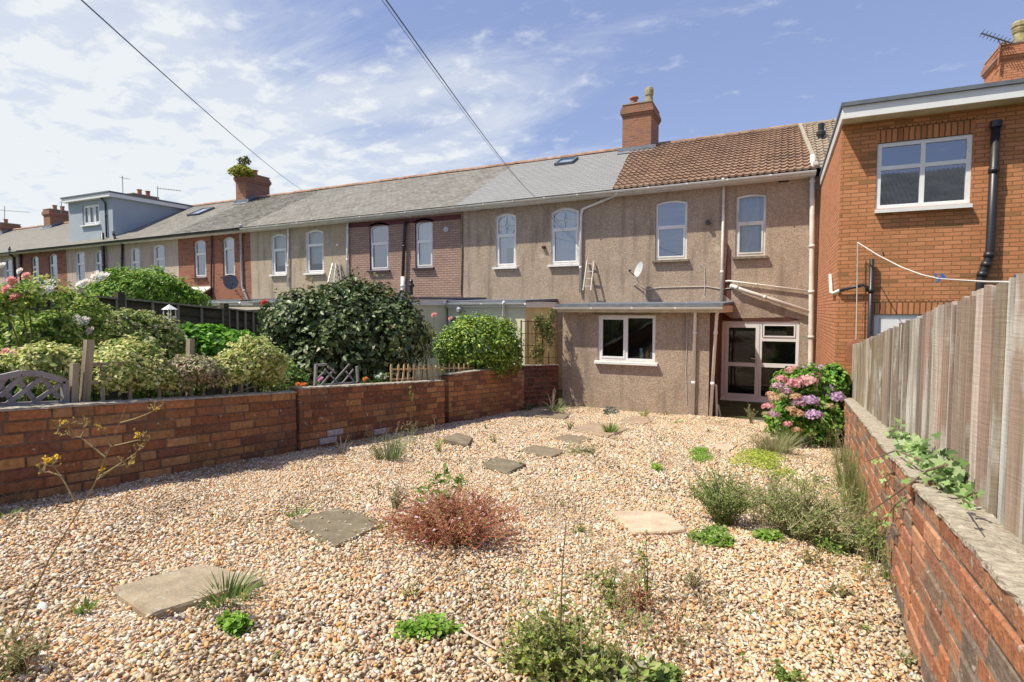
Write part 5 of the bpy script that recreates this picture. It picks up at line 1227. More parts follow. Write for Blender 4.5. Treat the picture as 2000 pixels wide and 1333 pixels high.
r = MB(); r.bar(W(762, 722, XW - .015), W(926, 719, XW - .015), .012, .022); r.bar(W(762, 742, XW - .015), W(926, 732, XW - .015), .012, .022); r.build('rail', M['tan_wood'], pf)
tr = thing('trellis', 'dark brown square trellis carrying a climber where the wall meets the kitchen', 'trellis', W(1055, 712, -5.12))
XT = -5.12
def TT(x, y): return W(x, y, XT)
p = MB()
for x in (1018, 1031, 1046, 1060, 1071, 1088): p.bar(TT(x, 716), TT(x, 626 if x < 1060 else 634), .03, .022, up=(1, 0, 0))
for y in (628, 652, 675, 698): p.bar(W(1017, y, XT + .02), W(1090, y + 1, XT + .02), .014, .022, up=(1, 0, 0))
p.build('lattice', M['brown_wood'], tr)
p = MB(); a = TT(1072, 716); p.bar((a[0], a[1], a[2] - .05), TT(1070, 650), .04, .03); p.build('stake', M['old_wood'], tr)

# ================================================================ things on the walls and roofs
def dish(name_label, c, r, aim, mat, arm):
    root = thing('satellite_dish', name_label, 'satellite dish', c, 'satellite dishes on the rear walls')
    aim = Vector(aim).normalized(); a = aim.cross(Vector((0, 0, 1))).normalized(); b = a.cross(aim); C = Vector(c)
    mb = MB(); n, m_ = 20, 5; base = 0; mb.v.append(tuple(C - aim * r * .18))
    for i in range(1, m_ + 1):
        rr = i / m_
        for j in range(n):
            t = 2 * math.pi * j / n; mb.v.append(tuple(C + (a * math.cos(t) * .92 + b * math.sin(t)) * r * rr - aim * r * .18 * (1 - rr * rr)))
    for j in range(n): mb.f.append((0, 1 + j, 1 + (j + 1) % n)); mb.m.append(0)
    for i in range(m_ - 1):
        for j in range(n):
            j2 = (j + 1) % n; mb.f.append((1+i*n+j, 1+(i+1)*n+j, 1+(i+1)*n+j2, 1+i*n+j2)); mb.m.append(0)
    mb.build('reflector', M[mat], root, smooth=True)
    k = MB(); tip = C + aim * r * 1.15 - b * r * .55; k.tube([C - b * r * .95, tip], .012, 6); k.tube([tip, tip - aim * .06 + b * .04], [.03, .02], 8); k.build('receiver', M['black_plastic'], root)
    k = MB(); k.tube([C - aim * r * .2] + arm, .017, 8); k.build('arm', M['alu'], root)
q = onY(1247, 527, YF - .38); C0 = tuple(float(v) for v in q)
q1 = onY(1244, 545, YF - .34); q2 = onY(1247, 552, YF - .12); q3 = onY(1238, 558, YF)
dish('pale grey satellite dish on the pebbledash wall above the kitchen roof', C0, .225, (-.72, -.62, .30), 'dish', [Vector(q1), Vector(q2), Vector(q3)])
q = onY(451, 551, YF - .4); C1 = tuple(float(v) for v in q)
dish('dark satellite dish low on the red brick house', C1, .30, (.86, -.5, .2), 'dish_dark', [Vector((C1[0], YF - .2, C1[2] - .25)), Vector((C1[0] - .3, YF, C1[2] - .28))])
def ladder(label, b0, t0, b1, t1, Y0, Y1, rungs, mat='alu', group='ladders leaning on the rear walls'):
    root = thing('ladder', label, 'ladder', tuple(float(c) for c in onY(b0[0], b0[1], Y0)), group)
    P = [Vector(onY(p[0], p[1], y)) for p, y in ((b0, Y0), (t0, Y1), (b1, Y0), (t1, Y1))]
    mb = MB(); mb.bar(P[0], P[1], .028, .06); mb.build('rail', M[mat], root); mb = MB(); mb.bar(P[2], P[3], .028, .06); mb.build('rail', M[mat], root)
    for i in range(rungs):
        mb = MB(); f = (i + .6) / rungs; mb.bar(P[0].lerp(P[1], f), P[2].lerp(P[3], f), .03, .025); mb.build('rung', M[mat], root)
ladder('short pale wooden ladder beside the white downpipe above the kitchen roof', (1139, 568), (1147, 509), (1154, 568), (1160, 511), YF - .42, YF - .05, 4, 'rope')
ladder('tall step ladder behind the dark glossy bush on the cream house', (640, 556), (650, 515), (652, 556), (656, 515), YF - .5, YF - .1, 5)
ladder('second ladder leaning beside the step ladder on the cream house', (656, 556), (655, 514), (667, 556), (662, 514), YF - .3, YF - .05, 5)
def aerial(label, foot, top, boom, els=6, Y=19.7, mat='grey_pipe'):
    root = thing('tv_aerial', label, 'aerial', tuple(float(c) for c in onY(foot[0], foot[1], Y)), 'television aerials on the roofs')
    A, B = Vector(onY(foot[0], foot[1], Y)), Vector(onY(top[0], top[1], Y)); mb = MB(); mb.tube([A, B], .022, 6); mb.build('mast', M[mat], root)
    a, b = Vector(onY(boom[0][0], boom[0][1], Y)), Vector(onY(boom[1][0], boom[1][1], Y)); mb = MB(); mb.tube([a, b], .014, 6); d = (b - a).normalized(); s = Vector((0, 1, 0)) if abs(d.y) < .9 else Vector((1, 0, 0))
    for i in range(els): p = a.lerp(b, (i + .5) / els); mb.tube([p - s * .16, p + s * .16], .008, 4); mb.tube([p - Vector((0, 0, .05)), p + Vector((0, 0, .05))], .008, 4)
    mb.build('elements', M[mat], root)
aerial('tall thin aerial with a short boom above the blue dormer', (240, 380), (239, 344), ((236, 347), (252, 350)), 4)
aerial('aerial with a long horizontal boom right of the dormer', (308, 392), (308, 364), ((306, 368), (353, 373)), 9)
aerial('aerial at the far left edge with its boom to the right', (9, 438), (9, 403), ((0, 411), (58, 415)), 7)
aerial('short aerial behind the red chimney left of the dormer', (119, 418), (120, 393), ((118, 396), (133, 395)), 3)
# aerial on the right-hand chimney
root = thing('tv_aerial', 'slanting aerial on a bracket at the right-hand chimney', 'aerial', tuple(float(c) for c in onY(1948, 128, 19.2)), 'television aerials on the roofs')
p = lambda x, y, Y=19.2: Vector(onY(x, y, Y))
mb = MB(); mb.tube([p(1949, 128), p(1954, 85)], .025, 6); mb.tube([p(1954, 85), p(1966, 84)], .015, 5); mb.tube([p(1949, 110), p(1975, 108, 19.35)], .02, 5); mb.build('mast', M['terracotta'], root)
mb = MB(); mb.tube([p(1916, 65), p(1977, 85)], .022, 6)
for i in range(9):
    c = p(1918, 65.5).lerp(p(1975, 84.5), i / 8); mb.tube([c - Vector((.0, .22, .0)), c + Vector((0, .22, 0))], .01, 4)
mb.tube([p(1948, 76), p(1953, 84)], .012, 4); mb.tube([p(1962, 82), p(1964, 87)], .012, 4); mb.build('boom', M['dish_dark'], root)
mb = MB(); mb.tube([p(1950, 112), p(1918, 148)], .018, 5); mb.build('lower_boom', M['dish_dark'], root)
# plants growing in the chimney are made with the other plants below

# overhead cables
def cable(label, pts, r):
    mb = MB(); mb.tube(pts, r, 6); o = mb.build('overhead_cable', M['wire']); tag(o, label, 'cable', 'telephone cables overhead')
A = Vector(onY(590, 371, YR - .2)); B = Vector(atD(152, -6, 4.5))
def sag(A, B, s, n=14): return [A.lerp(B, i / n) - Vector((0, 0, s * 4 * (i / n) * (1 - i / n))) for i in range(n + 1)]
E2 = B + (B - A) * .25
cable('thin cable rising from the terrace ridge to the upper left of the sky', sag(A, B, .12) + [E2], .006)
A = Vector(onY(1044, 384, YF - .05)); B = Vector(atD(748, -8, 3.2)); cable('cable rising from the eaves left of the leaded window to the top of the sky', sag(A, B, .10) + [B + (B - A) * .25], .0045)
A2 = A + Vector((.05, -.02, 0)); B2 = B + Vector((-.008, 0, -.022)); cable('second strand close beside the cable from the leaded window eaves', sag(A2, B2, .14) + [B2 + (B2 - A2) * .25], .002)
cable('loose cable hanging down across the leaded window', [onY(1044, 384, YF - .1), onY(1090, 440, YF - .12), onY(1128, 478, YF - .1), onY(1135, 486, YF - .05)], .006)

# washing line
wl = thing('washing_line', 'white washing line hanging from the brick wall down to the fence, with blue pegs', 'washing line', tuple(float(c) for c in onY(1676, 475, YB - .06)))
def q3(x, y, Y): return Vector(onY(x, y, Y))
pts = [q3(1675, 474, 10.5), q3(1715, 499, 10.0), q3(1760, 522, 9.4), q3(1800, 537, 8.6), q3(1835, 545, 7.8), q3(1880, 548, 6.4), q3(1930, 551, 5.2), q3(1990, 552, 4.2), q3(2080, 551, 3.4)]
mb = MB(); mb.tube(pts, .009, 6); mb.build('line', M['rope'], wl)
mb = MB(); mb.tube([q3(1675, 474, 10.5), q3(1674, 560, 10.5), q3(1672, 664, 10.5)], .008, 6); mb.build('hanging_end', M['rope'], wl)
for x, y, Y, dx in ((1829, 541, 7.95, .02), (1836, 546, 7.75, -.03), (1843, 541, 7.6, .03), (1988, 548, 4.25, .01)):
    c = q3(x, y, Y); mb = MB(); mb.bar(c + Vector((-dx, 0, .035)), c + Vector((dx, 0, -.035)), .022, .016); mb.bar(c + Vector((-dx * .4, 0.01, .035)), c + Vector((dx * 1.2, .01, -.035)), .012, .012); mb.build('peg', M['blue_plastic'], wl)
c = q3(1724, 497, 9.95); mb = MB(); mb.bar(c + Vector((0, 0, .03)), c + Vector((.02, 0, -.03)), .03, .015); mb.build('peg', M['black_plastic'], wl)
# half-buried terracotta ridge piece at the far end of the fence
tt = thing('clay_tile', 'red clay tile standing on edge behind the far end of the paling fence', 'tile', tuple(float(c) for c in onY(1657, 668, 10.55)))
mb = MB(); a = onY(1653, 672, 10.56); b = onY(1665, 655, 10.56); mb.mesh([(a[0], 10.5, a[2] - .3), (b[0] + .08, 10.5, a[2] - .3), (b[0] + .08, 10.5, b[2]), (a[0], 10.5, a[2]), (a[0], 10.53, a[2] - .3), (b[0] + .08, 10.53, a[2] - .3), (b[0] + .08, 10.53, b[2]), (a[0], 10.53, a[2])], [(0,1,2,3),(7,6,5,4),(0,4,5,1),(1,5,6,2),(2,6,7,3),(3,7,4,0)]); mb.build('tile', M['terracotta'], tt)
# two planks standing by the kitchen corner
tt = thing('wooden_battens', 'two thin battens propped in the corner beside the back door', 'batten', (-1.22, 13.1, 0))
mb = MB(); mb.bar((-1.16, 12.98, -.03), (-1.19, 13.0, .72), .03, .03); mb.build('batten', M['rope'], tt); mb = MB(); mb.bar((-1.10, 13.2, -.03), (-1.16, 13.2, .25), .05, .03); mb.build('batten', M['upvc_old'], tt)
# ================================================================ plants
def leaves(P, N, A, s, wid=.34, fold=.12, curl=0.0):
    """one small folded leaf per point: P base, N facing, A direction of growth, s length"""
    N = N / (np.linalg.norm(N, axis=1, keepdims=True) + 1e-9); A = A - N * np.sum(A * N, 1, keepdims=True); A /= (np.linalg.norm(A, axis=1, keepdims=True) + 1e-9)
    B = np.cross(N, A); s = s[:, None]
    p0 = P; p1 = P + A * s * .5 + B * s * wid + N * s * fold; p2 = P + A * s - N * s * curl; p3 = P + A * s * .5 - B * s * wid + N * s * fold
    V = np.stack([p0, p1, p2, p3], 1).reshape(-1, 3); n = len(P); i = np.arange(n)[:, None] * 4
    F = np.concatenate([i + np.array([[0, 1, 2]]), i + np.array([[0, 2, 3]])], 1).reshape(-1, 3)
    return V, F
def leafcols(n, cols, w=None, var=.14):
    c = np.array(cols)[rng.choice(len(cols), n, p=w)] * rng.uniform(1 - var, 1 + var, (n, 1)); return np.clip(c, .005, .95)
def unit(v): return v / (np.linalg.norm(v, axis=-1, keepdims=True) + 1e-9)
def foliage(name, blobs, n, size, cols, w=None, mat='leaf', parent=None, depth=.30, wid=.34, up=.5, lump=.16, droop=0.0, curl=.12, var=.2, sat=5):
    blobs = list(blobs)
    for b in list(blobs):                                # smaller shoots and shoulders that break the outline
        for _ in range(sat):
            d = unit(rng.normal(size=3)); d[2] = abs(d[2]) * .9 - .1; f = rng.uniform(.16, .34); q = rng.uniform(.82, 1.0)
            blobs.append((b[0] + d[0] * b[3] * q, b[1] + d[1] * b[4] * q, b[2] + d[2] * b[5] * q, b[3] * f, b[4] * f, b[5] * f * rng.uniform(.8, 1.5)))
    vol = np.array([(b[3] * b[4] + b[4] * b[5] + b[3] * b[5]) for b in blobs]); cnt = (n * vol / vol.sum()).astype(int)
    Ps, Ns = [], []
    for b, k in zip(blobs, cnt):
        d = unit(rng.normal(size=(k, 3))); d[:, 2] = np.where((d[:, 2] < -.85), -d[:, 2], d[:, 2])
        ph = rng.uniform(0, 6, 4)
        l = 1 + lump * (np.sin(d[:, 0] * 5 + ph[0]) * np.cos(d[:, 1] * 5 + ph[1]) + .7 * np.sin(d[:, 2] * 8 + ph[2] + d[:, 0] * 6) * np.cos(d[:, 1] * 9 + ph[3]))
        r = (1 - depth * rng.beta(1.1, 2.2, k)) * l + rng.exponential(.04, k)
        p = np.array(b[:3]) + d * r[:, None] * np.array(b[3:6]); Ps.append(p); Ns.append(unit(d / np.array(b[3:6])))
    P = np.concatenate(Ps); N = np.concatenate(Ns)
    keep = np.ones(len(P), bool)
    for b in blobs:                                      # nothing deep inside a neighbouring clump
        q = (P - np.array(b[:3])) / np.array(b[3:6]); keep &= np.linalg.norm(q, axis=1) > (1 - depth - lump) * .92
    gzv = G0 - SL * np.clip(P[:, 1], -3, 12.94); keep &= P[:, 2] > gzv + .01
    P, N = P[keep], N[keep]; k = len(P)
    nn = unit(N + np.array([0, 0, up]) + rng.normal(0, .45, (k, 3))); A = unit(rng.normal(size=(k, 3)) + N * .6 + np.array([0, 0, -droop]))
    s = size * rng.uniform(.6, 1.25, k)
    V, F = leaves(P, nn, A, s, wid, curl=curl)
    return npmesh(name, V, F, M[mat], np.repeat(leafcols(k, cols, w, var), 4, 0), parent)
def twigs(name, segs, r, colr, parent, n=5):
    mb = MB()
    for pts in segs:
        k = len(pts); mb.tube(pts, [r * (1 - .65 * i / (k - 1)) for i in range(k)], n)
    return mb.build(name, M['stem'], parent, colors=[(colr[0], colr[1], colr[2], 1)] * len(mb.v))
def curve(a, b, bend, n=5):
    a, b = Vector(a), Vector(b); bend = Vector(bend); return [a.lerp(b, i / n) + bend * (4 * (i / n) * (1 - i / n)) for i in range(n + 1)]
def bloom(c, r, cols, parent, facing=(0, -.6, .6), name='bloom', layers=4):
    """an open rose: rings of cupped petals"""
    f = Vector(facing).normalized(); a = f.cross(Vector((0, 0, 1))).normalized(); b = a.cross(f); c = Vector([float(x) for x in c]); V = []; F = []; C = []
    for L in range(layers):
        k = 5 if L < layers - 1 else 4; rr = r * (1 - L * .22); lift = r * (.05 + L * .20)
        for i in range(k):
            t = 2 * math.pi * (i + L * .5) / k + random.uniform(-.15, .15); d = a * math.cos(t) + b * math.sin(t); e = f.cross(d)
            base = len(V); cup = .25 + L * .22
            for (u, w, z) in ((.12, 0, 0), (.55, .42, cup * .35), (1.0, .36, cup), (1.08, 0, cup * 1.05), (1.0, -.36, cup), (.55, -.42, cup * .35)):
                V.append(tuple(c + d * rr * u + e * rr * w + f * (lift + rr * z * .6)))
            F += [(base, base + 1, base + 2, base + 3), (base, base + 3, base + 4, base + 5)]
            cc = [min(.95, v * random.uniform(.88, 1.1)) for v in random.choice(cols)]; C += [cc] * 6
    return npmesh(name, V, F, M['petal'], np.array(C), parent)
def blobpx(items):
    """clumps given as (centre px, radius px across, radius px up, distance, thickness ratio)"""
    out = []
    for (x, y, rx, ry, D, tk) in items:
        p = atD(x, y, D); m = D / F_PX; out.append((p[0], p[1], p[2], rx * m * (.92 if tk == 1 else tk), rx * m * tk, ry * m))
    return out
def bush(name, label, cat, items, n, size, cols, group=None, stems=6, stemc=(.10, .07, .04), **k):
    bl = blobpx(items); cx0 = np.mean([b[0] for b in bl]); cy0 = np.mean([b[1] for b in bl]); g0 = gz(cy0)
    root = thing(name, label, cat, (cx0, cy0, g0), group)
    foliage('foliage', bl, n, size, cols, parent=root, **k)
    S = []
    for i in range(stems):
        b = random.choice(bl); S.append(curve((cx0 + random.uniform(-.12, .12), cy0 + random.uniform(-.12, .12), g0 - .05), (b[0] + random.uniform(-.5, .5) * b[3], b[1] + random.uniform(-.5, .5) * b[4], b[2] + b[5] * random.uniform(0, .6)), (random.uniform(-.1, .1), random.uniform(-.1, .1), 0)))
    twigs('branches', S, .013, stemc, root, 6)
    return root, bl
GPL = 'shrubs in the next garden'
# glossy dark bush
CAM_G = [(.085, .125, .035), (.125, .175, .055), (.035, .06, .018), (.20, .24, .10), (.17, .17, .06)]
B1, bl1 = bush('camellia_bush', 'big round dark glossy bush with leathery leaves behind the left wall', 'bush',
    [(652, 645, 108, 84, 9.6, 1), (590, 640, 75, 62, 9.3, 1), (735, 665, 92, 78, 9.7, 1), (770, 640, 62, 58, 9.9, 1), (640, 700, 95, 58, 9.2, 1), (560, 690, 42, 70, 9.2, 1), (705, 615, 80, 62, 9.8, 1), (600, 735, 75, 40, 9.3, 1), (720, 728, 80, 40, 9.6, 1), (660, 760, 120, 30, 9.4, 1)], 26000, .100, CAM_G, group=GPL, mat='leaf_gloss', wid=.36, lump=.19, depth=.38, droop=.3, curl=.2, w=[.32, .3, .16, .17, .05])
for (x, y) in ((676, 548), (728, 540), (780, 556), (600, 552), (700, 548), (560, 575), (820, 600), (690, 535)):
    pass
tips = [(686, 545, 9.6), (694, 528, 9.6), (728, 536, 9.7), (602, 548, 9.3), (760, 568, 9.7), (815, 588, 9.9), (706, 545, 9.7)]
V = []; 
for (x, y, D) in tips:
    p = atD(x, y + 18, D); k = 14; P = p + rng.normal(0, .05, (k, 3)) + np.array([0, 0, .1]) * rng.uniform(0, 1.6, (k, 1)); V.append(leaves(P, rng.normal(size=(k, 3)) + [0, -.5, .5], rng.normal(size=(k, 3)) + [0, 0, .8], rng.uniform(.05, .09, k), .3)[0])
V = np.concatenate(V); F = np.array([[i, i + 1, i + 2] if j == 0 else [i, i + 2, i + 3] for i in range(0, len(V), 4) for j in (0, 1)]); npmesh('foliage', V, F, M['leaf'], np.repeat(leafcols(len(V) // 4, [(.16, .20, .06), (.28, .2, .1)]), 4, 0), B1)
# small round bright bush
B2, _ = bush('privet_bush', 'rounded bright yellow-green bush spilling over the wall beside the brown trellis', 'bush',
    [(934, 674, 78, 56, 11.4, 1), (897, 682, 46, 46, 11.1, 1), (980, 672, 42, 46, 11.6, 1), (930, 652, 56, 34, 11.4, 1), (1000, 702, 20, 32, 11.75, 1), (896, 712, 40, 30, 11.1, 1), (950, 716, 46, 28, 11.5, 1)], 15000, .075, [(.32, .44, .05), (.20, .33, .04), (.11, .21, .03), (.42, .52, .09), (.05, .11, .02)], group=GPL, w=[.3, .28, .2, .1, .12], mat='leaf_gloss', depth=.4, wid=.28)
# hedge behind the panel fence
bush('laurel_hedge', 'fresh green leafy hedge top showing above the dark panel fence', 'bush',
    [(255, 572, 62, 42, 14.5, 1), (300, 565, 55, 36, 14.8, 1), (340, 580, 45, 26, 15, 1), (375, 588, 30, 16, 15.2, 1), (215, 580, 36, 34, 14.3, 1)], 9500, .11, [(.24, .42, .05), (.16, .32, .04), (.38, .50, .09), (.08, .17, .025)], group=GPL, w=[.35, .3, .2, .15], wid=.26)
# hydrangea not yet coloured
bush('hydrangea_bush', 'broad rich green bush with creamy tops in front of the panel fence', 'bush',
    [(415, 680, 72, 38, 8.3, 1), (370, 672, 48, 32, 8.1, 1), (458, 686, 44, 28, 8.4, 1)], 6500, .10, [(.12, .32, .02), (.20, .42, .04), (.06, .17, .015), (.27, .48, .07)], group=GPL, w=[.35, .3, .25, .1], wid=.36)
# photinia-like shrub in the middle
bush('mottled_shrub', 'loose shrub of small mottled green and cream leaves in the middle of the next garden', 'bush',
    [(290, 662, 58, 50, 7.0, 1), (245, 652, 50, 44, 6.8, 1), (328, 672, 30, 38, 7.3, 1), (205, 660, 50, 52, 6.6, 1), (250, 690, 60, 40, 6.6, 1)], 9500, .060, [(.24, .33, .07), (.38, .46, .14), (.62, .60, .36), (.10, .16, .03), (.48, .34, .20)], group=GPL, w=[.28, .26, .20, .16, .1], wid=.27, depth=.5)
# variegated yellow-cream shrubs along the wall
VC = [(.72, .68, .28), (.60, .62, .24), (.36, .48, .12), (.80, .76, .42), (.18, .27, .07)]
for lab, it, n in (('creamy variegated shrub pouring over the rail fence in the left half of the next garden', [(245, 718, 62, 48, 5.22, 1), (295, 732, 36, 32, 5.30, 1), (212, 740, 30, 26, 5.0, 1), (335, 744, 28, 24, 5.45, 1)], 9000),
                ('creamy variegated shrub at the left foot of the big dark bush', [(498, 706, 52, 44, 6.4, 1), (452, 722, 36, 32, 6.0, 1), (522, 730, 32, 32, 6.6, 1)], 8000),
                ('pale yellow shrub above the arched lattice panel', [(85, 704, 54, 30, 4.85, 1), (135, 716, 36, 28, 4.9, 1), (175, 728, 26, 28, 5.1, 1), (60, 722, 26, 22, 4.75, 1), (105, 748, 22, 14, 4.75, 1)], 7500)):
    bush('variegated_shrub', lab, 'bush', it, n, .045, VC, group='creamy variegated shrubs along the wall', w=[.28, .27, .22, .13, .1], wid=.3, depth=.6, lump=.24, sat=8)
bush('pale_climber', 'tangle of dry pale tendrils and small leaves over the middle of the rail fence', 'bush', [(375, 722, 50, 28, 5.62, 1), (415, 732, 38, 28, 5.85, 1), (352, 742, 28, 24, 5.5, 1)], 5500, .038, [(.56, .50, .32), (.36, .40, .16), (.60, .42, .34), (.16, .20, .07)], group=GPL, wid=.25, depth=.7)
# ground-hugging green between them
bush('ground_cover', 'low dark green planting just behind the left garden wall', 'bush', [(120, 745, 120, 45, 6.3, .6), (330, 752, 110, 40, 6.9, .6), (560, 745, 60, 35, 7.9, .6), (30, 680, 90, 65, 6.8, .6), (150, 680, 100, 60, 6.9, .6), (-60, 680, 80, 70, 6.4, .6)], 13000, .065, [(.16, .28, .05), (.27, .40, .08), (.07, .13, .02), (.46, .52, .17)], group=GPL, w=[.3, .3, .2, .2], depth=.6)
# rose bushes
def rose(label, items, n, blooms, cols, stake=None, group='rose bushes in the next garden', size=.055):
    root, bl = bush('rose_bush', label, 'rose bush', items, n, size, [(.24, .38, .06), (.38, .50, .10), (.56, .60, .18), (.10, .18, .04)], group=group, stems=3, stemc=(.14, .12, .05), wid=.3, depth=.8, lump=.28, w=[.3, .3, .2, .2])
    for (x, y, r, D) in blooms: bloom(atD(x, y, D), r * D / F_PX, cols, root, facing=(random.uniform(-.1, .5), -.6, random.uniform(.3, .8)))
    return root
PK = [(.72, .30, .28), (.78, .42, .40), (.66, .22, .22)]; WH_ = [(.82, .78, .74), (.85, .82, .80), (.80, .72, .66)]
rose('pink rose bush tied to a green stake at the far left', [(30, 590, 34, 38, 5.0, 1), (62, 580, 26, 26, 5.1, 1), (8, 600, 24, 34, 4.9, 1)], 620,
     [(32, 583, 12, 4.9), (52, 540, 9, 5.0), (30, 555, 11, 4.9), (14, 566, 10, 4.8), (22, 548, 9, 4.9), (12, 688, 9, 4.8), (36, 690, 9, 4.9), (44, 684, 8, 4.9)], PK)
sk = thing('garden_stake', 'dark green stake with a white top beside the pink roses at the far left', 'stake', tuple(float(c) for c in (*atD(20, 700, 5.2)[:2], gz(3))))
a, b, c = atD(19, 592, 5.2), atD(19, 618, 5.2), atD(20, 730, 5.2); mb = MB(); mb.tube([a, b], .018, 8); mb.build('tip', M['upvc_old'], sk); mb = MB(); mb.tube([b, (c[0], c[1], gz(c[1]))], .014, 8); mb.build('pole', plain('green_pole', (.03, .08, .06), .5), sk)
rose('white rose bush with large open flowers against the sunlit houses', [(90, 570, 40, 30, 5.5, 1), (60, 560, 26, 20, 5.4, 1), (130, 590, 36, 30, 5.7, 1)], 420,
     [(75, 560, 15, 5.4), (92, 566, 14, 5.4), (100, 555, 11, 5.5), (60, 568, 10, 5.4), (5, 520, 8, 5.2), (40, 530, 7, 5.3)], WH_)
rose('tall white rose bush with two loose flowers above the hedge line', [(175, 612, 30, 34, 6.0, 1), (150, 650, 44, 40, 6.0, 1), (120, 640, 40, 34, 5.9, 1)], 2000,
     [(190, 540, 12, 5.9), (204, 543, 12, 5.9), (160, 558, 11, 5.9), (168, 553, 9, 5.9), (152, 628, 11, 5.8), (163, 630, 13, 5.8), (150, 622, 8, 5.8)], WH_)
rose('low blush rose with pale flowers above the arched lattice', [(60, 665, 50, 36, 5.4, 1), (110, 650, 44, 36, 5.6, 1)], 2000, [(85, 695, 10, 5.2), (82, 652, 8, 5.4), (35, 700, 10, 5.1), (25, 690, 9, 5.1), (178, 647, 9, 5.6)], [(.75, .6, .58), (.8, .7, .68), (.7, .5, .5)])
# rose by the cream yard, and stray flowers beside the dark bush
root, _ = bush('rose_bush', 'leggy rose with two pink flowers between the dark bush and the bright one', 'rose bush', [(822, 690, 22, 40, 10.4, 1), (835, 660, 16, 30, 10.5, 1), (806, 640, 18, 40, 10.3, 1)], 1100, .055, [(.10, .17, .03), (.22, .27, .05), (.3, .28, .08)], group='rose bushes in the next garden', stems=6, depth=.9, wid=.28)
bloom(atD(848, 616, 10.4), .055, PK, root); bloom(atD(880, 623, 10.6), .045, PK, root)
twigs('long_stem', [curve(atD(836, 700, 10.4), atD(848, 620, 10.4), (.03, 0, 0)), curve(atD(862, 700, 10.6), atD(880, 626, 10.6), (-.03, 0, 0))], .010, (.12, .14, .05), root)
root = thing('red_flowering_shrub', 'shrub with one red flower at the left side of the dark glossy bush', 'bush', tuple(atD(520, 640, 9.9)), GPL)
foliage('foliage', blobpx([(520, 630, 14, 40, 9.9, 1)]), 260, .06, [(.06, .12, .03)], parent=root); bloom(atD(517, 592, 9.8), .07, [(.55, .05, .05), (.6, .1, .08)], root)
# small bright flowers and pots seen under the dark bush
def small_flower_plant(label, x, y, D, cols, n=160, r=12, blooms=3, size=.03):
    root = thing('flowering_plant', label, 'flowering plant', tuple(atD(x, y + 8, D)), 'small flowers behind the left wall')
    foliage('foliage', blobpx([(x, y + 6, r, r * .7, D, 1)]), n, size, [(.08, .16, .03), (.14, .22, .05)], parent=root, depth=.8)
    for i in range(blooms): bloom(atD(x + random.uniform(-r, r) * .6, y + random.uniform(-3, 2), D - .05), .028, cols, root, facing=(.3, -.7, .5))
small_flower_plant('orange flowers at the foot of the dark bush left of the small lattice', 588, 752, 7.2, [(.75, .16, .03), (.8, .22, .05)])
small_flower_plant('orange flowers behind the wall right of the small lattice', 716, 742, 8.2, [(.8, .25, .05)])
small_flower_plant('pink flowers inside the small grey lattice', 626, 742, 7.7, [(.75, .25, .45), (.7, .4, .6)])
small_flower_plant('white daisies between the lattice and the picket fence', 745, 735, 8.6, [(.8, .8, .76)], n=300, r=18, blooms=5)
# bird box roof / pale ornament above the shrubs
orn = thing('bird_table', 'small white pointed bird-table roof above the mottled shrub', 'bird table', tuple(float(c) for c in (*atD(331, 640, 7.6)[:2], gz(6))))
c = atD(331, 605, 7.6); mb = MB(); mb.mesh([(c[0]-.07, c[1]-.07, c[2]), (c[0]+.07, c[1]-.07, c[2]), (c[0]+.07, c[1]+.07, c[2]), (c[0]-.07, c[1]+.07, c[2]), (c[0], c[1], c[2]+.07)], [(3,2,1,0),(0,1,4),(1,2,4),(2,3,4),(3,0,4)]); mb.build('roof', M['upvc'], orn)
mb = MB(); mb.tube([(c[0], c[1], gz(c[1])), (c[0], c[1], c[2] - .1)], .02, 8); mb.box((c[0]-.06, c[1]-.06, c[2]-.12), (c[0]+.06, c[1]+.06, c[2]-.105)); 
for sx in (-1, 1):
    for sy in (-1, 1): mb.box((c[0]+sx*.05-.006, c[1]+sy*.05-.006, c[2]-.104), (c[0]+sx*.05+.006, c[1]+sy*.05+.006, c[2]-.002))
mb.build('table', M['upvc_old'], orn)
# climber on the brown trellis
root = thing('climbing_plant', 'thin yellow-green climber growing through the brown trellis', 'climber', tuple(W(1055, 716, -5.12)))
foliage('foliage', blobpx([(1055, 640, 28, 26, 13.4, .5), (1072, 655, 22, 34, 13.4, .5), (1050, 690, 26, 24, 13.3, .5), (1078, 620, 14, 16, 13.5, .5)]), 1500, .065, [(.24, .28, .08), (.16, .22, .06), (.36, .30, .12), (.1, .13, .04)], parent=root, depth=.95, lump=.3, wid=.28)
twigs('stems', [curve(W(1040 + 8*i, 716, -5.14), W(1035 + 10*i, 625, -5.14), (.02, random.uniform(-.15, .15), 0)) for i in range(5)] + [curve(W(1085, 650, -5.1), atD(1118, 655, 13.3), (0, 0, .08))], .008, (.2, .15, .08), root)
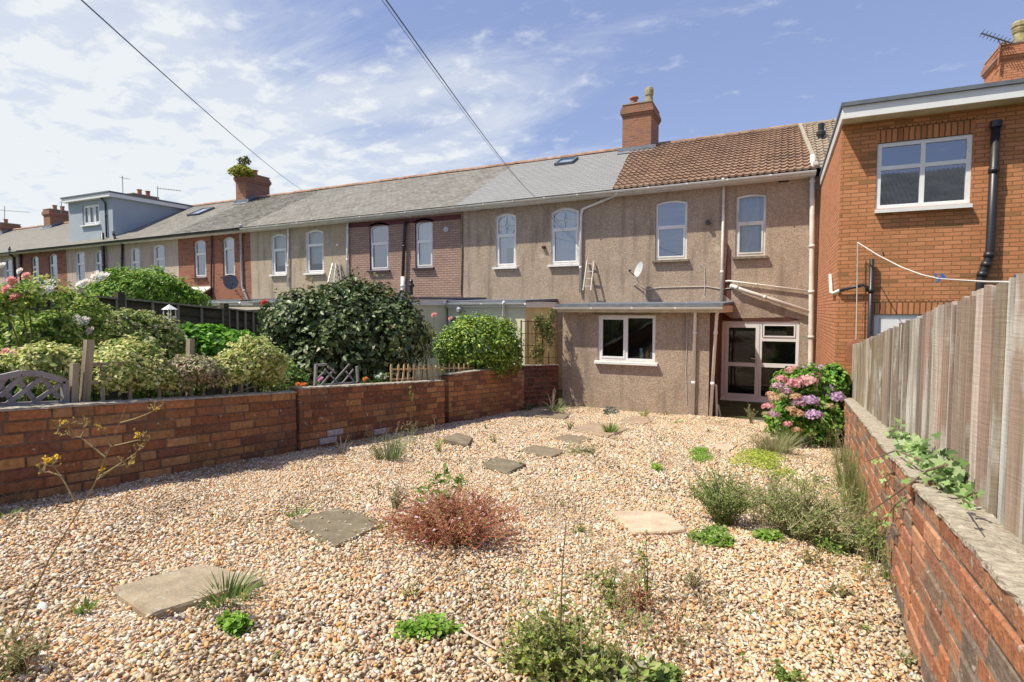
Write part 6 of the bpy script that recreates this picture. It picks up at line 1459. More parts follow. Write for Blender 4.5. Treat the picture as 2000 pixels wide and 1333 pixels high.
# plant rooted in the chimney top
p0 = (-23.45, 19.3, 8.9); root = thing('chimney_weed', 'yellow-green plant growing out of the red brick chimney', 'weed', p0)
foliage('foliage', [(p0[0] + .15, p0[1] - .15, p0[2] - .02, .62, .5, .26), (p0[0] + .05, p0[1] - .1, p0[2] + .1, .42, .4, .22)], 1700, .12, [(.36, .36, .03), (.26, .30, .02), (.44, .38, .07), (.13, .19, .01)], parent=root, depth=.7)
foliage('foliage', [(p0[0] - .12, p0[1], p0[2] + .55, .12, .12, .22), (p0[0] + .28, p0[1], p0[2] + .52, .2, .15, .26)], 240, .11, [(.13, .15, .03), (.22, .22, .03), (.1, .09, .06)], parent=root, depth=.9)
twigs('stems', [curve(p0, (p0[0] - .14, p0[1], p0[2] + .7), (.05, 0, 0)), curve(p0, (p0[0] + .3, p0[1], p0[2] + .72), (.04, 0, 0)), curve(p0, (p0[0] + .5, p0[1], p0[2] + .5), (0, 0, .1))], .02, (.14, .14, .03), root)

# ---- the hydrangea with its mixed pink and mauve heads
HYD = [(.14, .31, .04), (.24, .44, .07), (.36, .54, .12), (.06, .16, .025)]
HY, hb = bush('hydrangea_bush', 'hydrangea covered in pink and mauve flower heads by the end of the right wall', 'bush',
    [(1588, 790, 62, 52, 9.15, 1), (1560, 800, 48, 46, 8.91, 1), (1618, 780, 40, 56, 9.32, 1), (1600, 828, 46, 34, 8.75, 1), (1570, 752, 54, 34, 9.15, 1), (1630, 750, 26, 34, 9.1, 1), (1535, 830, 34, 26, 8.75, 1)], 12000, .090, HYD, w=[.35, .3, .15, .2], wid=.36, depth=.4)
def hhead(x, y, r, D, cols):
    c = atD(x, y, D); R_ = r * .95 * D / F_PX; k = 120; d = unit(rng.normal(size=(k, 3))); d[:, 2] = np.abs(d[:, 2]) * .9 - .15; P = c + d * np.array([R_, R_, R_ * .72]) * rng.uniform(.86, 1.05, (k, 1))
    V, F = leaves(P, d + rng.normal(0, .25, (k, 3)), rng.normal(size=(k, 3)), np.full(k, R_ * .42), .5, .05)
    cc = leafcols(k, cols, None, .12); cc = np.repeat(cc, 4, 0); npmesh('flower_head', V, F, M['petal'], cc, HY)
PKH = [(.74, .36, .38), (.78, .48, .46), (.66, .28, .32)]; MAU = [(.60, .40, .62), (.68, .50, .66), (.52, .33, .54)]; SAL = [(.66, .36, .24), (.62, .42, .28), (.6, .46, .26)]; LIL = [(.58, .36, .46), (.66, .46, .52), (.5, .3, .36)]; GRN = [(.42, .45, .18), (.5, .45, .24), (.5, .34, .26)]
for (x, y, r, cols, D) in ((1548, 725, 14, PKH, 9.07), (1525, 741, 12, PKH, 8.75), (1570, 720, 10, LIL, 9.15), (1551, 750, 17, PKH, 8.67), (1578, 746, 20, PKH, 8.75), (1590, 737, 15, PKH, 8.91), (1604, 721, 13, LIL, 9.32), (1634, 728, 18, LIL, 9.23),
                           (1520, 755, 12, LIL, 8.59), (1534, 765, 13, LIL, 8.59), (1506, 771, 10, SAL, 8.51), (1527, 775, 10, GRN, 8.51), (1513, 780, 11, SAL, 8.42), (1614, 762, 17, MAU, 8.83), (1629, 777, 20, MAU, 8.75), (1582, 783, 17, MAU, 8.51), (1560, 787, 14, LIL, 8.51),
                           (1553, 775, 11, SAL, 8.51), (1545, 800, 11, SAL, 8.34), (1557, 808, 13, SAL, 8.34), (1590, 811, 16, MAU, 8.34), (1619, 795, 12, GRN, 8.51), (1500, 795, 12, PKH, 8.42), (1510, 810, 12, LIL, 8.34), (1496, 809, 8, GRN, 8.34), (1538, 829, 9, PKH, 8.34), (1556, 840, 9, SAL, 8.34), (1598, 790, 8, LIL, 8.59)): hhead(x, y, r, D, cols)
# ---- ivy on the right wall
IV = thing('ivy', 'ivy creeping over the top of the right wall against the fence', 'ivy', tuple(onG(1760, 1150)))
def rwt(y, o=TH * .5, h=.76): return np.array([wallR(y) + o, y, gz(y) + h])
P = []
for i in range(520):
    y = random.choice([random.gauss(4.35, .35), random.gauss(3.55, .3), random.gauss(3.0, .15)]); P.append(rwt(y, random.uniform(.07, .2), .74 + abs(random.gauss(0, .055))))
P = np.array(P)
def ivy_leaves(P, nup, sz):
    k = len(P); N = unit(rng.normal(0, .45, (k, 3)) + nup); A = unit(np.cross(N, rng.normal(size=(k, 3)))); B = np.cross(N, A); s = rng.uniform(sz[0], sz[1], k); V = []
    for (a, b_, f) in ((1, 0, 1.0), (.45, .9, .78), (.45, -.9, .78), (-.35, .75, .5), (-.35, -.75, .5)): V.append(leaves(P, N, A * a + B * b_, s * f, .30, .04)[0])
    V = np.concatenate(V); i = np.arange(len(V) // 4)[:, None] * 4; return V, np.concatenate([i + np.array([[0, 1, 2]]), i + np.array([[0, 2, 3]])], 1).reshape(-1, 3)
V, F = ivy_leaves(P, [-.3, -.3, .9], (.022, .048)); cc = leafcols(len(P), [(.30, .44, .15), (.16, .28, .07), (.42, .52, .26), (.09, .16, .05)])
npmesh('foliage', V, F, M['leaf'], np.repeat(np.tile(cc, (5, 1)), 4, 0), IV)
S = []; Q = []
for pts in ([(1850, 908), (1810, 920), (1770, 950), (1700, 1000), (1660, 1004)], [(1800, 900), (1750, 880), (1710, 895), (1690, 902)], [(1830, 930), (1790, 955), (1750, 985), (1735, 1005), (1720, 1040)], [(1905, 960), (1880, 975), (1895, 985)], [(1780, 905), (1730, 930), (1720, 960)]):
    pp_ = [Vector(onX(x, y, .62 if i < 2 else .55)) for i, (x, y) in enumerate(pts)]; S.append(pp_)
    for a, b in zip(pp_, pp_[1:]):
        for f in (.0, .35, .7): Q.append(a.lerp(b, f))
twigs('stems', S, .006, (.22, .16, .12), IV)
P = np.array([list(q) for q in Q]) + rng.normal(0, .012, (len(Q), 3)); V, F = ivy_leaves(P, [-.7, -.4, .5], (.018, .04)); cc = leafcols(len(P), [(.34, .48, .17), (.2, .34, .09)])
npmesh('trailing_leaves', V, F, M['leaf'], np.repeat(np.tile(cc, (5, 1)), 4, 0), IV)

# ---------------------------------------------------------------- weeds in the gravel
WG = 'weeds growing through the gravel'
def weed(label, x, y, rpx, hpx, stems, per, size, cols, stemc=(.16, .17, .07), name='weed', wid=.2, lean=.0, stemr=.0035, flowers=None, minh=.5, spread=1.0, upright=.8, cat='weed', group=WG, bare=0.0, w=None, sub=0, fs=.008):
    c = onG(x, y); m = pxm(c); R_, H_ = rpx * m, hpx * m; root = thing(name, label, cat, tuple(c), group)
    S = []; P = []; A = []; T = []
    for i in range(stems):
        t = random.uniform(0, 2 * math.pi); rr = R_ * math.sqrt(random.random()) * spread; h = H_ * random.uniform(minh, 1) * (1 - .35 * (rr / (R_ + 1e-6)) ** 2)
        b0 = Vector((c[0] + math.cos(t) * rr * .18, c[1] + math.sin(t) * rr * .18, c[2] - .01)); b1 = Vector((c[0] + math.cos(t) * rr + lean * h, c[1] + math.sin(t) * rr, c[2] + h))
        pts = curve(b0, b1, (math.cos(t) * rr * -.12 + random.uniform(-.02, .02) * H_, math.sin(t) * rr * -.12, .10 * h), 5); S.append(pts)
        d = (b1 - b0).normalized(); T.append(b1)
        segs = [(pts, per)]
        for _ in range(sub):
            f = random.uniform(.3, .85); i0 = int(f * 5); o = pts[i0].lerp(pts[min(5, i0 + 1)], f * 5 - i0); t2 = random.uniform(0, 2 * math.pi); e = o + Vector((math.cos(t2) * H_ * .16, math.sin(t2) * H_ * .16, H_ * random.uniform(.08, .22))); sp = [o, o.lerp(e, .5) + Vector((0, 0, -.01)), e]; S.append(sp); segs.append((sp, max(3, per // 3))); T.append(e)
        for sp, k in segs:
            n_ = len(sp) - 1
            for j in range(k):
                f = bare + (1 - bare) * random.random(); q = f * n_; i0 = min(n_ - 1, int(q)); P.append(list(sp[i0].lerp(sp[i0 + 1], q - i0))); A.append([random.gauss(0, .7), random.gauss(0, .7), upright * random.uniform(0, 1.2)])
    twigs('stems', S, stemr, stemc, root, 4)
    if P:
        P = np.array(P); A = np.array(A); k = len(P); V, F = leaves(P, rng.normal(0, .5, (k, 3)) + [0, -.2, .7], A, size * rng.uniform(.55, 1.25, k), wid, .05, .1)
        npmesh('foliage', V, F, M['leaf'], np.repeat(leafcols(k, cols, w), 4, 0), root)
    if flowers:
        fc, share = flowers; T2 = np.array([list(t) for t in T if random.random() < share]); k = len(T2)
        if k:
            T2 = np.repeat(T2, 4, 0) + rng.normal(0, .004, (k * 4, 3)); V, F = leaves(T2, rng.normal(0, .4, (len(T2), 3)) + [0, 0, 1], rng.normal(size=(len(T2), 3)), np.full(len(T2), fs * 1.6), .45, .05); npmesh('blossom', V, F, M['petal'], np.repeat(leafcols(len(T2), fc), 4, 0), root)
    return root
def grass(label, x, y, rpx, hpx, n, cols, name='grass_tuft', width=.004, group=WG, droop=.3, cat='grass tuft', heads=None):
    c = onG(x, y); m = pxm(c); R_, H_ = rpx * m, hpx * m; root = thing(name, label, cat, tuple(c), group); V = []; F = []; C = []
    for i in range(n):
        t = random.uniform(0, 2 * math.pi); rr = R_ * random.random() ** .5; h = H_ * random.uniform(.45, 1); b0 = np.array([c[0] + math.cos(t) * rr * .55, c[1] + math.sin(t) * rr * .55, c[2] - .01])
        d = np.array([math.cos(t) * rr, math.sin(t) * rr, 0]); s = np.array([-math.sin(t + .8), math.cos(t + .8), 0]) * width * random.uniform(.7, 1.4); base = len(V)
        for j, f in enumerate((0, .35, .7, 1)):
            p = b0 + d * (f ** 1.7) * .8 + np.array([0, 0, h * (f - droop * f * f * .6)]); ww = (1 - f) ** .6 + .06; V += [p - s * ww, p + s * ww]
        for j in range(3): q = base + j * 2; F.append((q, q + 1, q + 3, q + 2))
        cc = np.array(random.choice(cols)) * random.uniform(.8, 1.2); C += [cc] * 8
    npmesh('blades', V, F, M['leaf'], np.array(C), root)
    if heads:
        S = []; hc, k, hh = heads; P = []
        for i in range(k):
            a = Vector((c[0] + random.uniform(-.3, .3) * R_, c[1] + random.uniform(-.3, .3) * R_, c[2])); b = a + Vector((random.uniform(-.5, .5) * R_, random.uniform(-.3, .3) * R_, H_ * hh * random.uniform(.7, 1))); S.append(curve(a, b, (0, 0, 0)))
            for j in range(60): P.append(list(a.lerp(b, random.uniform(.55, 1.0)) + Vector((random.gauss(0, .006), random.gauss(0, .006), 0))))
        twigs('stalks', S, .006, hc, root, 4); P = np.array(P); kk = len(P); Vv, Ff = leaves(P, rng.normal(size=(kk, 3)), rng.normal(0, .4, (kk, 3)) + [0, 0, 1], rng.uniform(.02, .035, kk), .25); npmesh('seed_heads', Vv, Ff, M['leaf'], np.repeat(leafcols(kk, [hc]), 4, 0), root)
    return root
def patch(label, x, y, rx, ry, n, size, cols, w=None, name='ground_weed', hpx=8, wid=.42, group=WG, mat='leaf'):
    """a mat of small leaves lying on the stones"""
    c = onG(x, y); root = thing(name, label, 'weed', tuple(c), group); P = []
    lobes = [(random.uniform(-.6, .6), random.uniform(-.6, .6), random.uniform(.25, .5)) for _ in range(7)] + [(0, 0, .5)]
    m = pxm(c)
    while len(P) < n:
        l = random.choice(lobes); r_ = l[2] * math.sqrt(random.random()); t = random.uniform(0, 6.28); u, v = l[0] + r_ * math.cos(t), l[1] + r_ * math.sin(t)
        q = onG(x + u * rx, y + v * ry); P.append([q[0], q[1], q[2] + .005 + hpx * m * random.random() ** 1.3 * (1 - .5 * min(1, u*u + v*v))])
    P = np.array(P); V, F = leaves(P, rng.normal(0, .35, (n, 3)) + [0, -.15, 1], rng.normal(size=(n, 3)) * [1, 1, .25], size * rng.uniform(.5, 1.25, n), wid, .08, .1)
    npmesh('foliage', V, F, M[mat], np.repeat(leafcols(n, cols, w), 4, 0), root)
    S = []
    for i in range(10): a = P[rng.integers(n)]; S.append(curve((c[0], c[1], c[2] + .003), a, (0, 0, .01), 3))
    twigs('stems', S, .0025, (.12, .16, .05), root, 4)
    return root
GR = [(.17, .29, .055), (.25, .37, .08), (.34, .42, .13), (.11, .19, .04)]; OL = [(.26, .30, .10), (.37, .38, .16), (.19, .24, .08), (.48, .43, .26)]; BR = [(.20, .40, .03), (.30, .50, .06), (.12, .26, .02)]; YG = [(.44, .50, .06), (.34, .44, .05), (.54, .56, .12), (.22, .32, .04)]
RED = [(.42, .20, .11), (.48, .28, .16), (.32, .16, .09), (.44, .38, .16), (.30, .36, .11)]
# the red one
R1 = weed('large rust-red feathery weed in the middle of the gravel', 885, 1055, 150, 108, 190, 22, .020, RED, (.42, .13, .09), 'red_weed', wid=.2, sub=4, stemr=.0028, flowers=([(.78, .50, .68), (.85, .7, .8)], .07), minh=.35, spread=1.12, w=[.3, .27, .18, .15, .1])
R1b = weed('dull green broad leaves pushing up through the back of the rust-red weed', 868, 1012, 62, 95, 16, 7, .07, [(.13, .24, .04), (.20, .30, .06)], (.14, .18, .05), wid=.2, bare=.7, minh=.7)
weed('greyish thin weed at the left of the rust-red weed', 770, 1000, 30, 70, 10, 20, .02, [(.30, .30, .18), (.22, .24, .12)], (.3, .26, .16), sub=2)
# grasses by the left wall
grass('blue-green grass tuft with dry stalks near the pier in the left wall', 760, 900, 40, 62, 170, [(.20, .27, .10), (.13, .21, .06), (.36, .36, .22)])
for x, y, h, lab in ((759, 842, 92, 'single tall dry grass stalk against the left wall'), (803, 845, 96, 'pair of tall yellow seed stalks against the left wall'), (820, 838, 60, 'short yellow seed stalk right of the pair by the left wall')):
    grass(lab, x, y, 8, h * .5, 8, [(.30, .30, .10)], 'dry_stalks', heads=((.40, .34, .12), 1 if '.single' in lab else 2, 2.0), cat='dry stalks')
weed('dry brown twiggy stalks below the left wall', 668, 890, 34, 46, 12, 3, .02, [(.30, .24, .15)], (.30, .23, .15), stemr=.004, name='dry_twigs')
weed('yellowish weed touching the tipped-up slab', 856, 884, 14, 34, 9, 14, .030, YG); weed('green tuft between the buff slab and the tipped slab', 965, 866, 14, 22, 12, 12, .02, OL)
weed('small pale weed beyond the tipped slab near the wall', 950, 838, 12, 16, 8, 8, .02, OL)
weed('short green weed left of the buff slab', 1113, 840, 16, 24, 16, 14, .022, GR); grass('strappy bright tuft on the corner of the buff slab', 1191, 847, 20, 32, 60, [(.14, .25, .04), (.20, .30, .06)], width=.008)
weed('yellow feathery weed against the kitchen wall', 1258, 816, 18, 24, 22, 18, .024, YG, minh=.4); patch('blue-green rosette by the kitchen wall', 1194, 808, 17, 7, 150, .06, [(.07, .13, .11), (.10, .17, .14), (.04, .09, .07)], hpx=12, name='blue_rosette')
weed('bare pale-twigged weed in the wall corner', 1079, 802, 20, 46, 9, 6, .03, [(.16, .24, .06), (.35, .32, .2)], (.42, .36, .30), stemr=.006); grass('grassy clump at the kitchen end of the left wall', 1085, 804, 26, 22, 70, GR, width=.006)
grass('dark grassy tuft in the shadow at the end of the left wall', 1024, 802, 24, 18, 70, [(.05, .10, .03), (.09, .16, .04)], width=.007)
grass('low dark tuft along the base of the kitchen wall', 1300, 812, 26, 10, 40, [(.14, .15, .06), (.2, .2, .1)]); weed('twiggy weed leaning on the kitchen wall by its dark corner', 1120, 800, 22, 40, 7, 5, .03, OL, (.3, .25, .18))
patch('low grassy clump in front of the brown slab', 1130, 884, 36, 9, 300, .03, OL + [(.12, .2, .04)], hpx=20, wid=.2); patch('dark round weed right of the low grassy clump', 1153, 886, 13, 8, 130, .028, [(.13, .15, .05), (.2, .2, .09)], hpx=16)
patch('tiny dark weed alone in the far gravel', 1382, 846, 8, 3, 40, .03, [(.05, .09, .03)], hpx=6); patch('small bright sprig at the foot of the kitchen wall near the downpipes', 1322, 826, 12, 3, 40, .03, BR, hpx=5)
weed('spindly weed in the open gravel before the kitchen window', 1293, 862, 14, 20, 5, 5, .03, GR)
patch('small bright green rosette in open gravel', 1283, 918, 18, 9, 120, .035, BR, hpx=14)
patch('green mat beside the sunken pale slab', 1362, 884, 32, 8, 420, .028, BR + GR[:2]); patch('green mat just in front of the pale round-edged slab', 1372, 898, 36, 9, 380, .028, BR + GR[:2])
patch('wide yellow-green mat near the right side of the gravel', 1470, 903, 78, 27, 3000, .026, YG, hpx=14); patch('thin green continuation of the yellow-green mat', 1528, 930, 34, 14, 420, .026, YG + GR[:1]); patch('scattered low greens behind the tall weeds', 1580, 945, 55, 18, 420, .026, GR + OL)
grass('tall wispy grass in front of the hydrangea', 1512, 885, 52, 62, 430, OL + [(.36, .34, .2)], width=.003); weed('pale fluffy seed-head weed by the patio edge', 1468, 828, 15, 46, 16, 26, .03, [(.34, .32, .17), (.24, .26, .10)], (.26, .26, .14), minh=.6)
weed('two pale flower stalks crossing the hydrangea', 1596, 862, 30, 90, 4, 5, .03, OL, (.36, .38, .20), stemr=.006, minh=.8)
weed('upright many-stemmed weed left of the two by the right wall', 1412, 1024, 72, 128, 70, 22, .022, OL[:2] + GR, (.20, .23, .09), sub=4, minh=.45, spread=1.15, name='herb_clump')
weed('larger bushy weed nearer the right wall', 1562, 1052, 96, 145, 105, 22, .021, OL[:2] + GR[:2] + [(.36, .40, .18)], (.30, .28, .15), sub=4, spread=1.15, minh=.4, name='herb_clump', flowers=([(.6, .5, .45)], .25), fs=.006)
weed('thin pale weed standing behind the larger bushy weed', 1500, 985, 50, 80, 16, 16, .022, OL + [(.4, .34, .24)], (.34, .30, .2), sub=3)
patch('leafy low mat right of the pale stone slab', 1392, 1056, 50, 22, 1000, .028, GR + BR[:1], hpx=18); patch('leafy low mat at the foot of the bushy weed', 1505, 1058, 44, 18, 700, .03, GR + BR, hpx=18)
grass('tall grass along the foot of the right wall', 1672, 1000, 42, 125, 300, OL + GR[:2], width=.0022); grass('short grass at the far foot of the right wall', 1646, 905, 20, 60, 130, OL + GR[:1], width=.0025)
grass('second tall grass clump along the right wall, behind the first', 1658, 955, 34, 115, 260, OL + GR[:1], width=.0022); grass('loose pale grass in front of the tall clumps by the right wall', 1690, 1052, 42, 95, 220, OL, width=.0022)
weed('straggly green weed at the foot of the right wall', 1705, 1100, 40, 110, 22, 26, .026, GR + OL, (.18, .18, .08), sub=2, name='herb_clump'); weed('leafy clump below the ivy at the foot of the right wall', 1650, 1080, 44, 60, 20, 22, .026, OL, (.2, .2, .1), sub=2)
grass('small tuft against the right wall below the straggly weed', 1738, 1140, 12, 46, 40, BR + GR[:1], width=.005)
weed('dark bent weed lying on the gravel near the right wall', 1580, 1110, 38, 34, 7, 5, .05, [(.20, .20, .07), (.13, .15, .05)], (.3, .2, .1)); weed('thin weed with long leaves left of the right wall foot', 1640, 1165, 36, 30, 7, 5, .045, [(.2, .2, .08)], (.28, .2, .12))
weed('tiny weed in the gravel before the right wall', 1688, 1240, 16, 26, 6, 6, .02, GR); weed('small weed beside the right wall near the bottom corner', 1765, 1295, 24, 30, 7, 7, .02, OL + BR[:1])
# foreground
patch('bright leafy patch at bottom centre-left', 836, 1246, 74, 38, 900, .026, BR + GR[:2], hpx=26); patch('compact bright green weed at the bottom left', 456, 1232, 31, 15, 380, .03, BR, hpx=30)
grass('grass tuft at the corner of the sandy slab', 440, 1172, 70, 60, 110, [(.20, .28, .08), (.14, .22, .05)]); grass('small grass tuft left of the sandy slab', 165, 1190, 28, 34, 40, GR); grass('fine pale tuft left of the lichened slab', 578, 1008, 26, 28, 50, GR)
grass('tuft at the right corner of the lichened slab', 738, 1034, 14, 20, 30, BR, width=.006); weed('tiny low weed in front of the pale stone slab', 1130, 1036, 20, 14, 12, 10, .02, GR, spread=1.4)
weed('soft green weed beside the dead stem in the foreground', 806, 1168, 26, 34, 8, 8, .022, OL); weed('short weed in the gravel behind the red weed', 735, 960, 12, 26, 6, 9, .02, OL); weed('thin brown sprig in the gravel left of the red weed', 740, 972, 8, 40, 3, 6, .02, [(.2, .16, .07)], (.25, .16, .09))
weed('single dark sprig behind the small mottled slab', 1018, 912, 10, 26, 6, 8, .02, GR); weed('tiny dark sprig left of the mottled slab', 920, 922, 7, 20, 3, 5, .018, OL); weed('tiny pale sprig beside the mottled slab', 898, 905, 6, 16, 3, 5, .018, OL)
F1 = weed('sprawling olive-green foreground weed at bottom centre', 1085, 1322, 105, 130, 85, 28, .024, [(.36, .42, .09), (.26, .34, .07), (.44, .44, .18), (.15, .21, .06)], (.22, .22, .09), 'herb_clump', wid=.3, sub=2, minh=.3, spread=1.2)
F2 = weed('broad-leaved foreground weed at the bottom edge', 1205, 1345, 95, 80, 26, 11, .050, [(.26, .38, .07), (.36, .42, .13), (.22, .24, .10), (.44, .42, .28)], (.28, .16, .13), 'herb_clump', wid=.3, sub=1, minh=.4)
weed('green sprigs rising behind the foreground weed', 1200, 1195, 50, 100, 14, 16, .028, [(.24, .31, .07), (.17, .24, .05)], (.26, .24, .1), sub=1); weed('reddish-stemmed sprig in the centre foreground', 1250, 1200, 30, 80, 9, 10, .022, [(.34, .15, .08), (.2, .22, .07)], (.38, .10, .08), sub=2)
weed('tall leafy single stem in front of the pale slab', 1268, 1180, 22, 160, 3, 34, .028, GR, (.16, .17, .06), minh=.85, stemr=.004); weed('faint weed in the gravel right of the tall stem', 1350, 1150, 40, 60, 8, 10, .02, OL, (.26, .18, .11), sub=2); weed('green weed at the bottom edge right of centre', 1530, 1325, 46, 30, 14, 14, .026, GR)
patch('low leaves at the bottom edge beside the broad-leaved weed', 1285, 1325, 60, 18, 260, .035, GR, hpx=14)
def stick(label, name, pts, r, colr, group='bare stems in the foreground', leaf=None):
    root = thing(name, label, 'stem', tuple(pts[0]), group); twigs('stem', [pts], r, colr, root, 5)
    if leaf:
        cols, k, size = leaf; P = []
        for i in range(k):
            q = random.random() * (len(pts) - 1); i0 = int(q); P.append(list(Vector(pts[i0]).lerp(Vector(pts[min(len(pts) - 1, i0 + 1)]), q - i0)))
        P = np.array(P); V, F = leaves(P, rng.normal(size=(k, 3)), rng.normal(size=(k, 3)) + [0, 0, .6], size * rng.uniform(.6, 1.2, k), .2); npmesh('foliage', V, F, M['leaf'], np.repeat(leafcols(k, cols), 4, 0), root)
def seg3(P): return [Vector(p) for p in P]
b = onG(1090, 1345); D = pxm(b) * F_PX; stick('dark thin upright stem in the foreground centre', 'bare_stem', seg3([b, atD(1094, 1250, D), atD(1098, 1120, D), atD(1106, 1010, D)]), .0045, (.16, .12, .08), leaf=([(.2, .18, .08)], 12, .02))
b = onG(1138, 1345); D = pxm(b) * F_PX; stick('pale straw upright stem beside the dark one', 'bare_stem', seg3([b, atD(1135, 1250, D), atD(1138, 1150, D), atD(1135, 1060, D)]), .004, (.46, .38, .26))
stick('pale dead stem lying across the gravel at the bottom', 'dead_stem', seg3([onG(890, 1215, .03), onG(910, 1235, .03), onG(950, 1258, .04), onG(1010, 1290, .04), onG(1072, 1316, .05)]), .007, (.58, .46, .38), 'dead stems lying on the gravel')
stick('finer dead stem lying below the pale one', 'dead_stem', seg3([onG(935, 1285, .02), onG(960, 1302, .03), onG(975, 1322, .02)]), .003, (.5, .4, .32), 'dead stems lying on the gravel')
# branching plant with yellow buds in front of the left wall
b = onG(12, 1300); Dn = pxm(b) * F_PX; root = thing('budding_stem', 'tall bare branching weed with small yellow flowers in front of the left wall', 'weed', tuple(b), 'branching weeds at the left edge')
def K(x, y, d=0): return Vector(atD(x, y, Dn + .25 + d))
br = [[Vector(b), K(40, 1215), K(95, 1095), K(150, 1005), K(185, 945), K(205, 895), K(217, 870), K(232, 830), K(248, 790)], [K(150, 985), K(128, 945), K(110, 918), K(100, 905)], [K(205, 893), K(180, 872), K(158, 855), K(112, 846)], [K(217, 872), K(245, 866), K(270, 860), K(285, 850)], [K(217, 872), K(208, 850), K(197, 838)],
      [K(236, 826), K(265, 818), K(290, 808), K(305, 800)], [K(190, 937), K(225, 912), K(260, 890), K(285, 868)], [K(195, 930), K(230, 910), K(258, 905)], [K(158, 855), K(165, 840), K(160, 828)], [K(120, 930), K(95, 922), K(76, 925)], [K(270, 860), K(290, 862)], [K(112, 846), K(118, 832)], [K(245, 905), K(252, 915)]]
S = []; tips = []
for i, p in enumerate(br):
    S.append(p)
    if i:
        for _ in range(6):
            o = p[-1].lerp(p[-2], random.uniform(0, .7)); e = o + Vector((random.gauss(0, .02), random.gauss(0, .015), random.uniform(.0, .035))); S.append([o, o.lerp(e, .5) + Vector((.003, 0, -.002)), e]); tips.append(e)
twigs('stems', S, .0042, (.26, .20, .10), root, 5)
P = np.repeat(np.array([list(t) for t in tips]), 3, 0); k = len(P); V, F = leaves(P, rng.normal(size=(k, 3)), rng.normal(0, .5, (k, 3)) + [0, 0, 1], rng.uniform(.006, .014, k), .35); npmesh('foliage', V, F, M['petal'], np.repeat(leafcols(k, [(.45, .28, .06), (.34, .26, .12), (.6, .42, .05)]), 4, 0), root)  # these pieces are the flower buds at the twig tips, not leaves
for (x, y) in ((122, 824), (307, 800), (89, 897), (95, 902), (112, 892), (270, 848), (256, 905), (199, 918), (97, 898)):
    c = K(x, y); P = np.repeat(np.array([list(c)]), 10, 0) + rng.normal(0, .004, (10, 3)); V, F = leaves(P, rng.normal(0, .4, (10, 3)) + [0, -.5, .8], rng.normal(size=(10, 3)), np.full(10, .013), .35); npmesh('yellow_flower', V, F, M['petal'], np.repeat(leafcols(10, [(.75, .50, .03)]), 4, 0), root)
weed('leafy base of the branching weed at the bottom left corner', 25, 1320, 60, 70, 16, 12, .03, [(.26, .28, .10), (.34, .30, .14), (.18, .2, .07)], (.25, .2, .12)); weed('thin leaning weed at the left edge below the wall', 30, 985, 40, 60, 7, 5, .025, [(.3, .28, .14)], (.3, .24, .14), lean=.4)
grass('green tuft at the foot of the wall by the left edge', 12, 1010, 24, 22, 50, GR)
b2 = onG(100, 1285); D2 = pxm(b2) * F_PX; stick('second leaning stem at the left edge', 'bare_stem', [Vector(onG(60, 1290)), Vector(atD(90, 1240, D2)), Vector(atD(130, 1195, D2 + .1)), Vector(atD(165, 1160, D2 + .2))], .003, (.34, .24, .14), leaf=([(.2, .26, .08)], 14, .022))
# seedlings scattered about
for i, (x, y) in enumerate(((660, 1140), (945, 1150), (1020, 1180), (1330, 1100), (1420, 1130), (1465, 1200), (1590, 1230), (1380, 1230), (1450, 1290), (1010, 1120), (720, 1095), (540, 1290), (300, 1280), (690, 1290), (1560, 1200), (1240, 940), (1180, 960), (1100, 985), (1075, 930), (840, 990), (1300, 985), (1620, 1290), (1330, 1260), (1000, 960), (720, 940))):
    c = onG(x, y); root = thing('seedling', 'one of the tiny seedlings dotted over the open gravel', 'seedling', tuple(c), 'tiny seedlings in the gravel'); k = 16
    P = c + np.array([0, 0, .012]) + rng.normal(0, .014, (k, 3)) * [1, 1, .5]; V, F = leaves(P, rng.normal(0, .4, (k, 3)) + [0, 0, 1], rng.normal(size=(k, 3)), rng.uniform(.010, .022, k), .35); npmesh('leaves', V, F, M['leaf'], np.repeat(leafcols(k, GR + OL[:1]), 4, 0), root); twigs('stem', [[Vector(c), Vector(c) + Vector((.002, 0, .014)), Vector(c) + Vector((0, .002, .024))]], .002, (.14, .18, .06), root, 4)
# hedge behind the viewer, mirrored darkly in the kitchen window and back door
hd = thing('boundary_hedge', 'dark hedge behind the viewer, mirrored in the kitchen window', 'hedge', (-2.2, -3.4, gz(-3)))
foliage('foliage', [(-5 + 1.1 * i, -3.6, 1.95, .8, .6, 1.0) for i in range(6)], 6000, .13, [(.05, .12, .02), (.10, .2, .03), (.03, .07, .015)], parent=hd, depth=.4)
mb = MB(); mb.box((-5.2, -3.9, gz(-3)), (.6, -3.4, 2.5)); mb.build('hedge_core', plain('hedge_shade', (.02, .035, .012), .9), hd)

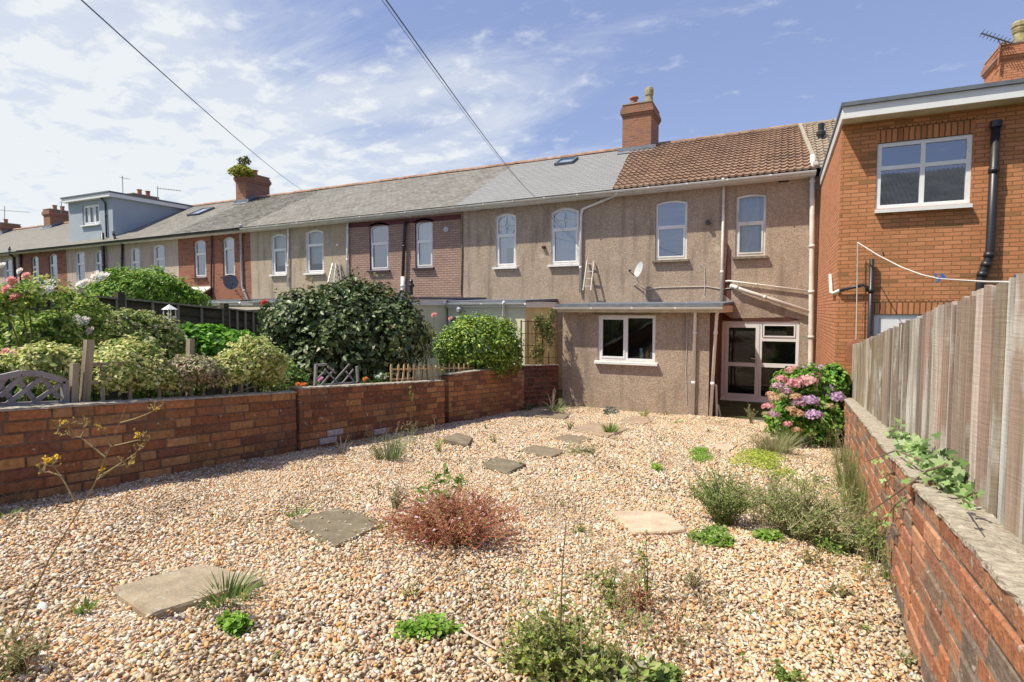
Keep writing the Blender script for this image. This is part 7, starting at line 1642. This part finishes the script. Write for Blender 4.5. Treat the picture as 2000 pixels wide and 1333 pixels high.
# ---------------------------------------------------------------- long thin straggling growth
def straggle(label, x0, y0, x1, y1, n, hpx, cols, stemc, size=.018, per=9, name='straggling_weed', sr=.0018, flop=.5, fl=None):
    """thin arching stems rising from a strip of ground between two photo points"""
    ca, cb_ = onG(x0, y0), onG(x1, y1); root = thing(name, label, 'weed', tuple((ca + cb_) / 2), WG); S = []; P = []; A = []
    for i in range(n):
        f = random.random(); c = ca + (cb_ - ca) * f + np.array([random.gauss(0, .05), random.gauss(0, .05), 0]); c[2] = gz(c[1]) - .005; H_ = hpx * pxm(c) * random.uniform(.4, 1.05); t = random.uniform(0, 6.283); l = H_ * random.uniform(.1, flop)
        e = Vector((c[0] + math.cos(t) * l, c[1] + math.sin(t) * l, c[2] + H_)); pts = curve(c, e, (random.gauss(0, .04) * H_, random.gauss(0, .04) * H_, H_ * random.uniform(0, .18)), 6); S.append(pts); SS = [(pts, per)]
        for _ in range(random.randint(0, 3)):
            q = random.uniform(.35, .9); o = pts[int(q * 6)]; e2 = o + Vector((random.gauss(0, .12) * H_, random.gauss(0, .12) * H_, random.uniform(.02, .2) * H_)); sp = [o, o.lerp(e2, .5) + Vector((0, 0, .01)), e2]; S.append(sp); SS.append((sp, max(2, per // 2)))
        for sp, k in SS:
            m = len(sp) - 1
            for _ in range(k): q = random.random() ** .8 * m; i0 = min(m - 1, int(q)); P.append(list(sp[i0].lerp(sp[i0 + 1], q - i0))); A.append([random.gauss(0, .8), random.gauss(0, .8), random.uniform(0, 1.1)])
    twigs('stems', S, sr, stemc, root, 3); P = np.array(P); A = np.array(A); k = len(P)
    V, F = leaves(P, rng.normal(0, .6, (k, 3)) + [0, -.2, .6], A, size * rng.uniform(.4, 1.4, k), .17, .05, .1); npmesh('foliage', V, F, M['leaf'], np.repeat(leafcols(k, cols, None, .25), 4, 0), root)
    return root
ST = (.34, .30, .17)
straggle('loose straw-green stems along the middle of the right wall foot', 1655, 905, 1715, 1110, 60, 95, OL + GR[:2], ST)
straggle('tangle of thin stems between the bushy weeds and the right wall', 1600, 985, 1690, 1080, 45, 80, OL, ST)
straggle('fine dry stems among the two herb clumps', 1430, 1000, 1600, 1070, 45, 90, OL + [(.5, .42, .28)], (.42, .33, .2))
straggle('wispy stems behind the yellow-green mat', 1440, 880, 1600, 930, 40, 42, OL + GR[:1], ST)
straggle('ragged low growth in front of the larger bushy weed', 1540, 1085, 1720, 1160, 26, 42, OL + [(.42, .3, .16)], (.4, .26, .16), flop=1.2)
straggle('thin stems above the bottom-centre foreground weed', 1010, 1300, 1180, 1325, 30, 150, OL + GR[:2], ST, size=.022)
straggle('brown and green stems right of the foreground weed', 1180, 1190, 1340, 1320, 30, 130, OL + [(.36, .16, .09), (.46, .34, .2)], (.40, .22, .15), size=.02)
straggle('sparse stems in the middle of the gravel, left of the pale slab', 1100, 1060, 1230, 1110, 9, 50, OL, (.42, .28, .18), flop=.9)
straggle('pale dry stems in the shadow at the foot of the left wall', 640, 872, 850, 850, 46, 40, [(.42, .36, .22), (.30, .30, .14)], (.44, .36, .22))
straggle('green-grey growth around the grass tuft by the pier of the left wall', 720, 900, 815, 880, 40, 52, [(.30, .36, .16), (.22, .30, .10)], (.34, .36, .2))
straggle('thin growth at the kitchen wall foot and the dark brick corner', 1020, 806, 1160, 806, 34, 36, OL + GR[:1], (.4, .36, .26))
straggle('ragged stems around the rust-red weed', 760, 1040, 1000, 1075, 46, 60, RED, (.46, .2, .13), flop=1.3)
straggle('dry straggle at the bottom left corner', -20, 1300, 90, 1325, 34, 95, OL + [(.46, .36, .2)], (.4, .3, .18), size=.022)
straggle('stray stems in front of the hydrangea', 1490, 868, 1640, 880, 34, 60, OL, ST)
# bits of dead leaf, twig and soil lying among the stones
n = 2600; y = rng.uniform(1.0, 12.6, n); x = rng.uniform(-5.05, .95, n); wr = .41 + .0545 * y; k_ = x < wr - .01; x, y = x[k_], y[k_]; n = len(x)
P = np.stack([x, y, G0 - SL * y + .014 + rng.uniform(0, .006, n)], 1); V, F = leaves(P, rng.normal(0, .3, (n, 3)) + [0, 0, 1], rng.normal(size=(n, 3)) * [1, 1, .2], rng.uniform(.008, .034, n), .16, .05)
tag(npmesh('leaf_litter', V, F, M['leaf'], np.repeat(leafcols(n, [(.22, .14, .07), (.32, .22, .12), (.15, .10, .05), (.42, .33, .2)]), 4, 0)), 'scraps of dead leaf and stalk among the gravel', 'leaf litter', kind='stuff')

straggle('scattered thin stalks standing in the open gravel behind the rust-red weed', 930, 950, 1330, 975, 16, 34, OL, (.42, .32, .2), flop=.8)
straggle('scattered thin stalks in the gravel between the foreground weeds and the right wall', 1350, 1180, 1640, 1230, 22, 50, OL + [(.4, .28, .16)], (.4, .28, .18), flop=.9)
straggle('thin stalks dotted below the lichened slab', 420, 1010, 700, 1110, 16, 40, OL, (.42, .34, .2), flop=.9)
straggle('tall pale grass stalks along the near foot of the right wall', 1690, 1060, 1755, 1200, 30, 80, OL + GR[:1], ST)
straggle('tall wispy green growth rising between the two herb clumps', 1470, 1020, 1530, 1045, 30, 110, GR + OL[:2], ST, size=.02, per=14)
straggle('wispy green growth at the near foot of the right wall under the ivy', 1680, 1085, 1735, 1140, 34, 95, GR + OL[:2], ST, size=.02, per=14)
straggle('tall wisps standing over the bottom-centre foreground weed', 1040, 1330, 1240, 1333, 26, 210, OL[:2] + GR[:2], ST, size=.022, per=12)
patch('ragged low green mat between the herb clumps and the right wall', 1620, 1075, 46, 24, 700, .028, GR + OL[:2], hpx=22)
patch('small low green mat right of the open gravel centre', 1440, 985, 40, 12, 320, .026, GR + OL[:1], hpx=12)
